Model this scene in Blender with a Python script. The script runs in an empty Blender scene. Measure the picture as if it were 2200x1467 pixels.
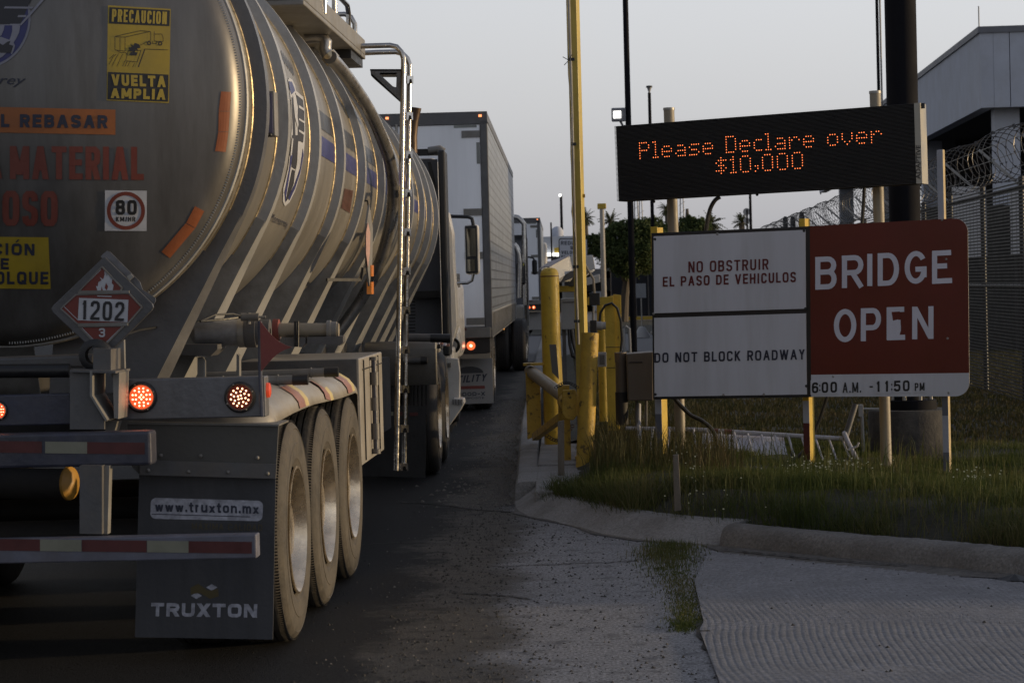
import bpy, bmesh, math, random
import numpy as np
from mathutils import Matrix, Vector, noise
random.seed(7); rng = np.random.default_rng(7)
PI = math.pi
V = Vector
scn = bpy.context.scene
COL = scn.collection

# ------------------------------------------------------------------ camera
F = 5000.0; CX, CY = 1100.0, 733.5; EYE = V((0, 0, 1.66)); ROLL = math.radians(1.45)
cy = V((105, 123.5, -F)).normalized()
cz = V((-math.sin(ROLL), math.cos(ROLL), 0)); cz = (cz - cy * cz.dot(cy)).normalized()
cx = cy.cross(cz)
RW = Matrix((cx, cy, cz))              # world from camera
cam = bpy.data.cameras.new('camera'); camo = bpy.data.objects.new('camera', cam); COL.objects.link(camo)
camo.matrix_world = Matrix.Translation(EYE) @ RW.to_4x4()
cam.sensor_width = 36; cam.lens = 36 * F / 2200; cam.clip_start = .1; cam.clip_end = 4000
cam.dof.use_dof = True; cam.dof.focus_distance = 14.5; cam.dof.aperture_fstop = 11
scn.camera = camo

# ------------------------------------------------------------------ light
SUN_EL, SUN_AZ = math.radians(4.2), math.radians(86.0)     # azimuth from +Y towards +X
w = bpy.data.worlds.new('World'); scn.world = w; w.use_nodes = True
nt = w.node_tree; nt.nodes.clear(); N = nt.nodes.new; L = nt.links.new
out = N('ShaderNodeOutputWorld'); bg = N('ShaderNodeBackground'); bg.inputs[1].default_value = 1.0
sky = N('ShaderNodeTexSky'); sky.sky_type = 'NISHITA'; sky.sun_disc = False
sky.sun_elevation = SUN_EL; sky.sun_rotation = SUN_AZ; sky.dust_density = 2.5; sky.air_density = 1.0
hsv = N('ShaderNodeHueSaturation'); hsv.inputs['Saturation'].default_value = .45; hsv.inputs['Value'].default_value = .05
L(sky.outputs[0], hsv.inputs['Color'])
tc = N('ShaderNodeTexCoord'); sp = N('ShaderNodeSeparateXYZ'); L(tc.outputs['Generated'], sp.inputs[0])
rmp = N('ShaderNodeValToRGB'); L(sp.outputs['Z'], rmp.inputs[0])
cr = rmp.color_ramp; cr.interpolation = 'B_SPLINE'
stops = [(0, (.405, .40, .435)), (.025, (.475, .47, .492)), (.07, (.64, .642, .652)), (.13, (.74, .758, .785)), (.3, (.66, .70, .79)), (.55, (.34, .37, .46)), (1, (.17, .20, .28))]
while len(cr.elements) < len(stops): cr.elements.new(.5)
for e, (p, c) in zip(cr.elements, stops): e.position = p; e.color = (*c, 1)
az = N('ShaderNodeMath'); az.operation = 'MULTIPLY_ADD'; az.inputs[1].default_value = .26; az.inputs[2].default_value = .93; L(sp.outputs['X'], az.inputs[0])
az2 = N('ShaderNodeMath'); az2.operation = 'MULTIPLY_ADD'; az2.inputs[1].default_value = .12; L(sp.outputs['Y'], az2.inputs[0]); L(az.outputs[0], az2.inputs[2])
ml = N('ShaderNodeVectorMath'); ml.operation = 'SCALE'; L(rmp.outputs[0], ml.inputs[0]); L(az2.outputs[0], ml.inputs['Scale'])
mx = N('ShaderNodeMix'); mx.data_type = 'RGBA'; mx.inputs['Factor'].default_value = .12
L(ml.outputs[0], mx.inputs['A']); L(hsv.outputs[0], mx.inputs['B']); L(mx.outputs['Result'], bg.inputs[0]); L(bg.outputs[0], out.inputs[0])
sl = bpy.data.lights.new('sun', 'SUN'); sl.energy = 3.2; sl.angle = math.radians(2.0); sl.color = (1, .74, .42)
so = bpy.data.objects.new('sun', sl); COL.objects.link(so)
sd = V((math.sin(SUN_AZ) * math.cos(SUN_EL), math.cos(SUN_AZ) * math.cos(SUN_EL), math.sin(SUN_EL)))
so.rotation_euler = sd.to_track_quat('Z', 'Y').to_euler()
vs = scn.view_settings; vs.view_transform = 'Standard'; vs.look = 'None'; vs.exposure = 0.0; vs.gamma = 1; vs.use_curve_mapping = False
scn.cycles.max_bounces = 6; scn.cycles.use_denoising = True

# ------------------------------------------------------------------ pixel -> place
def ray(px, py): return RW @ V((px - CX, CY - py, -F))
def P(px, py, Y): d = ray(px, py); return EYE + d * (Y / d.y)
def G(px, py, z=0.0): d = ray(px, py); return EYE + d * ((z - EYE.z) / d.z)
def planeS(p0, n):
    def f(px, py, off=0.0):
        d = ray(px, py); q = EYE + d * ((p0 - EYE).dot(n) / d.dot(n)); return q - n * off if d.dot(n) > 0 else q + n * off
    return f

# ------------------------------------------------------------------ materials
MATS = {}
def mat(name, col, rough=.6, metal=0., var=.12, scale=6., bump=.15, bscale=40., dirt=None, dirt_amt=.4, dscale=3., streak=False, dlo=.45, dhi=.68, spec=.5, emit=None, es=0, alpha=None, trans=0.0, rvar=.1, coat=0.):
    if name in MATS: return MATS[name]
    m = bpy.data.materials.new(name); m.use_nodes = True; t = m.node_tree; b = t.nodes['Principled BSDF']
    n = t.nodes.new; l = t.links.new
    b.inputs['Roughness'].default_value = rough; b.inputs['Metallic'].default_value = metal
    b.inputs['Specular IOR Level'].default_value = spec; b.inputs['Coat Weight'].default_value = coat
    geo = n('ShaderNodeNewGeometry'); mp = n('ShaderNodeMapping'); l(geo.outputs['Position'], mp.inputs[0])
    if streak: mp.inputs['Scale'].default_value = (1, 1, .12)
    nz = n('ShaderNodeTexNoise'); nz.inputs['Scale'].default_value = scale; nz.inputs['Detail'].default_value = 6; nz.inputs['Roughness'].default_value = .62
    l(mp.outputs[0], nz.inputs['Vector'])
    mr = n('ShaderNodeMapRange'); mr.inputs['From Min'].default_value = .3; mr.inputs['From Max'].default_value = .7
    mr.inputs['To Min'].default_value = 1 - var; mr.inputs['To Max'].default_value = 1 + var; l(nz.outputs[0], mr.inputs[0])
    vm = n('ShaderNodeVectorMath'); vm.operation = 'SCALE'; vm.inputs[0].default_value = col; l(mr.outputs[0], vm.inputs['Scale'])
    src = vm.outputs[0]
    if dirt:
        dz = n('ShaderNodeTexNoise'); dz.inputs['Scale'].default_value = dscale; dz.inputs['Detail'].default_value = 8; dz.inputs['Roughness'].default_value = .7
        l(mp.outputs[0], dz.inputs['Vector'])
        dr = n('ShaderNodeMapRange'); dr.inputs['From Min'].default_value = dlo; dr.inputs['From Max'].default_value = dhi; dr.inputs['To Max'].default_value = dirt_amt; l(dz.outputs[0], dr.inputs[0])
        mm = n('ShaderNodeMix'); mm.data_type = 'RGBA'; l(dr.outputs[0], mm.inputs['Factor']); l(src, mm.inputs['A']); mm.inputs['B'].default_value = (*dirt, 1); src = mm.outputs['Result']
    l(src, b.inputs['Base Color'])
    if rvar:
        rr = n('ShaderNodeMapRange'); rr.inputs['From Min'].default_value = .3; rr.inputs['From Max'].default_value = .7
        rr.inputs['To Min'].default_value = max(.03, rough - rvar); rr.inputs['To Max'].default_value = min(1, rough + rvar); l(nz.outputs[0], rr.inputs[0]); l(rr.outputs[0], b.inputs['Roughness'])
    if bump:
        bz = n('ShaderNodeTexNoise'); bz.inputs['Scale'].default_value = bscale; bz.inputs['Detail'].default_value = 5; l(geo.outputs['Position'], bz.inputs['Vector'])
        bb = n('ShaderNodeBump'); bb.inputs['Strength'].default_value = bump; bb.inputs['Distance'].default_value = .01; l(bz.outputs[0], bb.inputs['Height']); l(bb.outputs[0], b.inputs['Normal'])
    if emit: b.inputs['Emission Color'].default_value = (*emit, 1); b.inputs['Emission Strength'].default_value = es
    if trans: b.inputs['Transmission Weight'].default_value = trans
    MATS[name] = m; return m
ALU = mat('dirty_aluminium', (.25, .235, .21), .40, .45, var=.13, scale=2.2, bump=.10, bscale=8, dirt=(.12, .108, .092), dirt_amt=.6, dscale=1.6, streak=True, rvar=.1)
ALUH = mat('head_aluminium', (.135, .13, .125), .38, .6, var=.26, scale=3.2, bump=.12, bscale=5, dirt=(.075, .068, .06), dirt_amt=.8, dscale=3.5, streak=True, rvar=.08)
RIBM = mat('rib_aluminium', (.36, .36, .355), .45, .35, var=.12, scale=6, bump=.12, dirt=(.11, .10, .085), dirt_amt=.5)
BEAD = mat('weld_bead', (.58, .47, .30), .33, .9, var=.2, scale=30, bump=.12, bscale=40)
CHROME = mat('polished_metal', (.5, .48, .45), .22, 1.0, var=.1, scale=20, bump=.1, dirt=(.2, .17, .13), dirt_amt=.5, dscale=9)
STEELW = mat('grey_paint_steel', (.085, .085, .088), .5, .0, var=.22, scale=7, dirt=(.15, .12, .085), dirt_amt=.5, bump=.15)
GREYP = mat('light_grey_paint', (.19, .185, .175), .5, .0, var=.14, scale=5, dirt=(.10, .085, .06), dirt_amt=.6, bump=.12)
FENDM = mat('fender_paint', (.28, .265, .24), .45, .0, var=.10, scale=4, dirt=(.2, .165, .12), dirt_amt=.6, bump=.08)
NAVY = mat('navy_paint', (.035, .038, .06), .42, 0, var=.3, scale=9, dirt=(.08, .075, .075), dirt_amt=.5)
DARK = mat('dark_underbody', (.018, .017, .017), .7, 0, var=.4, scale=5, dirt=(.05, .04, .03))
RIBR = mat('shoulder_rubber', (.018, .016, .014), .85, 0, var=.3)
RUBBER = mat('tyre_rubber', (.03, .028, .027), .75, 0, var=.25, scale=14, dirt=(.05, .042, .034), dirt_amt=.6, dscale=6, bump=.2)
TYREW = mat('tyre_sidewall', (.075, .065, .052), .8, 0, var=.25, scale=14, dirt=(.03, .027, .024), dirt_amt=.8, dscale=5, bump=.4, bscale=40)
FLAP = mat('mudflap_rubber', (.036, .038, .045), .55, 0, var=.3, scale=5, dirt=(.07, .07, .075), dirt_amt=.55, dscale=3, streak=True)
RIM = mat('rim_metal', (.72, .62, .48), .27, .9, var=.2, scale=8, dirt=(.34, .27, .19), dirt_amt=.6, dscale=6, bump=.1)
WHITEP = mat('white_cab_paint', (.62, .60, .56), .3, 0, var=.05, scale=3, dirt=(.4, .36, .3), dirt_amt=.3, coat=.3)
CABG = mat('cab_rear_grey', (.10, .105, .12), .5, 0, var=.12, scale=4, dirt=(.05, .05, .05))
TRAILW = mat('trailer_white', (.88, .90, .94), .42, 0, var=.05, scale=1.6, dirt=(.55, .56, .58), dirt_amt=.35, dscale=1.2, streak=True, bump=.03)
BLACK = mat('black_plastic', (.012, .012, .013), .45, 0, var=.2, scale=10)
SIGNB = mat('sign_black_frame', (.012, .013, .016), .4, 0)
SIGNW = mat('sign_white', (.56, .57, .62), .5, 0, var=.05, scale=2.5, dirt=(.42, .42, .43), dirt_amt=.5, dscale=4, streak=True, bump=.03)
SIGNR = mat('sign_red', (.115, .014, .007), .45, 0, var=.10, scale=2, dirt=(.09, .013, .008), dirt_amt=.5, bump=.02)
LETW = mat('letter_white', (.60, .60, .68), .5, 0, var=.06, scale=5, bump=.03)
INK = mat('ink_black', (.012, .012, .014), .5, 0, var=.2, bump=0)
INKR = mat('ink_dark_red', (.10, .008, .010), .5, 0, bump=0)
INKB = mat('ink_navy', (.02, .024, .045), .5, 0, bump=0)
YEL = mat('yellow_paint', (.50, .34, .035), .5, 0, var=.12, scale=6, dirt=(.05, .03, .015), dirt_amt=.85, dscale=16, dlo=.60, dhi=.64, bump=.35, bscale=30)
YELO = mat('yellow_paint_worn', (.42, .27, .035), .6, 0, var=.2, scale=8, dirt=(.07, .045, .02), dirt_amt=.85, dscale=14, dlo=.56, dhi=.61, bump=.5, bscale=25)
YELB = mat('yellow_paint_post', (.46, .35, .07), .45, 0, var=.08, scale=3, dirt=(.28, .21, .06), dirt_amt=.5, dscale=4, bump=.1)
GALV = mat('galvanised_steel', (.30, .29, .27), .45, .5, var=.15, scale=12, dirt=(.18, .15, .11), dirt_amt=.4)
TANP = mat('tan_painted_pipe', (.26, .225, .17), .5, 0, var=.12, scale=6, dirt=(.2, .16, .1), dirt_amt=.4)
WOOD = mat('weathered_wood', (.17, .145, .115), .85, 0, var=.3, scale=14, streak=True, dirt=(.07, .06, .05), dirt_amt=.5, dscale=9, bump=.5, bscale=50)
POLED = mat('dark_bronze_pole', (.008, .008, .011), .8, .0, var=.12, scale=3, dirt=(.014, .014, .016), spec=.12)
CONC = mat('kerb_concrete', (.235, .23, .225), .9, 0, var=.35, scale=60, dirt=(.12, .11, .10), dirt_amt=.7, dscale=2, bump=.8, bscale=60)
CONC2 = mat('stained_kerb_concrete', (.17, .163, .155), .9, 0, var=.35, scale=55, dirt=(.085, .078, .07), dirt_amt=.8, dscale=2.6, bump=.8, bscale=60)
GUTD = mat('gutter_dirt', (.095, .088, .08), .95, 0, var=.5, scale=30, dirt=(.16, .155, .145), dirt_amt=.6, dscale=5, bump=.9)
CONCD = mat('dark_concrete', (.045, .042, .04), .9, 0, var=.35, scale=6, dirt=(.11, .10, .085), dirt_amt=.6, dscale=6, bump=.5)
FASC = mat('fascia_concrete', (.44, .47, .54), .8, 0, var=.10, scale=1.2, dirt=(.36, .37, .40), dirt_amt=.5, dscale=2.2, bump=.3)
FASCC = mat('fascia_coping', (.15, .155, .175), .6, 0)
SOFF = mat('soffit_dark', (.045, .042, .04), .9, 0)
BROWNB = mat('brown_box_paint', (.12, .095, .07), .55, 0, var=.12, dirt=(.08, .06, .045))
PIPEB = mat('dull_bright_pipe', (.34, .33, .32), .32, .75, var=.15, scale=14, dirt=(.2, .18, .15), dirt_amt=.4, dscale=6)
GREYB = mat('equipment_grey', (.30, .30, .30), .5, 0, var=.08, dirt=(.2, .19, .17), dirt_amt=.4)
REDF = mat('faded_red', (.20, .045, .035), .6, 0, var=.2, scale=6, dirt=(.1, .04, .03), dirt_amt=.4)
GLASSM = mat('mirror_glass', (.22, .22, .20), .04, 1.0, var=0.02, bump=0, rvar=0)
ORTAPE = mat('orange_tape', (.22, .06, .016), .5, 0, var=.12, scale=8, bump=.1, dirt=(.2, .06, .02))
TAPER = mat('tape_red', (.075, .015, .015), .4, 0, var=.2, scale=12, bump=.05)
TAPEW = mat('tape_white', (.19, .19, .145), .4, 0, var=.1, scale=12, bump=.05)
AMBER = mat('amber_lens', (.55, .16, .02), .25, 0, emit=(1, .35, .05), es=.08)

# ------------------------------------------------------------------ mesh builder
class MB:
    def __init__(s): s.v = []; s.f = []; s.smooth = False
    def add(s, vs, fs):
        o = len(s.v); s.v += [tuple(v) for v in vs]; s.f += [tuple(i + o for i in f) for f in fs]; return s
    def box(s, c, d, rz=0, R=None):
        hx, hy, hz = d[0] / 2, d[1] / 2, d[2] / 2; c = V(c)
        M = R if R is not None else Matrix.Rotation(rz, 3, 'Z')
        vs = [c + M @ V((x * hx, y * hy, z * hz)) for x in (-1, 1) for y in (-1, 1) for z in (-1, 1)]
        return s.add(vs, [(0, 1, 3, 2), (4, 6, 7, 5), (0, 4, 5, 1), (2, 3, 7, 6), (0, 2, 6, 4), (1, 5, 7, 3)])
    def bar(s, a, b, wd, h, up=V((0, 0, 1))):
        a, b = V(a), V(b); d = (b - a).normalized(); r = d.cross(up)
        if r.length < 1e-3: r = d.cross(V((1, 0, 0)))
        r.normalize(); u = r.cross(d)
        vs = [p + r * (x * wd / 2) + u * (z * h / 2) for p in (a, b) for x, z in ((-1, -1), (1, -1), (1, 1), (-1, 1))]
        return s.add(vs, [(0, 3, 2, 1), (4, 5, 6, 7), (0, 1, 5, 4), (1, 2, 6, 5), (2, 3, 7, 6), (3, 0, 4, 7)])
    def tube(s, pts, r, n=10, cap=True, rr=None):
        pts = [V(p) for p in pts]; k = len(pts); o = len(s.v); prev = None
        for i, p in enumerate(pts):
            d = (pts[min(i + 1, k - 1)] - pts[max(i - 1, 0)]).normalized()
            a = prev if prev is not None else (V((0, 0, 1)) if abs(d.z) < .9 else V((1, 0, 0)))
            u = (a - d * a.dot(d)); u.normalize(); prev = u; q = d.cross(u)
            R_ = rr[i] if rr else r
            for j in range(n):
                t = 2 * PI * j / n; s.v.append(tuple(p + (u * math.cos(t) + q * math.sin(t)) * R_))
        for i in range(k - 1):
            for j in range(n):
                a, b = o + i * n + j, o + i * n + (j + 1) % n; s.f.append((a, b, b + n, a + n))
        if cap: s.f.append(tuple(o + j for j in range(n - 1, -1, -1))); s.f.append(tuple(o + (k - 1) * n + j for j in range(n)))
        s.smooth = True; return s
    def lathe(s, prof, p0, axis, n=32, closed=False, a0=0, a1=2 * PI):
        """prof: (t along axis, r)"""
        ax = V(axis).normalized(); u = ax.cross(V((0, 0, 1)));
        if u.length < .01: u = V((1, 0, 0))
        u.normalize(); q = ax.cross(u); o = len(s.v); full = abs(a1 - a0 - 2 * PI) < 1e-6; m = n if full else n + 1
        for t, r in prof:
            for j in range(m):
                th = a0 + (a1 - a0) * j / n; s.v.append(tuple(V(p0) + ax * t + (u * math.cos(th) + q * math.sin(th)) * r))
        k = len(prof)
        for i in range(k if closed else k - 1):
            i2 = (i + 1) % k
            for j in range(n):
                j2 = (j + 1) % m; s.f.append((o + i * m + j, o + i * m + j2, o + i2 * m + j2, o + i2 * m + j))
        s.smooth = True; return s
    def prism(s, poly, ext):
        ext = V(ext); poly = [V(p) for p in poly]; k = len(poly)
        nrm = V((0, 0, 0))
        for i in range(k): nrm += (poly[i] - poly[0]).cross(poly[(i + 1) % k] - poly[0])
        if nrm.dot(ext) > 0: poly = poly[::-1]
        vs = poly + [p + ext for p in poly]
        fs = [tuple(range(k)), tuple(range(2 * k - 1, k - 1, -1))] + [(i, i + k, (i + 1) % k + k, (i + 1) % k) for i in range(k)]
        return s.add(vs, fs)
    def sphere(s, c, r, n=10, sc=(1, 1, 1)):
        prof = [(-math.cos(PI * i / n) * r, max(1e-4, math.sin(PI * i / n) * r)) for i in range(n + 1)]
        o = len(s.v); s.lathe(prof, (0, 0, 0), (0, 0, 1), n=n * 2)
        for i in range(o, len(s.v)): v = s.v[i]; s.v[i] = (c[0] + v[0] * sc[0], c[1] + v[1] * sc[1], c[2] + v[2] * sc[2])
        return s
    def xf(s, M): s.v = [tuple(M @ V(v)) for v in s.v]; return s
    def make(s, name, m, parent=None, bev=0, smooth=None, label=None, cat=None, group=None, kind=None, M=None, keep=False, auto=38):
        if M is not None: s.xf(M)
        me = bpy.data.meshes.new(name); vs = np.array(s.v, dtype=float)
        mn, mxx = vs.min(0), vs.max(0); c = (mn + mxx) / 2
        if parent is None: c[2] = mn[2]
        if keep: c = c * 0
        me.from_pydata([tuple(v) for v in vs - c], [], s.f); me.update()
        me.materials.append(m)
        sm = s.smooth if smooth is None else smooth
        if sm:
            me.polygons.foreach_set('use_smooth', [True] * len(me.polygons))
            try: me.set_sharp_from_angle(angle=math.radians(auto))
            except Exception: pass
        ob = bpy.data.objects.new(name, me); COL.objects.link(ob)
        attach(ob, parent, V(c))
        if bev:
            b = ob.modifiers.new('bevel', 'BEVEL'); b.width = bev; b.segments = 2; b.limit_method = 'ANGLE'; b.angle_limit = math.radians(50)
        return tag(ob, label, cat, group, kind)
WLD = {}
def attach(ob, parent, loc):
    ob.location = loc; WLD[ob.name] = Matrix.Translation(loc)
    if parent is not None: ob.parent = parent; ob.matrix_parent_inverse = WLD[parent.name].inverted()
def tag(o, label=None, cat=None, group=None, kind=None):
    for k, v in (('label', label), ('category', cat), ('group', group), ('kind', kind)):
        if v: o[k] = v
    return o
def thing(name, label, cat, loc, group=None):
    o = bpy.data.objects.new(name, None); COL.objects.link(o); o.empty_display_size = .3; attach(o, None, V(loc)); return tag(o, label, cat, group)
def dup(ob, delta, parent=None, label=None):
    """copy of a thing/part with parts and sub-parts, moved by delta"""
    c = ob.copy(); COL.objects.link(c); WLD[c.name] = Matrix.Translation(V(delta)) @ WLD[ob.name]
    c.location = WLD[c.name].translation
    if parent is not None: c.parent = parent; c.matrix_parent_inverse = WLD[parent.name].inverted()
    for ch in list(ob.children): dup(ch, delta, c)
    if label: c['label'] = label
    return c
_tc = {}
def glyphs(body, offset=0., shear=0., space=1.):
    k = (body, offset, shear, space)
    if k in _tc: return _tc[k]
    c = bpy.data.curves.new('text', 'FONT'); c.body = body; c.offset = offset; c.shear = shear; c.space_character = space; c.resolution_u = 3
    o = bpy.data.objects.new('text', c); me = o.to_mesh()
    vs = np.array([v.co[:] for v in me.vertices]); fs = [tuple(p.vertices) for p in me.polygons]
    mn, mxx = vs.min(0), vs.max(0); vs = (vs - mn) / np.maximum(mxx - mn, 1e-6)
    bpy.data.objects.remove(o); bpy.data.curves.remove(c); _tc[k] = (vs, fs); return _tc[k]
def text(body, q, surf, m, parent, name='lettering', off=.004, bold=.0, shear=0., space=1., label=None, sub=0):
    """q: four picture corners tl,tr,br,bl of the word; surf: picture point -> point on the surface it is printed on"""
    vs, fs = glyphs(body, bold, shear, space)
    bm = bmesh.new(); bv = [bm.verts.new((v[0], v[1], 0)) for v in vs]
    for f in fs:
        try: bm.faces.new([bv[i] for i in f])
        except Exception: pass
    if sub:
        bmesh.ops.triangulate(bm, faces=bm.faces[:])
        for _ in range(sub):
            es = [e for e in bm.edges if e.calc_length() > .06]
            if es: bmesh.ops.subdivide_edges(bm, edges=es, cuts=1); bmesh.ops.triangulate(bm, faces=bm.faces[:])
    for v in bm.verts:
        u, t = v.co.x, 1 - v.co.y
        x = (q[0][0] * (1 - u) + q[1][0] * u) * (1 - t) + (q[3][0] * (1 - u) + q[2][0] * u) * t
        y = (q[0][1] * (1 - u) + q[1][1] * u) * (1 - t) + (q[3][1] * (1 - u) + q[2][1] * u) * t
        v.co = surf(x, y, off)
    bm.verts.index_update(); mb = MB(); mb.v = [tuple(v.co) for v in bm.verts]; mb.f = [tuple(v.index for v in f.verts) for f in bm.faces]; bm.free()
    ob = mb.make(name, m, parent); 
    return tag(ob, label)
def rect(x0, y0, x1, y1): return [(x0, y0), (x1, y0), (x1, y1), (x0, y1)]
def patch(q, surf, m, parent, name='sticker', off=.002, n=6, label=None, thick=.0):
    mb = MB(); vs = []
    for j in range(n + 1):
        for i in range(n + 1):
            u, t = i / n, j / n
            x = (q[0][0] * (1 - u) + q[1][0] * u) * (1 - t) + (q[3][0] * (1 - u) + q[2][0] * u) * t
            y = (q[0][1] * (1 - u) + q[1][1] * u) * (1 - t) + (q[3][1] * (1 - u) + q[2][1] * u) * t
            vs.append(surf(x, y, off))
    mb.add(vs, [(j * (n + 1) + i, (j + 1) * (n + 1) + i, (j + 1) * (n + 1) + i + 1, j * (n + 1) + i + 1) for j in range(n) for i in range(n)])
    return tag(mb.make(name, m, parent), label)
def polys(plist, surf, m, parent, name, off=.003, label=None, sub=0):
    """flat printed shapes given as picture polygons"""
    bm = bmesh.new()
    for pl in plist:
        try: bm.faces.new([bm.verts.new((x, y, 0)) for x, y in pl])
        except Exception: pass
    bmesh.ops.triangulate(bm, faces=bm.faces[:])
    for _ in range(sub):
        es = [e for e in bm.edges if e.calc_length() > 14]
        if es: bmesh.ops.subdivide_edges(bm, edges=es, cuts=1); bmesh.ops.triangulate(bm, faces=bm.faces[:])
    for v in bm.verts: v.co = surf(v.co.x, v.co.y, off)
    bm.verts.index_update(); mb = MB(); mb.v = [tuple(v.co) for v in bm.verts]; mb.f = [tuple(v.index for v in f.verts) for f in bm.faces]; bm.free()
    return tag(mb.make(name, m, parent), label)
def stroke(pts, wd):
    """a line as thin quads"""
    r = []
    for (x0, y0), (x1, y1) in zip(pts, pts[1:]):
        l = math.hypot(x1 - x0, y1 - y0) or 1; nx, ny = -(y1 - y0) / l * wd / 2, (x1 - x0) / l * wd / 2
        r.append([(x0 + nx, y0 + ny), (x1 + nx, y1 + ny), (x1 - nx, y1 - ny), (x0 - nx, y0 - ny)])
    return r
def ringpx(cx_, cy_, rx, ry, wd, n=32, a0=0, a1=2 * PI):
    r = []
    for i in range(n):
        a, b = a0 + (a1 - a0) * i / n, a0 + (a1 - a0) * (i + 1) / n
        r.append([(cx_ + rx * math.cos(a), cy_ + ry * math.sin(a)), (cx_ + rx * math.cos(b), cy_ + ry * math.sin(b)),
                  (cx_ + (rx - wd) * math.cos(b), cy_ + (ry - wd) * math.sin(b)), (cx_ + (rx - wd) * math.cos(a), cy_ + (ry - wd) * math.sin(a))])
    return r
def ellpx(cx_, cy_, rx, ry, n=28): return [(cx_ + rx * math.cos(2 * PI * i / n), cy_ + ry * math.sin(2 * PI * i / n)) for i in range(n)]
def arc(cx_, cy_, rx, ry, a0, a1, n=14): return [(cx_ + rx * math.cos(math.radians(a0 + (a1 - a0) * k / n)), cy_ + ry * math.sin(math.radians(a0 + (a1 - a0) * k / n))) for k in range(n + 1)]
_C = [(1, .27), (.95, .1), (.75, 0), (.25, 0), (.06, .09), (0, .27), (0, .73), (.06, .91), (.25, 1), (.75, 1), (.95, .9), (1, .73)]
_O = [(.5, 0), (.75, 0), (.94, .09), (1, .27), (1, .73), (.94, .91), (.75, 1), (.25, 1), (.06, .91), (0, .73), (0, .27), (.06, .09), (.25, 0), (.5, 0)]
_S = [(1, .24), (.93, .07), (.72, 0), (.28, 0), (.07, .08), (0, .24), (.07, .4), (.3, .47), (.7, .53), (.93, .6), (1, .76), (.93, .92), (.72, 1), (.28, 1), (.07, .93), (0, .77)]
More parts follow.
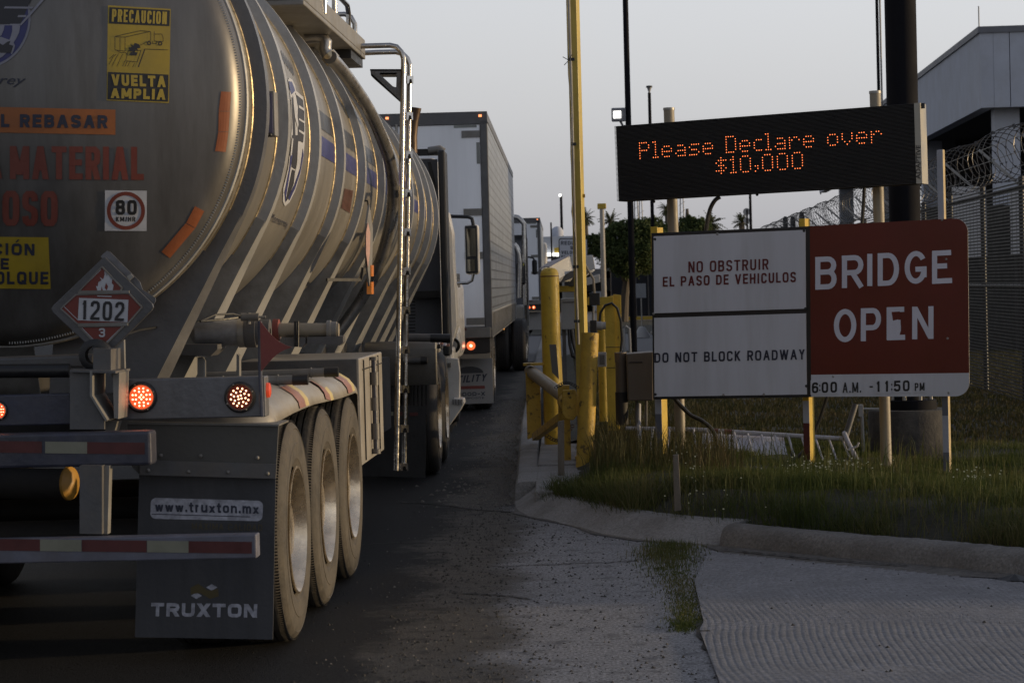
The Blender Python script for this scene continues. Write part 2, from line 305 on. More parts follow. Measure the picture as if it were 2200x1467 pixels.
SF = {'A': [[(0, 1), (.5, 0)], [(1, 1), (.5, 0)], [(.2, .68), (.8, .68)]], 'B': [[(0, 0), (0, 1)], [(0, 0), (.7, 0), (.93, .08), (.95, .24), (.9, .41), (.7, .48), (0, .48)], [(.6, .48), (.8, .5), (.97, .6), (1, .75), (.95, .92), (.75, 1), (0, 1)]],
      'C': [_C], 'D': [[(0, 0), (0, 1)], [(0, 0), (.62, 0), (.9, .1), (1, .32), (1, .68), (.9, .9), (.62, 1), (0, 1)]], 'E': [[(0, 0), (0, 1)], [(0, 0), (1, 0)], [(0, .48), (.9, .48)], [(0, 1), (1, 1)]],
      'G': [_C[:-1] + [(.95, .9), (1, .75), (1, .56)], [(.55, .56), (1, .56)]], 'H': [[(0, 0), (0, 1)], [(1, 0), (1, 1)], [(0, .48), (1, .48)]], 'I': [[(.5, 0), (.5, 1)]], 'K': [[(0, 0), (0, 1)], [(.06, .62), (.95, 0)], [(.3, .42), (1, 1)]],
      'L': [[(0, 0), (0, 1)], [(0, 1), (1, 1)]], 'M': [[(0, 0), (0, 1)], [(1, 0), (1, 1)], [(.02, 0), (.5, .95)], [(.98, 0), (.5, .95)]], 'N': [[(0, 0), (0, 1)], [(1, 0), (1, 1)], [(.02, 0), (.98, 1)]], 'O': [_O],
      'P': [[(0, 0), (0, 1)], [(0, 0), (.7, 0), (.94, .09), (1, .28), (.94, .48), (.7, .56), (0, .56)]], 'Q': [_O, [(.6, .72), (1.0, 1.05)]], 'R': [[(0, 0), (0, 1)], [(0, 0), (.7, 0), (.93, .08), (1, .26), (.93, .44), (.7, .52), (0, .52)], [(.55, .52), (1, 1)]],
      'S': [_S], 'T': [[(.5, 0), (.5, 1)], [(0, 0), (1, 0)]], 'U': [[(0, 0), (0, .73), (.06, .91), (.25, 1), (.75, 1), (.94, .91), (1, .73), (1, 0)]], 'V': [[(0, 0), (.5, 1)], [(1, 0), (.5, 1)]], 'W': [[(0, 0), (.25, 1)], [(.5, 0), (.25, 1)], [(.5, 0), (.75, 1)], [(1, 0), (.75, 1)]],
      'X': [[(0, 0), (1, 1)], [(1, 0), (0, 1)]], 'Y': [[(0, 0), (.5, .55)], [(1, 0), (.5, .55)], [(.5, .5), (.5, 1)]], 'Z': [[(0, 0), (1, 0)], [(1, 0), (0, 1)], [(0, 1), (1, 1)]], '0': [_O],
      '1': [[(.55, 0), (.55, 1)], [(.1, .2), (.35, .14), (.5, .02)]], '2': [[(0, .27), (.07, .08), (.28, 0), (.72, 0), (.93, .08), (1, .27), (.9, .45), (.1, .86), (0, 1)], [(0, 1), (1, 1)]],
      '3': [[(0, .22), (.08, .06), (.28, 0), (.72, 0), (.94, .08), (.98, .25), (.9, .42), (.65, .48), (.4, .48)], [(.6, .48), (.9, .54), (1, .74), (.93, .92), (.72, 1), (.28, 1), (.07, .93), (0, .77)]],
      '5': [[(.95, 0), (.08, 0), (.03, .45), (.3, .38), (.7, .38), (.94, .47), (1, .68), (.94, .9), (.72, 1), (.28, 1), (.07, .93), (0, .78)]], '6': [[(.96, .22), (.9, .06), (.7, 0), (.3, 0), (.07, .1), (0, .3), (0, .72), (.06, .91), (.28, 1), (.72, 1), (.94, .91), (1, .7), (.94, .5), (.72, .42), (.28, .42), (.04, .55)]],
      '8': [[(.5, 0), (.75, 0), (.93, .09), (.95, .24), (.88, .41), (.7, .47), (.3, .47), (.12, .41), (.05, .24), (.07, .09), (.25, 0), (.5, 0)], [(.5, .47), (.74, .47), (.94, .56), (1, .73), (.94, .92), (.74, 1), (.26, 1), (.06, .92), (0, .73), (.06, .56), (.26, .47), (.5, .47)]],
      '/': [[(0, 1), (1, 0)]], '.': [[(.5, .93), (.5, 1)]], '-': [[(0, .5), (1, .5)]],
      'w': [[(0, .3), (.25, 1)], [(.5, .3), (.25, 1)], [(.5, .3), (.75, 1)], [(1, .3), (.75, 1)]], 't': [[(.45, .05), (.45, .85), (.6, 1), (1, 1)], [(0, .3), (.95, .3)]], 'r': [[(.1, .3), (.1, 1)], [(.1, .6), (.3, .36), (.95, .3)]],
      'u': [[(0, .3), (0, .8), (.1, .95), (.35, 1), (.7, .96), (1, .8)], [(1, .3), (1, 1)]], 'x': [[(0, .3), (1, 1)], [(1, .3), (0, 1)]], 'o': [[(x, .3 + .7 * y) for x, y in _O]], 'n': [[(0, .3), (0, 1)], [(0, .55), (.25, .33), (.6, .3), (.92, .38), (1, .6), (1, 1)]],
      'm': [[(0, .3), (0, 1)], [(0, .5), (.15, .33), (.35, .3), (.47, .4), (.5, .6), (.5, 1)], [(.5, .5), (.65, .33), (.85, .3), (.97, .4), (1, .6), (1, 1)]]}
SFW = {'I': .38, '1': .62, 'M': 1.3, 'W': 1.5, 'w': 1.35, 'm': 1.4, '.': .32, ' ': .5, '/': .6, 't': .7, 'r': .7, 'x': .95, '-': .6, 'E': .9, 'L': .85, 'A': 1.12, 'V': 1.1, 'O': 1.06, 'Q': 1.06, 'D': 1.02, 'N': 1.02}
ACC = {'Ó': 'O', 'Á': 'A'}
def btext(s, q, surf, m, parent, wpx, name='lettering', off=.004, gap=.25, label=None):
    """heavy block letters drawn as strokes of constant width (picture units) inside the quad tl,tr,br,bl"""
    base = [ACC.get(c, c) for c in s]; ws = [SFW.get(c, 1) for c in base]; tot = sum(ws) + gap * (len(ws) - 1)
    W_ = math.hypot(q[1][0] - q[0][0], q[1][1] - q[0][1]); H_ = math.hypot(q[3][0] - q[0][0], q[3][1] - q[0][1]); un = W_ / tot; mb = MB(); x = 0; lay = 0
    def mp(X, Y):
        u, t = X / W_, Y / H_
        return ((q[0][0] * (1 - u) + q[1][0] * u) * (1 - t) + (q[3][0] * (1 - u) + q[2][0] * u) * t, (q[0][1] * (1 - u) + q[1][1] * u) * (1 - t) + (q[3][1] * (1 - u) + q[2][1] * u) * t)
    def put(quads):
        nonlocal lay
        lay += 1; o = len(mb.v)
        for X, Y in quads: a = mp(X, Y); mb.v.append(tuple(surf(a[0], a[1], off + .00012 * (lay % 8))))
        return o
    for ch, c, wv in zip(s, base, ws):
        lw = wv * un; hw = wpx / 2; x0, x1 = x + hw, x + lw - hw; y0, y1 = hw, H_ - hw
        if x1 < x0: x0 = x1 = x + lw / 2
        for st in SF.get(c, []):
            pts = [(x0 + (x1 - x0) * u, y0 + (y1 - y0) * v) for u, v in st]
            diag = len(st) == 2 and abs(st[0][0] - st[1][0]) > .05 and abs(st[0][1] - st[1][1]) > .05
            if diag:
                (ax, ay), (bx_, by) = pts; h = math.hypot(bx_ - ax, by - ay); k = wpx * h / max(abs(by - ay), 1e-3) / 2; k = min(k, wpx * .95)
                def ext(p, r, v):
                    if v < .01: y = 0.0
                    elif v > .99: y = H_
                    else: y = p[1]
                    return (p[0] + (r[0] - p[0]) * 0, y)
                a, b = ext(pts[0], pts[1], st[0][1]), ext(pts[1], pts[0], st[1][1])
                o = put([(a[0] - k, a[1]), (a[0] + k, a[1]), (b[0] + k, b[1]), (b[0] - k, b[1])]); mb.f.append((o, o + 1, o + 2, o + 3)); continue
            V2 = [V(p) for p in pts]; closed = (V2[0] - V2[-1]).length < 1e-3; n = len(V2)
            if not closed:
                V2[0] = V2[0] - (V2[1] - V2[0]).normalized() * (hw if min(abs(V2[1].x - V2[0].x), abs(V2[1].y - V2[0].y)) < .3 * wpx or True else 0) * (1 if len(st) == 2 else .0)
                V2[-1] = V2[-1] + (V2[-1] - V2[-2]).normalized() * (hw if len(st) == 2 else 0)
                if len(st) > 2:
                    for i, j in ((0, 1), (-1, -2)):
                        d = V2[i] - V2[j]
                        if d.length and (abs(d.x) < 1e-3 or abs(d.y) < 1e-3): V2[i] = V2[i] + d.normalized() * hw
            Ls = []
            for i in range(n):
                a = V2[i - 1] if i else (V2[-2] if closed else V2[0]); b = V2[i + 1] if i < n - 1 else (V2[1] if closed else V2[-1])
                d1 = (V2[i] - a); d2 = (b - V2[i]); d1 = d1.normalized() if d1.length > 1e-6 else d2.normalized(); d2 = d2.normalized() if d2.length > 1e-6 else d1
                d = (d1 + d2); d = d.normalized() if d.length > 1e-6 else d1; m_ = 1 / max(.6, d.dot(d1)); nn = V((-d.y, d.x)) * hw * m_; Ls += [(V2[i].x + nn.x, V2[i].y + nn.y), (V2[i].x - nn.x, V2[i].y - nn.y)]
            o = put(Ls); mb.f += [(o + 2 * i, o + 2 * i + 1, o + 2 * i + 3, o + 2 * i + 2) for i in range(n - 1)]
        if ch in ACC: cxx = (x0 + x1) / 2; o = put([(cxx - hw, -H_ * .10), (cxx + hw * .3, -H_ * .10), (cxx + hw * 2.2, -H_ * .34), (cxx + hw * .6, -H_ * .34)]); mb.f.append((o, o + 1, o + 2, o + 3))
        x += lw + gap * un
    return tag(mb.make(name, m, parent), label)
# ------------------------------------------------------------------ ground
def road_material():
    m = bpy.data.materials.new('road_surface'); m.use_nodes = True; t = m.node_tree; b = t.nodes['Principled BSDF']; n = t.nodes.new; l = t.links.new
    geo = n('ShaderNodeNewGeometry'); s = n('ShaderNodeSeparateXYZ'); l(geo.outputs['Position'], s.inputs[0])
    def nz(sc, det=6, ro=.6):
        q = n('ShaderNodeTexNoise'); q.inputs['Scale'].default_value = sc; q.inputs['Detail'].default_value = det; q.inputs['Roughness'].default_value = ro; l(geo.outputs['Position'], q.inputs['Vector']); return q.outputs[0]
    def mth(op, a, b_, c=None):
        q = n('ShaderNodeMath'); q.operation = op
        for i, x in enumerate((a, b_, c)):
            if x is None: continue
            if isinstance(x, (int, float)): q.inputs[i].default_value = x
            else: l(x, q.inputs[i])
        return q.outputs[0]
    def mr(x, a, b_, c=0., d=1.):
        q = n('ShaderNodeMapRange'); q.interpolation_type = 'SMOOTHSTEP'
        for i, y in enumerate((a, b_, c, d)): q.inputs[i + 1].default_value = y
        l(x, q.inputs[0]); return q.outputs[0]
    def mix(f, a, b_):
        q = n('ShaderNodeMix'); q.data_type = 'RGBA'
        for nm, x in (('Factor', f), ('A', a), ('B', b_)):
            if isinstance(x, tuple): q.inputs[nm].default_value = (*x, 1)
            elif isinstance(x, float): q.inputs[nm].default_value = x
            else: l(x, q.inputs[nm])
        return q.outputs['Result']
    big = nz(.9, 8, .7); fine = nz(60, 4, .7); mid = nz(7, 6, .7); grit = nz(160, 2, .6)
    xx = mth('MULTIPLY_ADD', big, 1.3, mth('MULTIPLY_ADD', mid, .35, mth('ADD', s.outputs['X'], -.82)))
    light = mth('MULTIPLY', mr(xx, -.55, -.2), mr(mth('MULTIPLY_ADD', mid, .5, s.outputs['Y']), 17.9, 17.3))
    grav = mth('MULTIPLY', mr(xx, -1.0, -.7), mr(xx, -.1, -.5))
    ca = mix(mr(fine, .35, .7), (.009, .009, .009), (.026, .025, .025))
    cl = mix(mr(fine, .38, .62), (.12, .12, .126), (.33, .33, .34)); cl = mix(mr(mid, .5, .7), cl, (.10, .10, .105))
    cg = mix(mr(grit, .4, .62), (.03, .027, .024), (.16, .145, .125))
    c = mix(light, ca, cl); c = mix(mth('MULTIPLY', grav, mr(mid, .35, .5, .3, .95)), c, cg)
    # pits and fallen grit
    vo = n('ShaderNodeTexVoronoi'); vo.inputs['Scale'].default_value = 22; l(geo.outputs['Position'], vo.inputs['Vector'])
    pit = mth('MULTIPLY', mr(vo.outputs['Distance'], .20, .12), mr(mid, .46, .58)); c = mix(mth('MULTIPLY', pit, .8), c, (.02, .019, .018))
    l(c, b.inputs['Base Color']); b.inputs['Roughness'].default_value = .82; b.inputs['Specular IOR Level'].default_value = .2
    h = mth('MULTIPLY_ADD', grit, .4, mth('MULTIPLY_ADD', mid, .5, mth('MULTIPLY', fine, .6))); h = mth('SUBTRACT', h, pit)
    bu = n('ShaderNodeBump'); bu.inputs['Strength'].default_value = .8; bu.inputs['Distance'].default_value = .012; l(h, bu.inputs['Height']); l(bu.outputs[0], b.inputs['Normal'])
    return m
ROAD = road_material()
EARTH = mat('bare_earth', (.075, .066, .052), .95, 0, var=.35, scale=3, dirt=(.12, .105, .08), dirt_amt=.6, bump=.9, bscale=25)
LAWNM = mat('lawn_soil', (.020, .020, .011), .95, 0, var=.4, scale=4, dirt=(.045, .040, .026), dirt_amt=.6, dscale=2.5, bump=.9, bscale=25)
FARR = mat('far_asphalt', (.10, .10, .105), .85, 0, var=.1)
APR = mat('apron_concrete', (.188, .188, .198), .85, 0, var=.5, scale=48, dirt=(.12, .118, .125), dirt_amt=.6, dscale=2.2, bump=.5, bscale=120)
def sheet(name, x0, x1, y0, y1, z, m, nx=2, ny=2, hf=None):
    X, Y = np.meshgrid(np.linspace(x0, x1, nx + 1), np.linspace(y0, y1, ny + 1)); Z = np.full_like(X, z) if hf is None else hf(X, Y)
    mb = MB(); mb.v = list(zip(X.ravel(), Y.ravel(), Z.ravel())); k = nx + 1
    mb.f = [(j * k + i, j * k + i + 1, (j + 1) * k + i + 1, (j + 1) * k + i) for j in range(ny) for i in range(nx)]
    mb.smooth = True
    return mb.make(name, m, None, kind='structure', keep=True)
sheet('ground', -700, 900, -60, 1800, -.03, EARTH)
sheet('road', -26, 12, -6, 230, 0, ROAD)
KP = [(1192, 668), (1176, 700), (1160, 745), (1148, 790), (1136, 850), (1125, 900), (1119, 950), (1114, 1000), (1110, 1050), (1108, 1086), (1126, 1106), (1180, 1119), (1250, 1136), (1300, 1150), (1420, 1166), (1545, 1174), (1700, 1190), (1850, 1205), (2000, 1218), (2200, 1238), (2700, 1275), (4200, 1340)]
kw = [G(*p).to_2d() for p in KP]
def smooth2(pts, n=8):
    r = []
    for i in range(len(pts) - 1):
        a, b, c, d = pts[max(i - 1, 0)], pts[i], pts[i + 1], pts[min(i + 2, len(pts) - 1)]
        for k in range(n):
            t = k / n; r.append(.5 * ((2 * b) + (c - a) * t + (2 * a - 5 * b + 4 * c - d) * t * t + (-a + 3 * b - 3 * c + d) * t ** 3))
    return r + [pts[-1]]
kerb_pts = smooth2(kw)
KA = np.array([p[:] for p in kerb_pts])
def sdist_exact(X, Y, A):
    best = np.full(X.shape, 1e9); sg = np.ones(X.shape)
    for (ax_, ay), (bx, by) in zip(A[:-1], A[1:]):
        dx, dy = bx - ax_, by - ay; t = np.clip(((X - ax_) * dx + (Y - ay) * dy) / (dx * dx + dy * dy + 1e-12), 0, 1)
        qx, qy = X - ax_ - t * dx, Y - ay - t * dy; d = qx * qx + qy * qy
        u = d < best; best = np.where(u, d, best); sg = np.where(u, np.sign(dx * qy - dy * qx), sg)
    return np.sqrt(best) * sg
_K2 = np.array([p[:] for p in smooth2(kw, 4)]); _FX, _FY, _ST = np.arange(-3, 14.01, .06), np.arange(6, 50.01, .06), .06
_FD = sdist_exact(*np.meshgrid(_FX, _FY), _K2)
def sdist(X, Y):
    """distance from the kerb foot, positive on the grass side (looked up in a precomputed field)"""
    u = np.clip((X + 3) / _ST, 0, len(_FX) - 1.001); v = np.clip((Y - 6) / _ST, 0, len(_FY) - 1.001); i = u.astype(int); j = v.astype(int); fu = u - i; fv = v - j
    return (_FD[j, i] * (1 - fu) + _FD[j, i + 1] * fu) * (1 - fv) + (_FD[j + 1, i] * (1 - fu) + _FD[j + 1, i + 1] * fu) * fv
# smooth noise for relief
_g = rng.random((64, 64))
def vn(x, y):
    xi, yi = np.floor(x).astype(int), np.floor(y).astype(int); fx, fy = x - xi, y - yi; fx = fx * fx * (3 - 2 * fx); fy = fy * fy * (3 - 2 * fy)
    g = lambda a, b: _g[a % 64, b % 64]
    return (g(xi, yi) * (1 - fx) + g(xi + 1, yi) * fx) * (1 - fy) + (g(xi, yi + 1) * (1 - fx) + g(xi + 1, yi + 1) * fx) * fy
def fbm(x, y, o=4): return sum(vn(x * 2 ** k + 11 * k, y * 2 ** k + 5 * k) / 2 ** (k + 1) for k in range(o))
def ss(a, b, x): t = np.clip((x - a) / (b - a), 0, 1); return t * t * (3 - 2 * t)
def lawn_h(X, Y):
    s = sdist(X, Y)
    h = .115 + .15 * ss(.22, .75, s) * ss(-.2, .4, X) - .10 * ss(1.4, 3.4, s) + .06 * (fbm(X * 1.6, Y * 1.6) - .5) * ss(.2, .7, s) + .05 * (fbm(X * 7, Y * 7) - .5) * ss(.2, .6, s)
    return np.where(s < .24, np.minimum(h, .05 + .35 * np.clip(s - .12, 0, 1)), h)
def lawn():
    mb = MB()
    for (x0, x1, y0, y1, st) in ((-.6, 9, 12, 22, .075), (-1.2, 60, 22, 48, .5)):
        xs, ys = np.arange(x0, x1 + st / 2, st), np.arange(y0, y1 + st / 2, st)
        X, Y = np.meshgrid(xs, ys); S = sdist(X, Y); Z = lawn_h(X, Y); k = len(xs); ok = S > .12; o = len(mb.v)
        mb.v += list(zip(X.ravel(), Y.ravel(), Z.ravel()))
        okc = ok[:-1, :-1] & ok[1:, :-1] & ok[:-1, 1:] & ok[1:, 1:]
        for j, i in zip(*np.nonzero(okc)): a = o + j * k + i; mb.f.append((a, a + 1, a + k + 1, a + k))
    mb.smooth = True; return mb.make('lawn', LAWNM, None, kind='structure', keep=True)
lawn()
# verge beyond the cross road
sheet('cross_road', -1, 70, 48, 72, .075, FARR, 2, 2)
sheet('far_lawn', -1, 90, 72, 94, .10, LAWNM)
sheet('yard', -3, 120, 94, 260, .085, FARR)
# kerb sections with joints between them
cum = [0]
for a, b in zip(kerb_pts, kerb_pts[1:]): cum.append(cum[-1] + (b - a).length)
def kat(s):
    i = min(max(int(np.searchsorted(cum, s)) - 1, 0), len(kerb_pts) - 2); t = (s - cum[i]) / max(cum[i + 1] - cum[i], 1e-9)
    p = kerb_pts[i].lerp(kerb_pts[i + 1], min(1, max(0, t))); d = (kerb_pts[i + 1] - kerb_pts[i]).normalized(); return p, V((-d.y, d.x))
def clean_gutter():
    mb = MB(); n = 260; total = cum[-1]
    for i in range(n + 1):
        p, q = kat(total * i / n); wv = .26 * min(1, max(0, (total * i / n - sj) / .25)) * min(1, max(0, (sj + 2.6 - total * i / n) / .6)) + .03; j = .03 * math.sin(i * 1.9)
        mb.v += [(p.x - q.x * (wv + j), p.y - q.y * (wv + j), .0045), (p.x + q.x * .05, p.y + q.y * .05, .012)]
    mb.f = [(2 * i, 2 * i + 1, 2 * i + 3, 2 * i + 2) for i in range(n)]
    return mb.make('kerb_gutter', GUTD, None, kind='structure', keep=True)
c_s = min(range(len(kerb_pts)), key=lambda i: (kerb_pts[i] - kw[9]).length); s0 = cum[c_s]
j_s = min(range(len(kerb_pts)), key=lambda i: (kerb_pts[i] - kw[15]).length); sj = cum[j_s]
gut = clean_gutter()
cuts = [max(0, s0 - x) for x in (60, 30, 22, 16, 11, 7, 4, 1.8, .35)] + [s0 + (sj - s0) * .52, sj] + [sj + 2.9 * k for k in range(1, 4)]
for a, b in zip(cuts, cuts[1:]):
    if b - a < .1: continue
    flat = a < s0 + .1 and b <= s0; mb = MB(); n = max(4, int((b - a) / (.022 if a > s0 - 3 else .4)))
    prof = [(-.012, -.02), (-.004, .03), (.004, .065), (.016, .095), (.034, .117), (.058, .132), (.09, .140), (.15, .142), (.20, .13), (.20, -.02)] if a >= sj - .01 else [(-.01, -.02), (0, .012), (.03, .022), (.17, .118), (.205, .132), (.30, .146), (.33, .14), (.33, -.02)]
    if flat: prof = [(-.004, -.02), (.002, .10), (.02, .135), (.05, .148), (.17, .15), (.19, .14), (.19, -.02)]
    rz_ = random.uniform(-.006, .006)
    for i in range(n + 1):
        s = a + .008 + (b - a - .016) * i / n; p, q = kat(s)
        for (o_, z) in prof:
            jj = .004 * noise.noise(V((p.x * 7, p.y * 7, o_ * 14))) + .004 * noise.noise(V((p.x * 31, p.y * 31, o_ * 40)))
            mb.v.append((p.x + q.x * (o_ + jj), p.y + q.y * (o_ + jj), z + rz_ * (z > 0) + jj * (z > .05)))
    k = len(prof)
    mb.f = [(i * k + j, i * k + j + 1, (i + 1) * k + j + 1, (i + 1) * k + j) for i in range(n) for j in range(k - 1)] + [tuple(range(k - 1, -1, -1)), tuple(n * k + j for j in range(k))]
    mb.smooth = True; mb.make('kerb_section', CONC2 if a >= sj - .01 else CONC, gut, auto=60 if a >= sj - .01 else 28)
# concrete strip between kerb and bollards
for (y0, y1, dz) in ((16.95, 19.3, 0), (19.32, 21.6, .012), (21.62, 26, -.004), (26.02, 32, .004)):
    mb = MB(); mb.box((-.03, (y0 + y1) / 2, .07 + dz / 2), (.40, y1 - y0 - .01, .168 + dz)); mb.make('paving_slab', CONC, gut, bev=.012)
# tined concrete apron
def apron():
    a, b = G(1522, 1190), G(1545, 1467); x0 = a.x; xs = np.arange(0, 5.6, .0045); ys = np.concatenate([np.arange(7.5, 14.6, .06)])
    X, Y = np.meshgrid(xs, ys); edge = np.interp(Y, [8.0, b.y, 11.0, G(1512, 1340).y, 12.8, a.y], [b.x - .02, b.x, G(1520, 1400).x, G(1512, 1340).x, G(1505, 1280).x, a.x])
    X = X + edge
    wv = .030 * np.sin(Y * 2.6 + X * .5) + .007 * np.sin(Y * 6.5 + X * 1.1) + .05 * fbm(X * .5, Y * 1.1) + .012 * fbm(X * 9, Y * 14) - .10 * np.clip(Y - 12.2, 0, 3) ** 2
    ph = (X + wv) / .034; fr = ph - np.floor(ph); g = np.exp(-((fr - .5) / .10) ** 2)
    amt = np.clip(.15 + 1.5 * (fbm(X * 2.2 + 3, Y * 4.1) - .22), 0, 1.1); Z = .012 - .0040 * g * amt + .0022 * (fbm(X * 12, Y * 12) - .5)
    for jy in (G(1700, 1352).y, 9.3): Z -= .008 * np.exp(-((Y + .02 * np.sin(X * 4) - jy) / .018) ** 2)
    S = sdist(X, Y); ok = S < -.26; k = len(xs); mb = MB(); mb.v = list(zip(X.ravel(), Y.ravel(), Z.ravel()))
    okc = ok[:-1, :-1] & ok[1:, :-1] & ok[:-1, 1:] & ok[1:, 1:]
    J, I = np.nonzero(okc); a_ = J * k + I; mb.f = [tuple(q) for q in np.stack([a_, a_ + 1, a_ + k + 1, a_ + k], 1).tolist()]
    mb.smooth = True; return mb.make('concrete_apron', APR, None, kind='structure', keep=True, auto=180)
apron()
CRK = mat('crack_shadow_dirt', (.022, .02, .018), .95, 0, var=.5, scale=20, bump=.5)
def crack(pts, w0, w1, z, label):
    mb = MB(); q = []
    for a, b in zip(pts, pts[1:]):
        n_ = max(2, int(math.hypot(b[0] - a[0], b[1] - a[1]) / 7))
        q += [(a[0] + (b[0] - a[0]) * k / n_, a[1] + (b[1] - a[1]) * k / n_) for k in range(n_)]
    P_ = [G(x + random.uniform(-2, 2), y + random.uniform(-1.2, 1.2)) for x, y in q]
    for i, p in enumerate(P_):
        d = (P_[min(i + 1, len(P_) - 1)] - P_[max(i - 1, 0)]).normalized(); nn = V((-d.y, d.x, 0)); w_ = random.uniform(w0, w1) * (.15 if i in (0, len(P_) - 1) else 1)
        mb.v += [(p.x + nn.x * w_, p.y + nn.y * w_, z), (p.x - nn.x * w_ * random.uniform(.3, 1), p.y - nn.y * w_, z)]
    mb.f = [(2 * i, 2 * i + 1, 2 * i + 3, 2 * i + 2) for i in range(len(P_) - 1)]
    mb.make('pavement_crack', CRK, None, kind='stuff', label=label, cat='crack', keep=True)
crack([(1500, 1335), (1512, 1365), (1530, 1400), (1552, 1440), (1575, 1490)], .02, .05, .0065, 'dark dirt filled joint running down from the grass strip beside the grooved slab')
crack([(1052, 1218), (1150, 1215), (1260, 1210), (1340, 1207), (1410, 1198)], .004, .012, .004, 'thin transverse crack across the worn grey paving left of the grass strip')
crack([(990, 1275), (1060, 1278), (1120, 1285), (1150, 1290)], .006, .02, .004, 'short ragged crack in the worn paving near the lane edge')
crack([(1548, 1184), (1640, 1194), (1760, 1206), (1880, 1215), (1960, 1220)], .006, .018, .016, 'dark crack along the foot of the rolled kerb above the grooved slab')
crack([(700, 1180), (800, 1168), (900, 1165), (980, 1170)], .004, .012, .004, 'faint cross seam in the dark asphalt beside the rear wheels')
crack([(850, 1078), (930, 1082), (1010, 1094), (1104, 1101)], .010, .03, .004, 'dark seam where the asphalt lane meets the worn paving at the kerb corner')
# grit and small stones lying on the road
def stones(name, n, fn, m, smin, smax, label):
    mb = MB(); 
    for _ in range(n):
        p = fn()
        if p is None: continue
        r = smin + (smax - smin) * random.random() ** 3; a = random.random() * 6; vs = []
        for th in range(5): t = a + th * 1.257; rr = r * random.uniform(.7, 1.2); vs.append((p[0] + rr * math.cos(t), p[1] + rr * math.sin(t), p[2] - .001))
        vs.append((p[0] + random.uniform(-.3, .3) * r, p[1] + random.uniform(-.3, .3) * r, p[2] + r * random.uniform(.5, 1.0)))
        mb.add(vs, [(i, (i + 1) % 5, 5) for i in range(5)])
    return mb.make(name, m, None, kind='stuff', label=label, cat='gravel', keep=True)
GRIT = mat('grit_stone', (.035, .033, .03), .9, 0, var=.6, scale=60, bump=0)
GRIT2 = mat('pale_grit_stone', (.13, .12, .105), .9, 0, var=.5, scale=60, bump=0)
def fp():
    y = 9 + 8.6 * random.random() ** 1.2; x = random.gauss(-.55, .28) if random.random() < .5 else random.uniform(-.9, 1.15)
    if sdist(np.array([x]), np.array([y]))[0] > -.02: return None
    return (x, y, .001)
stones('loose_gravel', 5200, fp, GRIT, .002, .012, 'dark loose gravel scattered along the worn edge of the road')
stones('pale_gravel', 1500, fp, GRIT2, .002, .009, 'pale grit scattered over the worn concrete in front of the kerb')
def fp2():
    x, y = random.uniform(1.0, 4.5), random.uniform(9, 14)
    return (x, y, .012) if sdist(np.array([x]), np.array([y]))[0] < -.3 else None
stones('apron_gravel', 260, fp2, GRIT, .003, .012, 'dark specks of gravel lying on the grooved concrete apron')
def fp3():
    y = random.uniform(17.5, 34); x = KA[np.argmin(abs(KA[:c_s, 1] - y)), 0] - abs(random.gauss(0, .28)); return (x, y, .002)
stones('gutter_debris', 2600, fp3, GRIT2, .004, .022, 'crumbled dirt and grit piled along the gutter beside the yellow bollards')

# grass
def grass_mat(name, c1, c2, c3):
    m = bpy.data.materials.new(name); m.use_nodes = True; t = m.node_tree; b = t.nodes['Principled BSDF']; n = t.nodes.new; l = t.links.new
    geo = n('ShaderNodeNewGeometry'); r = n('ShaderNodeValToRGB'); e = r.color_ramp.elements
    nz = n('ShaderNodeTexNoise'); nz.inputs['Scale'].default_value = 1.1; nz.inputs['Detail'].default_value = 4; l(geo.outputs['Position'], nz.inputs['Vector'])
    ma = n('ShaderNodeMath'); ma.operation = 'MULTIPLY_ADD'; ma.inputs[1].default_value = .55; l(geo.outputs['Random Per Island'], ma.inputs[0])
    m2 = n('ShaderNodeMath'); m2.operation = 'MULTIPLY_ADD'; m2.inputs[1].default_value = 1.7; m2.inputs[2].default_value = -.6; l(nz.outputs[0], m2.inputs[0]); l(m2.outputs[0], ma.inputs[2])
    l(ma.outputs[0], r.inputs[0]); e[0].position = .05; e[0].color = (*c1, 1); e[1].position = .95; e[1].color = (*c3, 1); x = r.color_ramp.elements.new(.5); x.color = (*c2, 1)
    l(r.outputs[0], b.inputs['Base Color']); b.inputs['Roughness'].default_value = .7; b.inputs['Specular IOR Level'].default_value = .2
    tr = n('ShaderNodeBsdfTranslucent'); l(r.outputs[0], tr.inputs[0]); mx_ = n('ShaderNodeMixShader'); mx_.inputs[0].default_value = .3
    l(b.outputs[0], mx_.inputs[1]); l(tr.outputs[0], mx_.inputs[2]); l(mx_.outputs[0], t.nodes['Material Output'].inputs[0]); return m
GRASS = grass_mat('grass_green', (.045, .066, .014), (.070, .088, .022), (.15, .13, .055))
GRASSD = grass_mat('grass_dry', (.045, .052, .018), (.070, .066, .026), (.105, .082, .042))
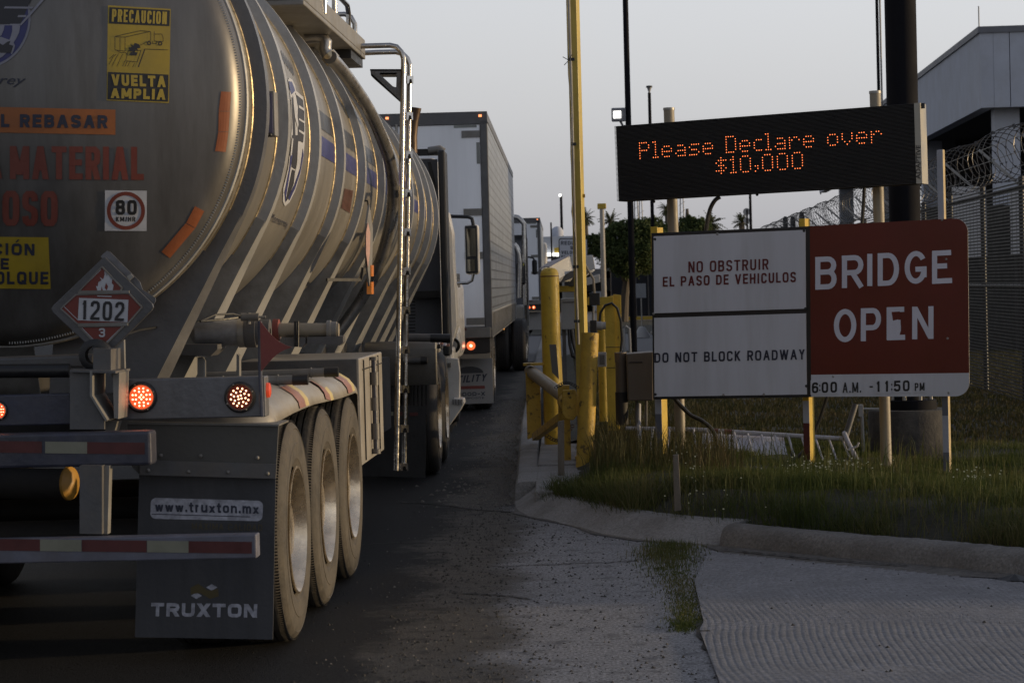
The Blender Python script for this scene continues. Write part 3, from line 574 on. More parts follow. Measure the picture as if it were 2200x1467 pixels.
def blades(name, X, Y, Z, H, wd, m, label, lean=.5, cat='grass', dirx=.25):
    n = len(X); a = rng.random(n) * 2 * PI; ln = (rng.random(n) ** 1.5) * lean * H; la = rng.random(n) * 2 * PI
    ux, uy = np.cos(a) * wd, np.sin(a) * wd; lx, ly = np.cos(la) * ln + dirx * H * rng.random(n) * .3, np.sin(la) * ln
    z0 = Z - .01
    vs = np.empty((n, 5, 3))
    vs[:, 0] = np.stack([X - ux, Y - uy, z0], 1); vs[:, 1] = np.stack([X + ux, Y + uy, z0], 1)
    vs[:, 2] = np.stack([X + lx * .35 - ux * .7, Y + ly * .35 - uy * .7, Z + H * .6], 1); vs[:, 3] = np.stack([X + lx * .35 + ux * .7, Y + ly * .35 + uy * .7, Z + H * .6], 1)
    vs[:, 4] = np.stack([X + lx, Y + ly, Z + H * (1 - .25 * ln / (H + 1e-6))], 1)
    me = bpy.data.meshes.new(name); me.vertices.add(n * 5); me.vertices.foreach_set('co', vs.ravel())
    idx = np.arange(n)[:, None] * 5; quad = idx + np.array([0, 1, 3, 2]); tri = idx + np.array([2, 3, 4])
    loops = np.concatenate([quad, tri], 1).ravel(); me.loops.add(len(loops)); me.loops.foreach_set('vertex_index', loops.astype(np.int32))
    st = (np.arange(n)[:, None] * 7 + np.array([0, 4])).ravel(); me.polygons.add(n * 2); me.polygons.foreach_set('loop_start', st.astype(np.int32))
    me.update(calc_edges=True); me.validate(); me.materials.append(m)
    o = bpy.data.objects.new(name, me); COL.objects.link(o); WLD[o.name] = Matrix(); return tag(o, label, cat, None, 'stuff')
def scatter(n, x0, x1, y0, y1, smin=.22):
    X = rng.uniform(x0, x1, n); Y = rng.uniform(y0, y1, n); S = sdist(X, Y)
    ok = (S > smin) & ~((X < .2) & (Y > 17.2)); return X[ok], Y[ok], S[ok]
X, Y, S = scatter(420000, -.4, 6.6, 12.3, 20.5)
dn = fbm(X * 1.4 + 9, Y * 1.4); bare = np.exp(-(((X - 1.55) / .22) ** 2 + ((Y - 14.9) / .35) ** 2)) 
ok = rng.random(len(X)) < np.clip((dn - .28) * 4, .05, 1) * (1 - .85 * np.clip(bare, 0, 1)); X, Y, S = X[ok], Y[ok], S[ok]
Hh = (.035 + .10 * fbm(X * .9, Y * .9 + 4)) * rng.uniform(.5, 1.5, len(X)) * (1 + .5 * (1 - ss(1.0, 2.6, X))) * (1 - .5 * ss(15.2, 17.0, Y)) * (1 + .9 * (1 - ss(.25, .9, S)))
blades('grass', X, Y, lawn_h(X, Y), Hh * .9, .0019, GRASS, 'short green grass covering the bank behind the kerb under the signs', lean=1.7)
X, Y, S = scatter(60000, -.4, 6.5, 12.3, 18, .15); ok = S < .55; X, Y = X[ok], Y[ok]; ok = rng.random(len(X)) < np.clip((fbm(X * 2.3 + 5, Y * 2.3) - .36) * 5, 0, 1); X, Y = X[ok], Y[ok]
blades('overhanging_grass', X, Y, lawn_h(X, Y), rng.uniform(.06, .17, len(X)), .0020, GRASS, 'shaggy clumps of grass hanging over the back edge of the kerb', lean=2.2)
X, Y, S = scatter(2200, .15, 1.3, 16.8, 20.5)
Hh = rng.uniform(.12, .36, len(X)); blades('tall_grass', X, Y, lawn_h(X, Y), Hh, .003, GRASSD, 'tall dry straw coloured grass growing round the yellow posts', lean=.7)
X, Y, S = scatter(2600, 1.0, 6.5, 13.4, 19.5)
Hh = rng.uniform(.12, .30, len(X)); blades('weeds', X, Y, lawn_h(X, Y), Hh, .0028, GRASS, 'scattered long weed stalks sticking up from the short grass', lean=1.0)
X, Y, S = scatter(140000, -.2, 12, 20.5, 46)
ok = rng.random(len(X)) < np.clip(1.1 - (Y - 20) / 40, .2, 1); X, Y = X[ok], Y[ok]
Hh = (.025 + .05 * fbm(X * .7, Y * .5)) * rng.uniform(.6, 1.5, len(X)); blades('field_grass', X, Y, lawn_h(X, Y), Hh, .008, GRASSD, 'dry grass field stretching back to the razor wire fence', lean=1.0)
# grass in the joint of the paving
q = [(1440, 1168, 55), (1432, 1195, 80), (1440, 1225, 70), (1465, 1260, 62), (1475, 1300, 50), (1478, 1335, 45), (1465, 1352, 30)]
xs, ys, hs = [], [], []
for _ in range(6500):
    t = random.random() * (len(q) - 1); i = int(t); f = t - i; c = [q[i][k] * (1 - f) + q[i + 1][k] * f for k in range(3)]
    p = G(c[0] + random.gauss(0, .46) * c[2] , c[1] + random.uniform(-9, 9))
    if sdist(np.array([p.x]), np.array([p.y]))[0] > 0: continue
    xs.append(p.x); ys.append(p.y); hs.append((.014 + .034 * math.exp(-((c[1] - 1185) / 22) ** 2)) * random.uniform(.5, 1.4))
blades('joint_grass', np.array(xs), np.array(ys), np.zeros(len(xs)), np.array(hs), .0022, GRASS, 'strip of green grass growing in the pavement joint in front of the kerb', lean=1.6)
# tiny white flowers
mb = MB()
for (a, b, c, d, n) in ((1475, 1000, 30, 28, 34), (1500, 1050, 40, 22, 12), (1800, 1022, 75, 12, 60), (1700, 1030, 40, 20, 18), (2100, 1050, 60, 6, 22), (1560, 1075, 60, 20, 10)):
    for _ in range(n):
        px_, py_ = random.gauss(a, c * .6), random.gauss(b, d * .6); p = G(px_, py_, .24); s_ = sdist(np.array([p.x]), np.array([p.y]))[0]
        if s_ < .2: continue
        r = random.uniform(.004, .008); z = float(lawn_h(np.array([p.x]), np.array([p.y]))[0]) + random.uniform(.06, .13)
        mb.add([(p.x + r * math.cos(k * 1.257), p.y + r * .6 * math.sin(k * 1.257), z + r * .6 * math.sin(k * 1.257)) for k in range(5)], [(0, 1, 2, 3, 4)])
        mb.add([(p.x - .001, p.y, z - .1), (p.x + .001, p.y, z - .1), (p.x, p.y, z)], [(0, 1, 2)])
mb.make('wildflowers', mat('petal', (.5, .47, .3), .7, 0, bump=0), None, kind='stuff', label='tiny pale wildflowers dotted through the grass under the signs', cat='flowers', keep=True)
# ragged black scrap of cloth at the right edge of the apron
p = G(2180, 1246, .01); mb = MB()
for k in range(9): a = k / 9 * 2 * PI; mb.v.append((p.x + .09 * math.cos(a) * (1 + .3 * math.sin(3 * a)), p.y + .06 * math.sin(a), .014))
mb.v.append((p.x, p.y, .045)); mb.v.append((p.x + .04, p.y + .01, .038)); mb.f = [(k, (k + 1) % 9, 9) for k in range(9)]
mb.make('rubber_scrap', BLACK, None, label='torn black rubber scrap lying beside the kerb at the right edge', cat='litter')
# ------------------------------------------------------------------ tanker trailer
TT = Matrix.Translation((-2.57, 10.8, 0)) @ Matrix.Rotation(math.radians(-1.35), 4, 'Z'); TI = TT.inverted(); TI3 = TI.to_3x3()
R0, ZC, LEN, KN, RC = 1.135, 2.572, 12.6, .15, 2.6
YC = math.sqrt((RC - KN) ** 2 - (R0 - KN) ** 2)
RJ = (R0 - KN) * RC / (RC - KN)
def head_y(r): return YC - math.sqrt(RC * RC - r * r) if r < RJ else -math.sqrt(max(0, KN * KN - (r - R0 + KN) ** 2))
def lr(px, py): return TI @ EYE, TI3 @ ray(px, py)
def Lp(px, py, y): o, d = lr(px, py); return o + d * ((y - o.y) / d.y)
def Lx(px, py, x): o, d = lr(px, py); return o + d * ((x - o.x) / d.x)
def headS(px, py, off=0.):
    y = -.2
    for _ in range(7):
        p = Lp(px, py, y); r = min(math.hypot(p.x, p.z - ZC), R0 - 1e-4); y = head_y(r) - off
    return TT @ Lp(px, py, y)
def cylS(px, py, off=0.):
    o, d = lr(px, py); y = 2.0; a = d.x ** 2 + d.z ** 2
    for _ in range(8):
        r = (R0 + off) * (1 - .0082 * y); zc = ZC - .0165 * y; ox, oz = o.x, o.z - zc; b = 2 * (ox * d.x + oz * d.z); c = ox * ox + oz * oz - r * r
        t = (-b - math.sqrt(max(b * b - 4 * a * c, 0))) / (2 * a); y = (o + d * t).y
    return TT @ (o + d * t)
def warp(mb):
    """the barrel narrows and drops slightly towards the tractor"""
    mb.v = [(x * (1 - .0082 * max(y, 0)), y, ZC + (z - ZC) * (1 - .0082 * max(y, 0)) - .0165 * max(y, 0)) for x, y, z in mb.v]; return mb
def flatS(y):
    def f(px, py, off=0.): return TT @ Lp(px, py, y - off)
    return f
def bp(px0, py0, px1, py1, y, dep, mb=None):
    """box whose rear face fills a picture rectangle at local depth y"""
    ym, xm = (py0 + py1) / 2, (px0 + px1) / 2; a, b = V((Lp(px0, ym, y).x, y, Lp(xm, py0, y).z)), V((Lp(px1, ym, y).x, y, Lp(xm, py1, y).z)); mb = mb or MB()
    return mb.box(((a.x + b.x) / 2, y + dep / 2, (a.z + b.z) / 2), (abs(b.x - a.x), dep, abs(b.z - a.z)))
def lb(x0, x1, y0, y1, z0, z1, mb=None): return (mb or MB()).box(((x0 + x1) / 2, (y0 + y1) / 2, (z0 + z1) / 2), (x1 - x0, y1 - y0, z1 - z0))
TK = thing('tanker_trailer', 'dirty aluminium tanker trailer with ribbed barrel and diamond 1202 placard', 'tanker trailer', TT @ V((0, -1.1, 0)))
def mk(mb, name, m, parent=None, **k): return mb.make(name, m, parent or TK, M=TT, **k)
head = MB(); prof = [(head_y(r), r) for r in [1e-4, .15, .3, .45, .6, .75, .9, 1.0, RJ]]
for k in range(1, 13): a = math.asin((RJ - R0 + KN) / KN); a += (PI / 2 - a) * k / 12; prof.append((-KN * math.cos(a), R0 - KN + KN * math.sin(a)))
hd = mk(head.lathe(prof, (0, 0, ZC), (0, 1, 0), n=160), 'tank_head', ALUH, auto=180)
brl = mk(warp(MB().lathe([(.002, R0), (LEN, R0), (LEN + .12, R0 - .06), (LEN + .22, R0 - .25), (LEN + .3, .6), (LEN + .33, .01)], (0, 0, ZC), (0, 1, 0), n=160)), 'tank_barrel', ALU)
# seam: two raised rings with a row of weld ripples between them
mb = MB(); pf = [(-.012, R0 - .004), (-.012, R0 + .006), (.0, R0 + .012), (.012, R0 + .006), (.012, R0 - .004)]
mb.lathe(pf, (0, 0, ZC), (0, 1, 0), n=160); sm_ = mk(mb, 'head_seam', RIBM, hd)
mb = MB()
for k in range(560):
    a = 2 * PI * k / 560
    if not (-PI * .45 < a < PI * .55 or a > PI * 1.5): continue
    c, s = math.cos(a), math.sin(a); Rr = R0 - .018
    mb.box((Rr * c, head_y(Rr) - .001, ZC + Rr * s), (.016, .006, .004), R=Matrix.Rotation(-a, 3, 'Y'))
mk(mb, 'weld_ripples', RIBM, hd)
mk(MB().lathe([(.02, R0 - .002), (.024, R0 + .012), (.05, R0 + .012), (.056, R0 - .002)], (0, 0, ZC), (0, 1, 0), n=160), 'edge_band', BEAD, hd)
# ribs with straight lower legs and plates down to the frame
PH = math.radians(-27); RIBY = [.24, 1.08, 2.42, 3.72, 5.05, 6.5, 7.85, 9.25, 10.55, 11.5, 12.45]
def rib_sections(hh):
    sec = []; Ro = R0 + hh; n = 64
    t = V((math.sin(PH), 0, -math.cos(PH))); e0 = V((Ro * math.cos(PH), 0, ZC + Ro * math.sin(PH))); i0 = V((R0 * math.cos(PH), 0, ZC + R0 * math.sin(PH)))
    if t.x > 0: t = -t
    zend = 1.12; tl = (e0.z - zend) / abs(t.z)
    for k in (1, .8, .6, .4, .2, .08): sec.append((e0 + t * tl * k, e0 + t * tl * k + V((-.13, 0, .07)), min(1, k * 3)))
    for k in range(n + 1):
        a = PH + (PI - 2 * PH) * k / n; sec.append((V((Ro * math.cos(a), 0, ZC + Ro * math.sin(a))), V(((R0 - .003) * math.cos(a), 0, ZC + (R0 - .003) * math.sin(a))), 0))
    for o_, i_, c_ in reversed(sec[:6]): sec.append((V((-o_.x, 0, o_.z)), V((-i_.x, 0, i_.z)), c_))
    return sec, e0, t, tl
GUSM = mat('gusset_alloy', (.26, .26, .255), .45, .35, var=.2, scale=5, dirt=(.07, .06, .05), dirt_amt=.5)
for i, y in enumerate(RIBY):
    hh = .062 if i else .07; sec, e0, t, tl = rib_sections(hh); mb = MB()
    wb, wo = .058, .050
    for o_, i_, c_ in sec:
        m_ = o_.lerp(i_, .30 * c_)
        for q, dy in ((i_, -wb), (m_, -wo), (o_, wo), (i_, wb)): mb.v.append((q.x, y + dy, q.z))
    mb.f = [(4 * a + b, 4 * a + 4 + b, 4 * a + 5 + b, 4 * a + 1 + b) for a in range(len(sec) - 1) for b in range(3)] + [(0, 1, 2, 3), tuple(4 * (len(sec) - 1) + b for b in (3, 2, 1, 0))]
    mb.smooth = True; rb = mk(warp(mb), 'rib', RIBM if i else mat('rear_ring_grey', (.12, .12, .125), .45, .3, var=.15), auto=25)
    mb = MB(); a0, a1 = PH - .2, PI - PH + .2
    pts = [(math.cos(a0 + (a1 - a0) * k / 90) * (R0 + .002), y - wb - .004, ZC + math.sin(a0 + (a1 - a0) * k / 90) * (R0 + .004)) for k in range(91)]
    mk(warp(mb.tube(pts, .0075, 6)), 'weld_bead', BEAD, rb)
    # rear and front plate closing the rib below the tank
    for sgn in (1, -1):
        arcp = [V((R0 * math.cos(PH + (math.radians(-82) - PH) * k / 14) * sgn * .995, y - .066, ZC + R0 * math.sin(PH + (math.radians(-82) - PH) * k / 14) * .995)) for k in range(15)]
        e1 = e0 + t * tl; poly = [V(((e0.x - .004) * sgn, y - .066, e0.z)), V(((e0.x - .118) * sgn, y - .066, e0.z - .20)), V(((e1.x - .046) * sgn, y - .066, e1.z)), V((.12 * sgn, y - .066, 1.12))] + arcp[::-1]
        if sgn > 0 or i < 2: mk(warp(MB().prism(poly, (0, .012, 0))), 'gusset_plate', GUSM if i else MATS['rear_ring_grey'], rb)
# decals between the ribs: dark and blue stripe blocks
DSTR = mat('stripe_dark', (.05, .05, .055), .4, .5, bump=.05); DBLU = mat('stripe_blue', (.05, .055, .19), .4, .4, bump=.05)
def band(y0, y1, z0, z1, m, name):
    mb = MB(); ph0, ph1 = math.asin((z0 - ZC) / R0), math.asin((z1 - ZC) / R0); n = 6
    for k in range(n + 1):
        a = ph0 + (ph1 - ph0) * k / n
        for y in (y0, y1): mb.v.append(((R0 + .003) * math.cos(a), y, ZC + (R0 + .003) * math.sin(a)))
    mb.f = [(2 * k, 2 * k + 2, 2 * k + 3, 2 * k + 1) for k in range(n)]; mb.smooth = True; mk(warp(mb), name, m, brl)
for i in (2, 3, 4, 5, 6, 7, 8, 9):
    a, b = RIBY[i] + .07, RIBY[i + 1] - .07
    band(a, b, 2.665, 2.785, DSTR, 'dark_stripe'); band(a, b, 2.50, 2.62, DBLU, 'blue_stripe')

# ---- printing on the head
MG = mat('vinyl_white', (.42, .43, .46), .5, 0, var=.12, scale=20, bump=.04); YS = mat('sticker_yellow', (.33, .24, .02), .45, 0, var=.12, scale=8, dirt=(.2, .15, .03), dirt_amt=.5, bump=.05)
OS = mat('sticker_orange', (.30, .095, .02), .45, 0, var=.15, scale=8, dirt=(.18, .07, .03), dirt_amt=.6, bump=.05)
RS = mat('vinyl_red', (.155, .032, .02), .5, 0, var=.2, scale=12, streak=True, dirt=(.13, .05, .035), dirt_amt=.6, bump=.05); YL = mat('vinyl_yellow_letters', (.34, .25, .03), .45, 0, bump=0)
wt = patch([(232, 12), (367, 20), (363, 222), (229, 216)], headS, YS, hd, 'caution_sticker', .003, 10)
for q in ([(235, 16), (365, 23), (364, 57), (234, 51)], [(232, 155), (362, 161), (361, 219), (231, 214)]): patch(q, headS, INK, wt, 'black_band', .0045, 8)
btext('PRECAUCION', [(241, 20), (359, 26), (358, 53), (240, 47)], headS, YL, wt, 4.2, off=.006, gap=.30)
btext('VUELTA', [(239, 160), (356, 164), (356, 188), (240, 184)], headS, YL, wt, 6, off=.006, gap=.25)
btext('AMPLIA', [(238, 190), (356, 192), (355, 215), (238, 211)], headS, YL, wt, 6, off=.006, gap=.25)
B_ = lambda pts, k=3.667: [(x / k, y / k) for x, y in pts]
lines = []
for pts in ([(905, 290), (905, 395), (985, 405), (985, 295), (905, 290)], [(905, 290), (1110, 243), (1185, 250), (985, 295)], [(1185, 250), (1185, 320), (1100, 360)], [(1215, 250), (1215, 325), (1285, 330), (1285, 300), (1275, 270), (1215, 270)], [(945, 300), (945, 400)],
            [(920, 400), (945, 415), (990, 415), (1000, 430)], [(1140, 388), (1325, 395)], [(860, 465), (900, 430)], [(860, 510), (890, 450), (915, 430)], [(880, 525), (915, 455), (935, 425)], [(920, 525), (950, 460), (965, 430)], [(965, 525), (985, 480)], [(985, 525), (1005, 480)], [(1005, 525), (1025, 485)], [(1045, 530), (1060, 500)], [(1010, 400), (1110, 400), (1080, 490), (990, 480), (1010, 400)], [(1200, 325), (1200, 345), (1235, 345), (1235, 328)]):
    lines += stroke(B_(pts), 1.0)
lines += stroke(B_([(1140, 390), (1090, 530)]), 2.2)
star = []
for k in range(16): a = 2 * PI * k / 16; r = (48 if k % 2 == 0 else 20); star.append((1060 + r * math.cos(a), 378 + r * .8 * math.sin(a)))
polys(lines + [B_(star), B_([(1030, 412), (1085, 415), (1075, 440), (1018, 436)])] + ringpx(1175 / 3.667, 342 / 3.667, 4.6, 4.6, 2.4, 14) + ringpx(1262 / 3.667, 345 / 3.667, 4.6, 4.6, 2.4, 14), headS, INK, wt, 'truck_drawing', .006)
st = patch([(-60, 229), (248, 236), (248, 290), (-60, 284)], headS, OS, hd, 'orange_sticker', .003, 10)
btext('AL REBASAR', [(-28, 245), (231, 248), (231, 276), (-28, 273)], headS, INKB, st, 7, off=.006, gap=.28)
btext('MATERIAL', [(21, 314), (309, 316), (309, 387), (21, 385)], headS, RS, hd, 13, off=.005, gap=.18); btext('LA', [(-72, 313), (4, 314), (4, 384), (-72, 383)], headS, RS, hd, 13, off=.005, gap=.18)
btext('OSO', [(5, 410), (124, 411), (124, 486), (5, 485)], headS, RS, hd, 14, off=.005, gap=.16)
btext('PELIGR', [(-225, 408), (-5, 410), (-5, 485), (-225, 484)], headS, RS, hd, 14, off=.005, gap=.16)
st = patch([(-90, 508), (104, 510), (109, 621), (-90, 619)], headS, YS, hd, 'yellow_sticker', .003, 8)
btext('ACCIÓN', [(-72, 521), (74, 524), (74, 549), (-72, 546)], headS, INKB, st, 5.5, off=.006, gap=.3)
btext('DE', [(-24, 554), (19, 555), (19, 579), (-24, 578)], headS, INKB, st, 5.5, off=.006, gap=.3); btext('REMOLQUE', [(-88, 583), (104, 584), (104, 611), (-88, 610)], headS, INKB, st, 5.5, off=.006, gap=.3)
st = patch([(225.5, 409), (315.5, 410), (315, 496.5), (225, 496)], headS, MG, hd, 'speed_sticker', .003, 6)
polys(ringpx(270.6, 453, 41, 41, 8, 40), headS, RS, st, 'red_ring', .005)
btext('80', rect(248, 430, 294, 462), headS, INK, st, 7, off=.006, gap=.2); btext('KM/HR', rect(249, 466, 291, 476), headS, INK, st, 2.2, off=.006, gap=.3)
for q in ([(475, 197), (497, 198), (494, 239), (470, 239)], [(470, 240), (494, 240), (491, 283), (469, 283)], [(469, 284), (491, 284), (485, 327), (462, 325)]): patch(q, headS, ORTAPE, hd, 'reflector_strip', .003, 4)
for q in ([(419, 443), (439, 454), (420, 490), (400, 479)], [(399, 480), (419, 491), (365, 555), (347, 541)]): patch(q, headS, ORTAPE, hd, 'reflector_strip', .003, 5)
text('Monterrey', [(-130, 160), (56, 163), (54, 188), (-130, 185)], headS, INKB, hd, 'script_lettering', .005, .0, .35)
# round emblem: blue disc with white rim, bars and a claw
MB_ = mat('vinyl_blue', (.028, .032, .13), .45, 0, var=.2, scale=10, bump=.05); EMW = mat('vinyl_pale', (.22, .22, .26), .5, 0, var=.15, scale=20, bump=.04)
EMK = mat('vinyl_charcoal', (.022, .022, .027), .5, 0, var=.25, scale=6, bump=.04)
em = polys([ellpx(-38, 38, 104, 110, 48)], headS, EMW, hd, 'round_emblem', .003, sub=4)
polys([ellpx(-38, 38, 99, 105, 48)], headS, MB_, em, 'emblem_disc', .0045, sub=4)
polys([[(-140, -60), (92, -60), (60, 15), (44, 53), (-140, 53)]], headS, EMK, em, 'emblem_field', .006, sub=4)
k6 = lambda pts: [(x / 6.667, y / 6.667) for x, y in pts]
polys([k6([(-400, 220), (380, 222), (370, 250), (-400, 248)]), k6([(70, 97), (480, 102), (460, 130), (55, 125)]), k6([(-400, 342), (290, 346), (280, 368), (-400, 365)]), k6([(600, 0), (640, -60), (660, -30), (430, 235), (300, 372), (285, 352)]),
       k6([(175, 368), (290, 368), (275, 470), (230, 560), (180, 640), (110, 620), (150, 540), (175, 450)]), k6([(-200, 368), (65, 368), (55, 430), (20, 510), (-60, 560), (-200, 560)])], headS, EMW, em, 'emblem_bars', .0075)
claw = k6([(40, 600), (120, 570), (190, 600), (215, 660), (200, 720), (170, 780), (120, 740), (60, 790), (30, 820), (-60, 860), (-60, 560), (10, 530)])
polys([claw], headS, EMW, em, 'emblem_claw', .0085)
polys([k6(p) for p in ([(40, 650), (110, 600), (150, 590), (130, 640), (190, 660), (110, 690), (170, 720), (160, 760), (100, 705), (50, 720), (20, 760), (-40, 740), (-40, 600)],)], headS, EMK, em, 'claw_shade', .0095)

# ---- printing on the right flank
sd_ = MB()
em2 = polys([[(x / 3.668 + 540, y / 3.668 + 100) for x, y in p] for p in ([(288, 265), (300, 248), (325, 265), (345, 310), (352, 350), (410, 400), (422, 520), (424, 700), (412, 870), (385, 1010), (345, 1140), (300, 1230), (265, 1260), (248, 1220), (252, 1120), (290, 960), (308, 800), (318, 640), (314, 450), (300, 340)],)], cylS, MG, brl, 'flank_emblem', .004, sub=3)
def sp_(*ps): return [[(x / 3.668 + 540, y / 3.668 + 100) for x, y in p] for p in ps]
polys(sp_([(295, 275), (320, 280), (340, 330), (345, 350), (318, 380), (302, 335)], [(262, 1150), (300, 960), (312, 830), (325, 860), (300, 1020), (275, 1180), (270, 1235)], [(408, 800), (412, 860), (385, 1000), (345, 1120), (300, 1215), (290, 1190), (340, 1090), (385, 960)]), cylS, MB_, em2, 'emblem_blue', .006, sub=2)
polys(sp_([(350, 365), (405, 412), (418, 520), (418, 660), (408, 760), (370, 740), (366, 600), (370, 480)], [(318, 400), (340, 420), (345, 600), (350, 760), (330, 900), (318, 960), (330, 700)], [(322, 700), (380, 700), (372, 860), (345, 970), (318, 950)], [(300, 1080), (322, 970), (345, 980), (335, 1080), (290, 1200), (272, 1225)]), cylS, EMK, em2, 'emblem_eagle', .006, sub=2)
polys(sp_([(374, 462), (418, 492), (418, 510), (374, 482)], [(376, 565), (420, 592), (420, 608), (376, 580)], [(376, 655), (420, 682), (418, 700), (376, 672)], [(350, 365), (410, 412), (412, 428), (352, 380)], [(330, 380), (352, 440), (372, 620), (366, 640), (345, 560), (335, 470)], [(368, 745), (402, 770), (370, 930), (350, 990), (362, 900)], [(322, 720), (332, 730), (318, 860), (308, 860)]), cylS, MG, em2, 'emblem_white', .008, sub=1)
text('Monterrey', [(586, 458), (620, 475), (617, 494), (578, 481)], cylS, INKB, brl, 'flank_lettering', .005)
for k in range(7):
    x0 = 604 + k * 3.6; y0 = 108 + k * 5
    polys([[(x0, y0), (x0 + 1.7, y0 + 2), (x0 + 7, y0 + 26), (x0 + 5, y0 + 24)]], cylS, EMK, brl, 'hatch_mark', .005)
for k in range(8):
    t_ = k / 8; x0 = 741 + 19 * t_; polys([[(x0, 405 + 5 * t_), (x0 + 1.4, 405 + 5 * t_), (x0 - 6, 448 + 12 * t_), (x0 - 7.5, 447 + 12 * t_)]], cylS, mat('faded_flank_red', (.13, .06, .045), .5, .2, var=.2, bump=0), brl, 'faded_letter', .005)

# ---- walkway on the tank shoulder
wk = bp(700, 0, 705, 2, 4, .1); wk.v = []; wk.f = []
a = Lp(672, 14, 2.65); b = Lp(770, 126, 5.95); zw = (a.z + b.z) / 2; xw = (a.x + b.x) / 2
wk = MB(); lb(xw - .95, xw, 2.65, 5.95, zw, zw + .03, wk); lb(xw - .012, xw, 2.65, 5.95, zw + .03, zw + .14, wk); lb(xw - .95, xw - .012, 2.65, 2.662, zw + .03, zw + .14, wk); lb(xw - .95, xw - .012, 5.938, 5.95, zw + .03, zw + .14, wk)
wk = mk(wk, 'walkway', GREYP, bev=.006)
mb = MB(); lb(xw - .16, xw - .02, 5.2, 5.94, zw - .06, zw - .002, mb); mk(mb, 'walkway_bracket', BLACK, wk)
def tp(pts, y): return [TT @ Lp(px, py, yy) if False else Lp(px, py, yy) for (px, py), yy in zip(pts, y)]
for pts, ys in (([(697, -60), (696, 30)], [3.6, 3.6]), ([(718, -60), (719, 60)], [4.3, 4.3]), ([(700, -30), (735, 0), (746, 12), (749, 30), (748, 88)], [4.0, 5.1, 5.3, 5.4, 5.4]), ([(702, 33), (740, 31), (754, 37), (762, 52), (763, 100)], [5.9] * 5)):
    mk(MB().tube(tp(pts, ys), .018, 10), 'handrail', CHROME, wk)
# vent elbow and pipe round the barrel
vy = 4.25
mk(MB().tube([Lp(x, y, vy) for x, y in [(655, 82), (680, 79), (694, 82), (700, 92), (698, 105), (702, 116), (712, 128)]], .042, 14), 'vent_elbow', PIPEB)
mk(MB().tube([Lp(704, 118, vy), Lp(716, 132, vy)], .052, 16), 'elbow_collar', BEAD)
q_ = [Lp(*p) for p in [(710, 124, 4.2), (735, 152, 4.4), (764, 192, 4.7), (792, 236, 5.0), (820, 296, 5.4), (838, 350, 5.8), (845, 410, 6.1), (839, 476, 6.2), (817, 560, 6.3), (778, 640, 6.4), (728, 712, 6.4)]]; q2_ = []
for i in range(len(q_) - 1):
    a, b, c, d = q_[max(i - 1, 0)], q_[i], q_[i + 1], q_[min(i + 2, len(q_) - 1)]
    for k in range(5): t = k / 5; q2_.append(.5 * ((2 * b) + (c - a) * t + (2 * a - 5 * b + 4 * c - d) * t * t + (-a + 3 * b - 3 * c + d) * t ** 3))
mk(MB().tube(q2_ + [q_[-1]], .044, 16), 'vent_pipe', PIPEB)
# ---- ladder
def lad(px, y): return P(px, 600, y).x
lr1, lr2 = (857, 16.45), (873.5, 16.95)
la = thing  # ladder is a part of the trailer, its pieces are sub-parts
def ladpt(px, py, Y): return P(px, py, Y)
def rail(x0, x1, Y, top):
    pts = top + [ladpt(x0 + (x1 - x0) * k / 8, (140 + (1010 - 140) * k / 8), Y) for k in range(9)]
    return MB().tube(pts, .019, 12)
ld = rail(867, 851, 16.45, [ladpt(764, 100, 16.45), ladpt(800, 99, 16.45), ladpt(838, 98, 16.45), ladpt(852, 101, 16.45), ladpt(862, 112, 16.45), ladpt(867, 126, 16.45)]).make('ladder', CHROME, TK)
rail(880, 868, 16.95, [ladpt(770, 115, 16.95), ladpt(810, 113, 16.95), ladpt(850, 112, 16.95), ladpt(865, 116, 16.95), ladpt(875, 126, 16.95), ladpt(880, 140, 16.95)]).make('ladder_rail', CHROME, ld)
for k, yy in enumerate([172, 250, 333, 415, 499, 583, 667, 752, 836, 921, 1003]):
    f = (yy - 140) / 870; xa, xb = 867 - 16 * f, 880 - 12 * f
    a, b = ladpt(xa, yy, 16.45), ladpt(xb, yy, 16.95); d = (b - a); n_ = V((1, 0, 0)); h = .055
    poly = [a + V((0, 0, h / 2)), b + V((0, 0, h / 2)), b - V((0, 0, h / 2)), a + d * .8 - V((0, 0, h * .45)), a + d * .65 - V((0, 0, -.005)), a + d * .35 - V((0, 0, -.005)), a + d * .2 - V((0, 0, h * .45)), a - V((0, 0, h / 2))]
    MB().prism(poly, n_ * .03).make('ladder_rung', CHROME, ld)
    if k == 10: pass
# diamond plate step under the ladder top
a = [ladpt(795, 149, 16.5), ladpt(866, 149, 16.5), ladpt(861, 220, 16.5), ladpt(797, 163, 16.5)]
i_ = [ladpt(817, 160, 16.5), ladpt(852, 160, 16.5), ladpt(850, 187, 16.5), ladpt(846, 186, 16.5)]
i_ = [ladpt(816, 160, 16.5), ladpt(852, 160, 16.5), ladpt(851, 188, 16.5), ladpt(844, 186, 16.5)]
mb = MB(); ex = V((0, .24, 0))
for q in ([a[0], a[1], i_[1], i_[0]], [a[1], a[2], i_[2], i_[1]], [a[2], a[3], i_[3], i_[2]], [a[3], a[0], i_[0], i_[3]]): mb.prism(q, (0, .02, 0)); 
mb.prism([a[0], a[1], a[1] - V((0, 0, .012)), a[0] - V((0, 0, .012))], ex); mb.prism([a[3], a[2], a[2] + V((-.01, 0, .02)), a[3] + V((0, 0, .02))], ex)
mb.prism([i_[0], i_[1], i_[1] + V((0, 0, .01)), i_[0] + V((0, 0, .01))], ex)
st_ = mb.make('step_bracket', mat('tread_plate', (.17, .17, .17), .5, .5, var=.3, scale=60, bump=.8, bscale=45), ld)

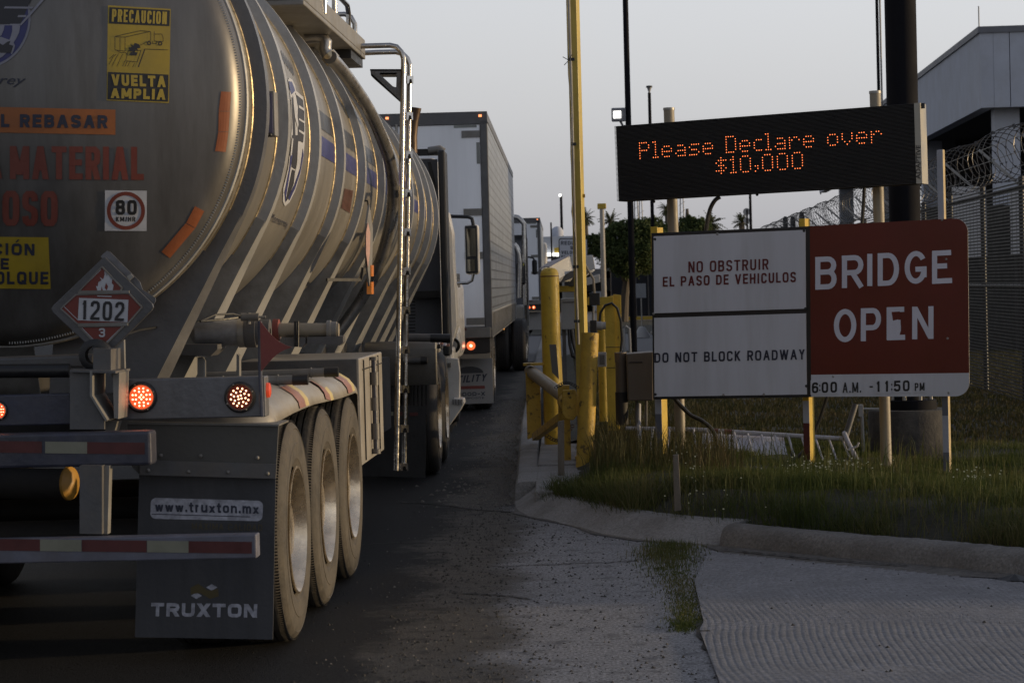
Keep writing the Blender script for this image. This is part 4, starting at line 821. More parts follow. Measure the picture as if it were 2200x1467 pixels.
# ---- rear end
def full(px1, py0, py1, y, dep):
    a, b = Lp(px1, py0, y), Lp(px1, py1, y); return lb(-a.x, a.x, y, y + dep, b.z, a.z)
bu1 = mk(full(323, 926, 999, -.95, .13), 'bumper', NAVY, bev=.012)
bu2 = mk(full(550, 1148, 1199, -1.1, .10), 'underride_bar', GREYP.copy() if False else mat('underride_paint', (.11, .115, .15), .5, 0, var=.2, scale=9, dirt=(.1, .085, .075), dirt_amt=.5), bev=.006)
def tape(y, py0, py1, spans, par):
    s = flatS(y)
    for x0, x1, m, sk in spans: patch([(x0, py0 + sk * x0), (x1, py0 + sk * x1), (x1, py1 + sk * x1), (x0, py1 + sk * x0)], s, m, par, 'reflective_tape', .003, 1)
tape(-.95, 947, 972, [(-40, 90, TAPER, .012), (97, 187, TAPEW, .012), (187, 311, TAPER, .012)], bu1)
tape(-1.1, 1157, 1182, [(-60, 86, TAPER, .012), (86, 175, TAPEW, .012), (176, 315, TAPER, .012), (316, 405, TAPEW, .012), (405, 541, TAPER, .012)], bu2)
mk(bp(-60, 848, 152, 914, -.80, .10), 'cross_beam', NAVY, bev=.006)
mk(lb(-1.3, 0, -.80, -.70, 1.03, 1.17), 'cross_beam', NAVY)
s_ = -.86
def ppoly(pts, y, dep, name, m, par=None, **k): return mk(MB().prism([Lp(px, py, y) for px, py in pts], (0, dep, 0)), name, m, par, **k)
br = ppoly([(150, 796), (193, 796), (193, 850), (224, 905), (224, 922), (150, 922)], s_, .02, 'hanger_plate', STEELW)
ppoly([(193, 796), (198, 796), (198, 850), (230, 902), (226, 905), (193, 850)], s_ - .03, .26, 'hanger_flange', GREYP, br)
ppoly([(150, 794), (248, 797), (248, 802), (150, 799)], s_ - .03, .3, 'hanger_cap', STEELW, br)
ppoly([(242, 797), (256, 800), (254, 900), (245, 898)], s_ + .02, .2, 'side_plate', GREYP, br)
ppoly([(200, 748), (238, 750), (238, 796), (200, 795)], s_ + .05, .22, 'upright', STEELW)
ppoly([(238, 735), (266, 730), (268, 812), (240, 810)], s_ + .25, .03, 'upright_plate', GREYP)
mk(MB().lathe([(0, .055), (.01, .07), (.06, .07), (.06, .04), (.0, .04)], Lp(202, 763, -.75), (0, 1, 0), 20, closed=True), 'coupler_ring', BLACK)
ppoly([(-80, 772), (202, 762), (202, 790), (-80, 792)], -.55, .3, 'cross_sill', STEELW, bev=.01)
mk(MB().tube([Lp(-80, 798, -.7), Lp(150, 796, -.7)], .03, 10), 'air_hose', BLACK)
up = ppoly([(171, 1000), (219, 1000), (219, 1147), (171, 1146)], -1.02, .08, 'underride_post', STEELW); ppoly([(219, 1000), (235, 1000), (231, 1147), (219, 1147)], -.98, .06, 'post_flange', GREYP, up)
ppoly([(222, 905), (252, 905), (246, 926), (226, 926)], -.7, .1, 'spacer', GREYP)
bc_ = mk(MB().lathe([(0, .001), (-.004, .05), (-.02, .074), (-.03, .077), (-.03, .001)], Lp(160, 1038, -.5), (1, -.35, 0), 24), 'brake_chamber', mat('amber_cap', (.36, .19, .03), .5, 0, var=.2)); mk(MB().tube([Lp(152, 1040, -.48), Lp(-60, 1036, -.3)], .07, 18), 'chamber_body', DARK, bc_)
# light bar
lbr = mk(bp(255, 812, 570, 899, -.60, .11), 'light_bar', mat('light_bar_alloy', (.16, .16, .17), .42, .4, var=.15, scale=5, streak=True, dirt=(.08, .075, .07), dirt_amt=.6), bev=.006)
LRED = mat('lit_red_lens', (.5, .05, .02), .3, 0, bump=0, emit=(1, .13, .035), es=.75); LDRK = mat('dark_red_lens', (.03, .004, .003), .6, 0, bump=0, emit=(1, .08, .02), es=.04)
LED = mat('lit_diode', (1, .7, .5), .4, 0, bump=0, emit=(1, .52, .28), es=5.0)
def lamp(px, py, y, r, lens, dots, par, name='tail_light', dx=0):
    c = Lp(px, py, y); k = (Lp(px + 10, py, y) - c).x / 10
    o = mk(MB().lathe([(0, r * .78), (-.012, r * .80), (-.016, r * .88), (-.012, r), (.0, r * 1.02)], c, (0, 1, 0), 32), name, BLACK, par)
    ln = mk(MB().lathe([(-.004, .001), (-.004, r * .4), (-.003, r * .78)], c, (0, 1, 0), 28), 'lens', lens, o)
    mb = MB()
    for (u, v) in dots: mb.sphere((c.x + u * r * .74, c.y - .007, c.z + v * r * .74), r * .058, 4)
    if dots: mk(mb, 'diodes', LED, o)
    for a in (.4, 2.0, 3.6, 5.2): mk(MB().sphere((c.x + .9 * r * math.cos(a), c.y - .015, c.z + .9 * r * math.sin(a)), .004, 4), 'screw', GALV, o)
    return o
D1 = [((x - 1112) / 96, -(y - 379) / 96) for x, y in [(1095, 305), (1132, 305), (1058, 323), (1095, 333), (1132, 333), (1168, 323), (1040, 359), (1067, 360), (1113, 360), (1157, 360), (1186, 359), (1098, 379), (1131, 379), (1113, 396), (1040, 397), (1067, 397), (1157, 397), (1186, 397), (1058, 433), (1095, 424), (1132, 424), (1168, 433), (1095, 451), (1132, 451)]]
D2 = [((x - 1890) / 96, -(y - 378) / 96) for x, y in [(1874, 303), (1914, 308), (1839, 324), (1899, 330), (1945, 326), (1861, 339), (1819, 354), (1931, 350), (1967, 361), (1842, 370), (1899, 363), (1875, 370), (1938, 386), (1905, 388), (1815, 394), (1880, 394), (1962, 402), (1849, 406), (1918, 418), (1837, 429), (1882, 427), (1943, 431), (1867, 449), (1908, 453)]]
rl = (Lp(337, 853, -.6) - Lp(304, 853, -.6)).length
lamp(304, 853, -.601, rl, LRED, D1, lbr); lamp(515.5, 853, -.601, rl, LDRK, D2, lbr)
lamp(-4, 882, -.801, rl * .62, LRED, D1, lbr, 'centre_light')
c = Lp(574, 838, -.55); o = mk(MB().lathe([(0, .034), (.012, .032), (.016, .02), (.018, .001)], c, (1, 0, 0), 18), 'marker_light', mat('marker_red', (.35, .05, .03), .3, 0, emit=(1, .1, .03), es=.35), lbr)
# mudguard tail, flap
mg = ppoly([(273, 910), (598, 914), (592, 1027), (300, 1019), (284, 1004)], -.505, .02, 'mudguard_plate', mat('mudguard_grey', (.075, .072, .065), .5, 0, var=.15, scale=3, dirt=(.05, .05, .05), streak=True))
ppoly([(300, 988), (594, 997), (592, 1028), (300, 1020)], -.52, .014, 'clamp_strip', STEELW, mg)
for x, y in ((346, 978), (431, 979), (553, 983), (319, 1010), (405, 1013), (490, 1014), (575, 1017)): mk(MB().sphere(Lp(x, y, -.523), .009, 5), 'bolt', GREYP, mg)
ppoly([(273, 906), (600, 911), (599, 915), (273, 911)], -.525, .3, 'mudguard_lip', GREYP, mg)
fl = ppoly([(299, 1015), (592, 1025), (586, 1373), (290, 1368)], -.46, .01, 'mud_flap', FLAP); fs = flatS(-.46)
GR_ = mat('worn_white_print', (.36, .37, .43), .6, 0, var=.4, scale=25, dirt=(.15, .155, .18), dirt_amt=.7, dscale=20)
rr_ = []
for cx_, cy_, a0 in ((336, 1080, PI), (553, 1086, 1.5 * PI), (552, 1108, 0), (335, 1103, .5 * PI)):
    rr_ += [(cx_ + 12 * math.cos(a0 + k * PI / 10), cy_ + 11 * math.sin(a0 + k * PI / 10)) for k in range(6)]
pl = polys([rr_], fs, GR_, fl, 'address_plate', .002)
btext('www.truxton.mx', [(333, 1076), (556, 1082), (556, 1103), (333, 1098)], fs, INKB, pl, 4.2, off=.004, gap=.28)
polys([[(326, 1103), (538, 1109), (538, 1110.5), (326, 1104.5)]], fs, INKB, pl, 'underline', .004)
btext('MÁXIMA CALIDAD', [(412, 1123), (564, 1126), (563, 1140), (412, 1137)], fs, mat('dark_gold_print', (.06, .05, .03), .6, 0, var=.3, bump=0), fl, 2.4, off=.002, gap=.3)
btext('TRUXTON', [(325, 1294), (553, 1297), (552, 1326), (324, 1323)], fs, GR_, fl, 7.5, off=.002, gap=.18)
dm = lambda cx_, cy_: [(cx_ - 12, cy_), (cx_, cy_ - 7), (cx_ + 12, cy_), (cx_, cy_ + 7)]
polys([dm(455, 1261), dm(422, 1279)], fs, GR_, fl, 'diamond_mark', .002)
polys([[(409, 1262), (426, 1253), (447, 1268), (469, 1264), (470, 1280), (452, 1286), (430, 1273), (410, 1276)]], fs, mat('gold_print', (.075, .058, .02), .6, 0, bump=0), fl, 'gold_mark', .002)
# fender
path = [(-.47, .98), (-.47, 1.06), (-.45, 1.13), (-.40, 1.185), (-.30, 1.21), (.2, 1.215), (1.0, 1.215), (2.0, 1.20), (2.85, 1.19), (3.0, 1.165), (3.08, 1.10), (3.10, 1.0), (3.11, .82)]
fine_ = []
for a, b in zip(path, path[1:]):
    k_ = max(1, int(math.hypot(b[0] - a[0], b[1] - a[1]) / .12))
    fine_ += [(a[0] + (b[0] - a[0]) * k / k_, a[1] + (b[1] - a[1]) * k / k_) for k in range(k_)]
fine_.append(path[-1])
def fend(sgn):
    mb = MB(); cross = [(.60, 0), (1.02, 0), (1.13, -.008), (1.20, -.028), (1.25, -.06), (1.276, -.095), (1.285, -.135)]
    for i, (y, z) in enumerate(fine_):
        a, b = fine_[max(i - 1, 0)], fine_[min(i + 1, len(fine_) - 1)]; d = V((b[0] - a[0], b[1] - a[1])).normalized(); nn = V((-d.y, d.x))
        bm_ = .004 * math.sin(y * 2.2) * (abs(d.x) > .9)
        for x, o_ in cross: mb.v.append((x * sgn, y + nn.x * o_, z + nn.y * o_ + bm_))
    k = len(cross); mb.f = [(i * k + j, i * k + j + 1, (i + 1) * k + j + 1, (i + 1) * k + j) for i in range(len(fine_) - 1) for j in range(k - 1)]; mb.smooth = True; return mb
fn = mk(fend(1), 'fender', FENDM, auto=60); mk(fend(-1), 'fender', FENDM, auto=60)
so_ = fn.modifiers.new('thick', 'SOLIDIFY'); so_.thickness = .006
TPR = mat('fender_tape_red', (.27, .13, .10), .5, 0, var=.1, bump=0); TPY = mat('fender_tape_cream', (.5, .40, .17), .5, 0, var=.1, bump=0)
for yy in (.42, 1.42, 2.45):
    for (a, b, m) in ((yy, yy + .22, TPR), (yy + .22, yy + .34, TPY)):
        mb = MB()
        for y in (a, b):
            zt = 1.215 if y < 1.6 else 1.197
            for x, o_ in ((1.19, -.025), (1.20, -.028), (1.25, -.06), (1.277, -.095), (1.286, -.13)): mb.v.append((x + .003, y, zt + o_ + .004 + .004 * math.sin(y * 2.2)))
        mb.f = [(j, j + 1, j + 6, j + 5) for j in range(4)]; mb.smooth = True; mk(mb, 'fender_tape', m, fn)
for px1, py, y in ((662, 815, .55), (727, 799, 1.75)):
    c = Lp(px1, py, y); mk(MB().tube([(.35, y, c.z - .01), (c.x - .06, y, c.z)], .024, 12), 'hose_tube', GREYP, fn); mk(MB().tube([(c.x - .075, y, c.z), (c.x, y, c.z)], .027, 12), 'tube_cap', BLACK, fn)
    for f in (.15, .42): mk(MB().lathe([(0, .024), (0, .029), (.006, .029), (.006, .024)], (c.x - f, y, c.z), (1, 0, 0), 14), 'tube_clamp', GREYP, fn)
# cabinet ahead of the fender
cb = mk(lb(.55, 1.275, 3.16, 4.5, .60, 1.245), 'cabinet', FENDM, bev=.008)
mk(lb(.50, 1.26, 3.148, 3.16, .9, 1.24), 'cabinet_back', STEELW, cb)
mk(MB().tube([(1.30, 3.75, 1.22), (1.30, 3.75, .66)], .016, 10), 'lever_rod', NAVY, cb)
for z0, z1, r in ((1.14, 1.06, .028), (.98, .90, .022), (.82, .72, .026), (1.235, 1.215, .03), (.66, .63, .03)): mk(MB().tube([(1.30, 3.75, z0), (1.30, 3.75, z1)], r, 10), 'rod_collar', STEELW, cb)
for y in (3.35, 4.2): mk(lb(1.277, 1.284, y, y + .012, .62, 1.23), 'door_seam', DARK, cb)
mk(lb(1.277, 1.284, 3.3, 4.45, 1.17, 1.176), 'door_seam', DARK, cb)
# discharge pipe
zp = Lp(450, 716, 1.05).z; PIPE = mat('pipe_grey', (.26, .265, .28), .45, .3, var=.25, scale=12, dirt=(.4, .41, .45), dirt_amt=.3, dscale=8)
x0, x1 = Lp(398, 716, 1.05).x, Lp(540, 716, 1.05).x
mb = MB(); mb.tube([(x0 - .05, 1.35, zp), (x0, 1.12, zp), (x0 + .08, 1.05, zp), (x1 - .12, 1.05, zp + .003), (x1, 1.05, zp)], .06, 18, rr=[.062, .066, .068, .069, .071]); pp = mk(mb, 'discharge_pipe', PIPE)
a = Lp(522, 716, 1.05).x
for q0, q1, r, m, nm in ((a - .02, a + .012, .076, GALV, 'pipe_flange'), (a + .014, a + .07, .078, STEELW, 'pipe_coupling'), (a + .07, a + .14, .064, STEELW, 'valve_body')): mk(MB().lathe([(0, .02), (0, r), (q1 - q0, r), (q1 - q0, .02)], (q0, 1.05, zp), (1, 0, 0), 24), nm, m, pp)
c0, c1 = Lp(600, 709, 1.2), Lp(728, 709, 1.2)
mk(MB().tube([c0, c1], .036, 16), 'outlet_pipe', TANP, pp); mk(MB().lathe([(0, .03), (0, .052), (.02, .052), (.02, .044), (.05, .044), (.05, .03)], (c1.x - .06, 1.2, c1.z), (1, 0, 0), 22), 'outlet_flange', GREYP, pp)
mk(MB().lathe([(0, .03), (0, .058), (.03, .058), (.03, .03)], (c0.x - .03, 1.2, c0.z), (1, 0, 0), 22), 'red_flange', REDF, pp)
for px in (634, 640): mk(MB().tube([Lp(px, 690, 1.12), Lp(px, 745, 1.12)], .006, 6), 'flange_bolt', BLACK, pp)
for q in ([(612, 725), (656, 725), (656, 738), (648, 746), (612, 742)], [(660, 724), (737, 722), (737, 735), (730, 742), (660, 738)]): ppoly(q, 1.15, .1, 'pipe_cradle', STEELW, pp)
ppoly([(372, 740), (467, 740), (467, 750), (452, 765), (366, 762)], .85, .25, 'pipe_shelf', STEELW, pp)
mk(MB().tube([Lp(518, 681, .9), Lp(556, 681, .9)], .02, 10), 'valve_stem', GREYP, pp); mk(MB().tube([Lp(534, 672, .9), Lp(534, 696, .9)], .010, 8), 'valve_pin', GREYP, pp); mk(MB().tube([Lp(556, 681, .9), Lp(571, 681, .9)], .006, 8), 'valve_pin', GALV, pp)
mk(MB().tube([Lp(262, 721, -.3), Lp(300, 709, 0), Lp(360, 699, .3), Lp(430, 690, .6), Lp(480, 686, .8), Lp(520, 681, .9)], .006, 6), 'brake_cable', BLACK, pp)
mk(MB().tube([Lp(430, 690, .55), Lp(462, 676, .7), Lp(500, 674, .8), Lp(520, 679, .9)], .005, 6), 'brake_cable', BLACK, pp)
ppoly([(424, 768), (432, 768), (438, 775), (438, 812), (424, 812)], .9, .06, 'frame_bracket', GREYP, pp); ppoly([(508, 760), (514, 764), (514, 812), (508, 812)], .9, .06, 'frame_bracket', GREYP, pp)
# red warning pennant on its rod
pn = mk(MB().tube([Lp(558, 690, -.62), Lp(559, 800, -.62), Lp(563, 895, -.66)], .009, 8), 'flag_rod', NAVY)
top_, tip_, bot_ = (559, 690), (627, 746), (559, 800); cu = [(559 + 68 * t, 690 + 56 * t - 0 + 9 * math.sin(PI * t) * 1.2) for t in [k / 8 for k in range(9)]] + [(627 - 66 * t, 746 + 52 * t - 10 * math.sin(PI * t)) for t in [k / 8 for k in range(1, 9)]]
ppoly(cu, -.64, .004, 'red_pennant', REDF, pn)
# dark chassis below the barrel
ch = mk(lb(-.50, -.38, -.6, 12, .98, 1.22), 'frame_rail', DARK); mk(lb(.38, .50, -.55, 12, .98, 1.2), 'frame_rail', DARK)
for y in (-.3, 3.3, 6.2, 9.4, 11.8): mk(lb(-.38, .38, y, y + .12, 1.0, 1.17), 'cross_member', DARK)
for sx in (-1, 1):
    lg = mk(lb(.50 * sx - .06, .50 * sx + .06, 8.6, 8.72, .28, 1.0), 'landing_leg', STEELW); mk(lb(.50 * sx - .13, .50 * sx + .13, 8.5, 8.82, .24, .28), 'landing_foot', DARK, lg)
mk(MB().tube([(-.55, 4.9, .78), (-.55, 7.0, .78)], .24, 20), 'air_tank', DARK)
mk(lb(.52, 1.12, 4.6, 6.6, .62, 1.15), 'side_box', DARK)

# ---- wheels
def tyre_prof(w, R, tread=True):
    p = [(.022, R * .565), (.006, R * .60), (.0, R * .64), (-.003, R * .645), (-.007, R * .72), (-.009, R * .78), (-.006, R * .785), (-.004, R * .86), (.003, R * .905), (-.001, R * .915), (.008, R * .945), (.020, R * .968), (.034, R * .985), (.05, R * .995)]
    if tread:
        g = (w - .10) / 5
        for k in range(5):
            a = .05 + k * g; p += [(a + .006, R * .997), (a + g - .006, R * .997)]
            if k < 4: p += [(a + g - .004, R * .976), (a + g + .004, R * .976)]
    q = [(w - a, b) for a, b in [(.05, R * .992), (.03, R * .965), (.012, R * .9), (.0, R * .75), (.012, R * .6), (.02, R * .56)]]
    return p + q
def wheel_axle(y, side, name='wheel', R=.527, xo=1.283, T=TT, par=None, rimm=None, dual=True, tyrem=None):
    """dual wheels; outer face at xo"""
    par = par or TK; sx = side; w = .275; out_ = xo * sx; ax = (-sx, 0, 0)
    t = MB().lathe(tyre_prof(w, R), (out_, y, R), ax, 64).make('wheel', tyrem or TYREW, par, M=T)
    rp = [(.004, R * .565), (-.006, R * .575), (-.008, R * .555), (.012, R * .535), (.05, R * .50), (.10, R * .485), (.125, R * .44), (.13, R * .30), (.10, R * .26), (.06, R * .25), (.03, R * .22), (.025, R * .01)]
    r = MB().lathe(rp, (out_, y, R), ax, 48).make('rim', rimm or RIM, t, M=T)
    if dual: MB().lathe(tyre_prof(w, R), (out_ - sx * .325, y, R), ax, 48).make('inner_tyre', RUBBER, t, M=T)
    mb = MB()
    for k in range(10): a = 2 * PI * k / 10; mb.tube([(out_ - sx * .13, y + .12 * math.cos(a), R + .12 * math.sin(a)), (out_ - sx * .09, y + .12 * math.cos(a), R + .12 * math.sin(a))], .012, 6)
    mb.make('wheel_nuts', GALV, r, M=T)
    return t
WY = [.24, 1.42, 2.60]
for y in WY:
    wheel_axle(y, 1); wheel_axle(y, -1)
    mk(MB().tube([(-1.0, y, .527), (1.0, y, .527)], .07, 12), 'axle', DARK)
# tread blocks: short ribs on the shoulder of the tyres
mb = MB()
for y in WY:
    for k in range(210):
        a = 2 * PI * k / 210; R = .5255; c = (1.283 - .030, y + R * .972 * math.cos(a), .527 + R * .972 * math.sin(a)); mb.box(c, (.020, .005, .020), R=Matrix.Rotation(a - PI / 2, 3, 'X'))
mk(mb, 'shoulder_ribs', RIBR, kind='stuff')

# ---- placards
def placard(S, par, scale=1):
    pass
pc_y = -.62; ps = flatS(pc_y)
fr = [(222, 553), (226, 553), (327, 652), (330, 660), (326, 667), (226, 767), (221, 770), (215, 767), (113, 671), (110, 664), (113, 657)]
pf_ = ppoly(fr, pc_y, .018, 'placard_frame', mat('placard_alloy', (.10, .10, .105), .45, .5, var=.15, scale=10), bev=.003)
holes = [[(219, 573), (262, 618), (259, 625), (170, 626)], [(163, 633), (277, 630), (305, 660), (275, 694), (167, 696), (131, 663)], [(171, 702), (266, 700), (217, 750)]]
PR = mat('placard_red', (.15, .022, .014), .45, 0, var=.1, bump=.02)
polys([holes[0], holes[1], holes[2]], ps, PR, pf_, 'placard_red_panel', .003)
mb = MB()
for h in holes:
    for (a, b) in zip(h, h[1:] + h[:1]): mb.bar(Lp(a[0], a[1], pc_y - .004), Lp(b[0], b[1], pc_y - .004), .006, .008, up=V((0, 1, 0)))
mk(mb, 'placard_ridges', GREYP, pf_)
for a, b in (((168, 629), (278, 627)), ((168, 699), (275, 697))): mk(MB().bar(Lp(*a, pc_y - .006), Lp(*b, pc_y - .006), .012, .012, up=V((0, 1, 0))), 'placard_bar', GREYP, pf_)
polys(stroke([(137, 658), (168, 688)], 1.2) + stroke([(137, 656), (164, 634)], 1.2) + stroke([(279, 632), (303, 659)], 1.2) + stroke([(176, 704), (217, 746), (262, 702)], 1.2) + stroke([(172, 624), (217, 579)], 1.2) + stroke([(209, 636), (240, 637)], 2), ps, MG, pf_, 'placard_line', .005)
pn_ = patch([(170, 640), (276, 644), (274, 692), (167, 688)], ps, MG, pf_, 'number_plate', .006, 2)
btext('1202', [(176, 645), (268, 649), (266, 690), (175, 686)], ps, INK, pn_, 6, off=.009, gap=.3)
btext('3', rect(212, 705, 226, 724), ps, MG, pf_, 3.6, off=.006)
fm = [(823, 668), (838, 710), (858, 690), (865, 740), (885, 730), (880, 765), (895, 780), (888, 822), (768, 822), (755, 785), (770, 790), (775, 755), (790, 775), (800, 740), (785, 715), (812, 735), (825, 700)]
polys([[(x / 3.667, y / 3.667 + 400) for x, y in fm]], ps, MG, pf_, 'flame_symbol', .006)
polys([[(x / 3.667, y / 3.667 + 400) for x, y in [(835, 760), (850, 790), (840, 822), (825, 800)]], [(x / 3.667, y / 3.667 + 400) for x, y in [(800, 790), (810, 822), (796, 822)]]], ps, PR, pf_, 'flame_gap', .008)
ppoly([(216, 551), (229, 539), (236, 541), (300, 605), (306, 622), (334, 640), (334, 648), (325, 662), (318, 655), (228, 562)], pc_y + .025, .01, 'placard_cover', mat('placard_cover_alloy', (.11, .11, .115), .42, .5, var=.3, scale=14, dirt=(.3, .3, .33), dirt_amt=.4), pf_)
ppoly([(272, 594), (281, 588), (287, 595), (278, 603)], pc_y - .01, .012, 'latch', GALV, pf_)
# flank placard, marker lamps and their brackets
pts = [(775, 430), (787, 432), (797, 480), (796, 560), (790, 640), (783, 560), (783, 500)]
def xplate(pts, x, th, name, m, par=None):
    return mk(MB().prism([Lx(px, py, x) for px, py in pts], (th, 0, 0)), name, m, par)
fp_ = xplate([(790, 440), (797, 490), (796, 560), (790, 615), (784, 560), (784, 480)], 1.26, .012, 'flank_placard', GREYP)
xplate([(790, 478), (795, 500), (794, 545), (790, 575), (786, 545), (786, 500)], 1.275, .002, 'placard_face', mat('placard_faded', (.45, .28, .24), .5, 0, var=.3, scale=40), fp_)
mk(MB().tube([Lp(778, 431, 5.6), Lp(790, 432, 5.6), Lp(792, 445, 5.6)], .008, 6), 'placard_hook', BLACK, fp_)
mk(MB().bar(Lp(702, 601, 4.6), Lp(775, 601, 5.0), .012, .02), 'lamp_arm', BLACK, fp_)
mk(MB().tube([Lp(775, 601, 5.0), Lp(778, 590, 5.0), Lp(780, 575, 5.0)], .012, 6), 'lamp_arm', BLACK, fp_)
for (a, b, m) in ((570, 594, AMBER), (606, 632, AMBER)): xplate([(788, a), (793, a), (793, b), (788, b)], 1.25, .03, 'marker_lamp', m, fp_)
ml_ = mk(bp(572, 196, 590, 292, .56, .12), 'lamp_housing', GREYP, bev=.004); mk(bp(575, 200, 585, 286, .55, .012), 'housing_face', mat('housing_blue', (.10, .10, .17), .5, 0), ml_)
for (cx_, cy_, h, m) in ((592, 220, .05, mat('marker_dull', (.30, .06, .04), .3, 0)), (591, 262, .042, mat('marker_lit', (.5, .08, .03), .3, 0, emit=(1, .12, .03), es=.9))):
    c = Lp(cx_, cy_, .62); mk(MB().lathe([(0, h), (.014, h * .94), (.02, h * .5), (.022, .001)], c - V((.02, 0, 0)), (1, -.12, 0), 18), 'marker_lamp', m, ml_)
mk(MB().tube([Lp(575, 292, .55), Lp(568, 286, .55), Lp(570, 296, .55), Lp(584, 290, .55)], .006, 6), 'lamp_wire', BLACK, ml_)
mk(MB().sphere(Lp(580, 290, .55), .012, 6), 'wire_plug', BLACK, ml_)
# hooks along the lower ribs
for (x, y, yy) in ((470, 522, .75), (546, 290, .7), (533, 532, 1.7)):
    mk(MB().tube([Lp(x - 6, y - 4, yy), Lp(x, y + 6, yy), Lp(x + 4, y + 8, yy)], .010, 6), 'hook', BLACK)
for (x, y, yy) in ((485, 520, .8), (540, 533, 1.75)): mk(MB().tube([Lp(x - 16, y + 6, yy), Lp(x - 8, y, yy), Lp(x, y + 2, yy)], .008, 6), 'hook', GALV)
# ------------------------------------------------------------------ tractor pulling the tanker
def wb(px0, py0, px1, py1, Y, dep, mb=None):
    ym, xm = (py0 + py1) / 2, (px0 + px1) / 2; a, b = V((P(px0, ym, Y).x, Y, P(xm, py0, Y).z)), V((P(px1, ym, Y).x, Y, P(xm, py1, Y).z)); return (mb or MB()).box(((a.x + b.x) / 2, Y + dep / 2, (a.z + b.z) / 2), (abs(b.x - a.x), dep, abs(b.z - a.z)))
def wp(pts, Y, dep, mb=None): return (mb or MB()).prism([P(x, y, Y) for x, y in pts], (0, dep, 0))
def bx(x0, x1, y0, y1, z0, z1, mb=None): return (mb or MB()).box(((x0 + x1) / 2, (y0 + y1) / 2, (z0 + z1) / 2), (x1 - x0, y1 - y0, z1 - z0))
TR = thing('tractor_unit', 'white tractor unit coupled in front of the ribbed tanker', 'truck tractor', (-2.28, 20, 0))
I4 = Matrix()
for Y in (20.7, 22.05):
    for s in (1, -1): wheel_axle(Y, s, R=.52, xo=1.20 if s > 0 else 1.2, T=Matrix.Translation((-2.315, 0, 0)), par=TR, tyrem=RUBBER)
    MB().tube([(-3.2, Y, .52), (-1.4, Y, .52)], .07, 10).make('axle', DARK, TR)
for x in (-2.7, -1.95): bx(x, x + .09, 19.8, 30, .8, 1.0).make('frame_rail', DARK, TR)
xr = P(946, 600, 25.0).x; zt = P(960, 322, 25.0).z
cabb = bx(xr - 2.36, xr - .02, 25.0, 26.0, .95, zt - .08).make('cab', WHITEP, TR, bev=.04)
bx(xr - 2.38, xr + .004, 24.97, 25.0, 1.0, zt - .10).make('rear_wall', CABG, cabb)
wb(946, 322, 961, 765, 24.45, .55).make('side_extender', BLACK, cabb, bev=.02)
wb(890, 320, 950, 334, 24.9, .12).make('roof_edge', BLACK, cabb)
MB().tube([P(920, 324, 24.9), P(945, 320, 24.9), P(953, 326, 24.9)], .04, 10).make('roof_cap', GREYP, cabb)
wp([(918, 348), (926, 348), (938, 405), (929, 408)], 24.96, .01).make('window_strip', BLACK, cabb)
wb(880, 625, 945, 640, 24.8, .18).make('cross_tube', BLACK, TR)
for k in range(22): wb(870, 640 + k * 7, 893, 643 + k * 7, 24.2, .03).make('cable_coil', BLACK, TR) if k < 14 else None
# door side, hood shoulder and mirror
wp([(962, 455), (972, 500), (974, 560), (979, 640), (982, 700), (965, 765), (962, 765)], 25.6, .55).make('door_side', WHITEP, cabb, bev=.02)
wp([(970, 690), (978, 700), (984, 715), (987, 740), (985, 762), (970, 764)], 27.2, .9).make('hood_shoulder', WHITEP, TR, bev=.03)
mr_ = wb(998, 482, 1030, 590, 28.0, .12).make('mirror_housing', WHITEP, TR, bev=.04)
wb(1000, 485, 1026, 587, 27.985, .02).make('mirror_bezel', BLACK, mr_, bev=.006)
wb(1003, 491, 1022, 551, 27.975, .006).make('mirror_glass', GLASSM, mr_); wb(1003, 557, 1020, 583, 27.975, .006).make('mirror_glass', GLASSM, mr_)
MB().tube([P(968, 465, 28), P(1005, 466, 28), P(1014, 470, 28), P(1017, 484, 28)], .022, 8).make('mirror_arm', BLACK, mr_)
MB().tube([P(974, 609, 28), P(1005, 608, 28), P(1014, 603, 28), P(1017, 588, 28)], .018, 8).make('mirror_arm', CHROME, mr_)
wb(975, 588, 988, 618, 28.5, .05).make('blind_spot_mirror', CHROME, mr_)
# exhaust
ex = MB().tube([P(882, 470, 24.6), P(884, 330, 24.6), P(885, 295, 24.6), P(889, 262, 24.6), P(893, 232, 24.6)], .05, 14, rr=[.065, .065, .055, .048, .062]).make('exhaust_stack', mat('burnt_steel', (.07, .045, .03), .5, .6, var=.4, scale=12), TR)
# quarter fenders with tape, tubes and flap
qf = []
for (y0, z0) in ((0, 0),):
    mb = MB(); a = P(868, 735, 19.95); b = P(938, 735, 19.95); zb = P(930, 826, 19.95).z
    pth = [(19.92, zb), (19.92, a.z - .06), (19.97, a.z - .015), (20.05, a.z), (20.35, a.z + .0), (20.9, a.z - .06)]
    for y, z in pth:
        for x in (b.x - .62, b.x - .05, b.x - .015, b.x): mb.v.append((x, y, z - (.03 if x == b.x else 0) * (y > 19.95)))
    mb.f = [(4 * i + j, 4 * i + j + 1, 4 * i + 5 + j, 4 * i + 4 + j) for i in range(5) for j in range(3)]; mb.smooth = True
    f1 = mb.make('quarter_fender', GREYP, TR); sdm = f1.modifiers.new('s', 'SOLIDIFY'); sdm.thickness = .012
for k in range(5): 
    a = P(934 + k * 7, 735 + k * 1.6, 20.1 + k * .1); MB().box((a.x, a.y, a.z), (.03, .12, .02)).make('fender_tape', TPR if k % 2 == 0 else LETW, f1)
MB().tube([P(866, 725, 19.9), P(932, 726, 19.9)], .035, 10).make('hose_tube', STEELW, TR); MB().tube([P(925, 726, 19.9), P(968, 727, 19.9)], .038, 10).make('tube_cap', BLACK, TR)
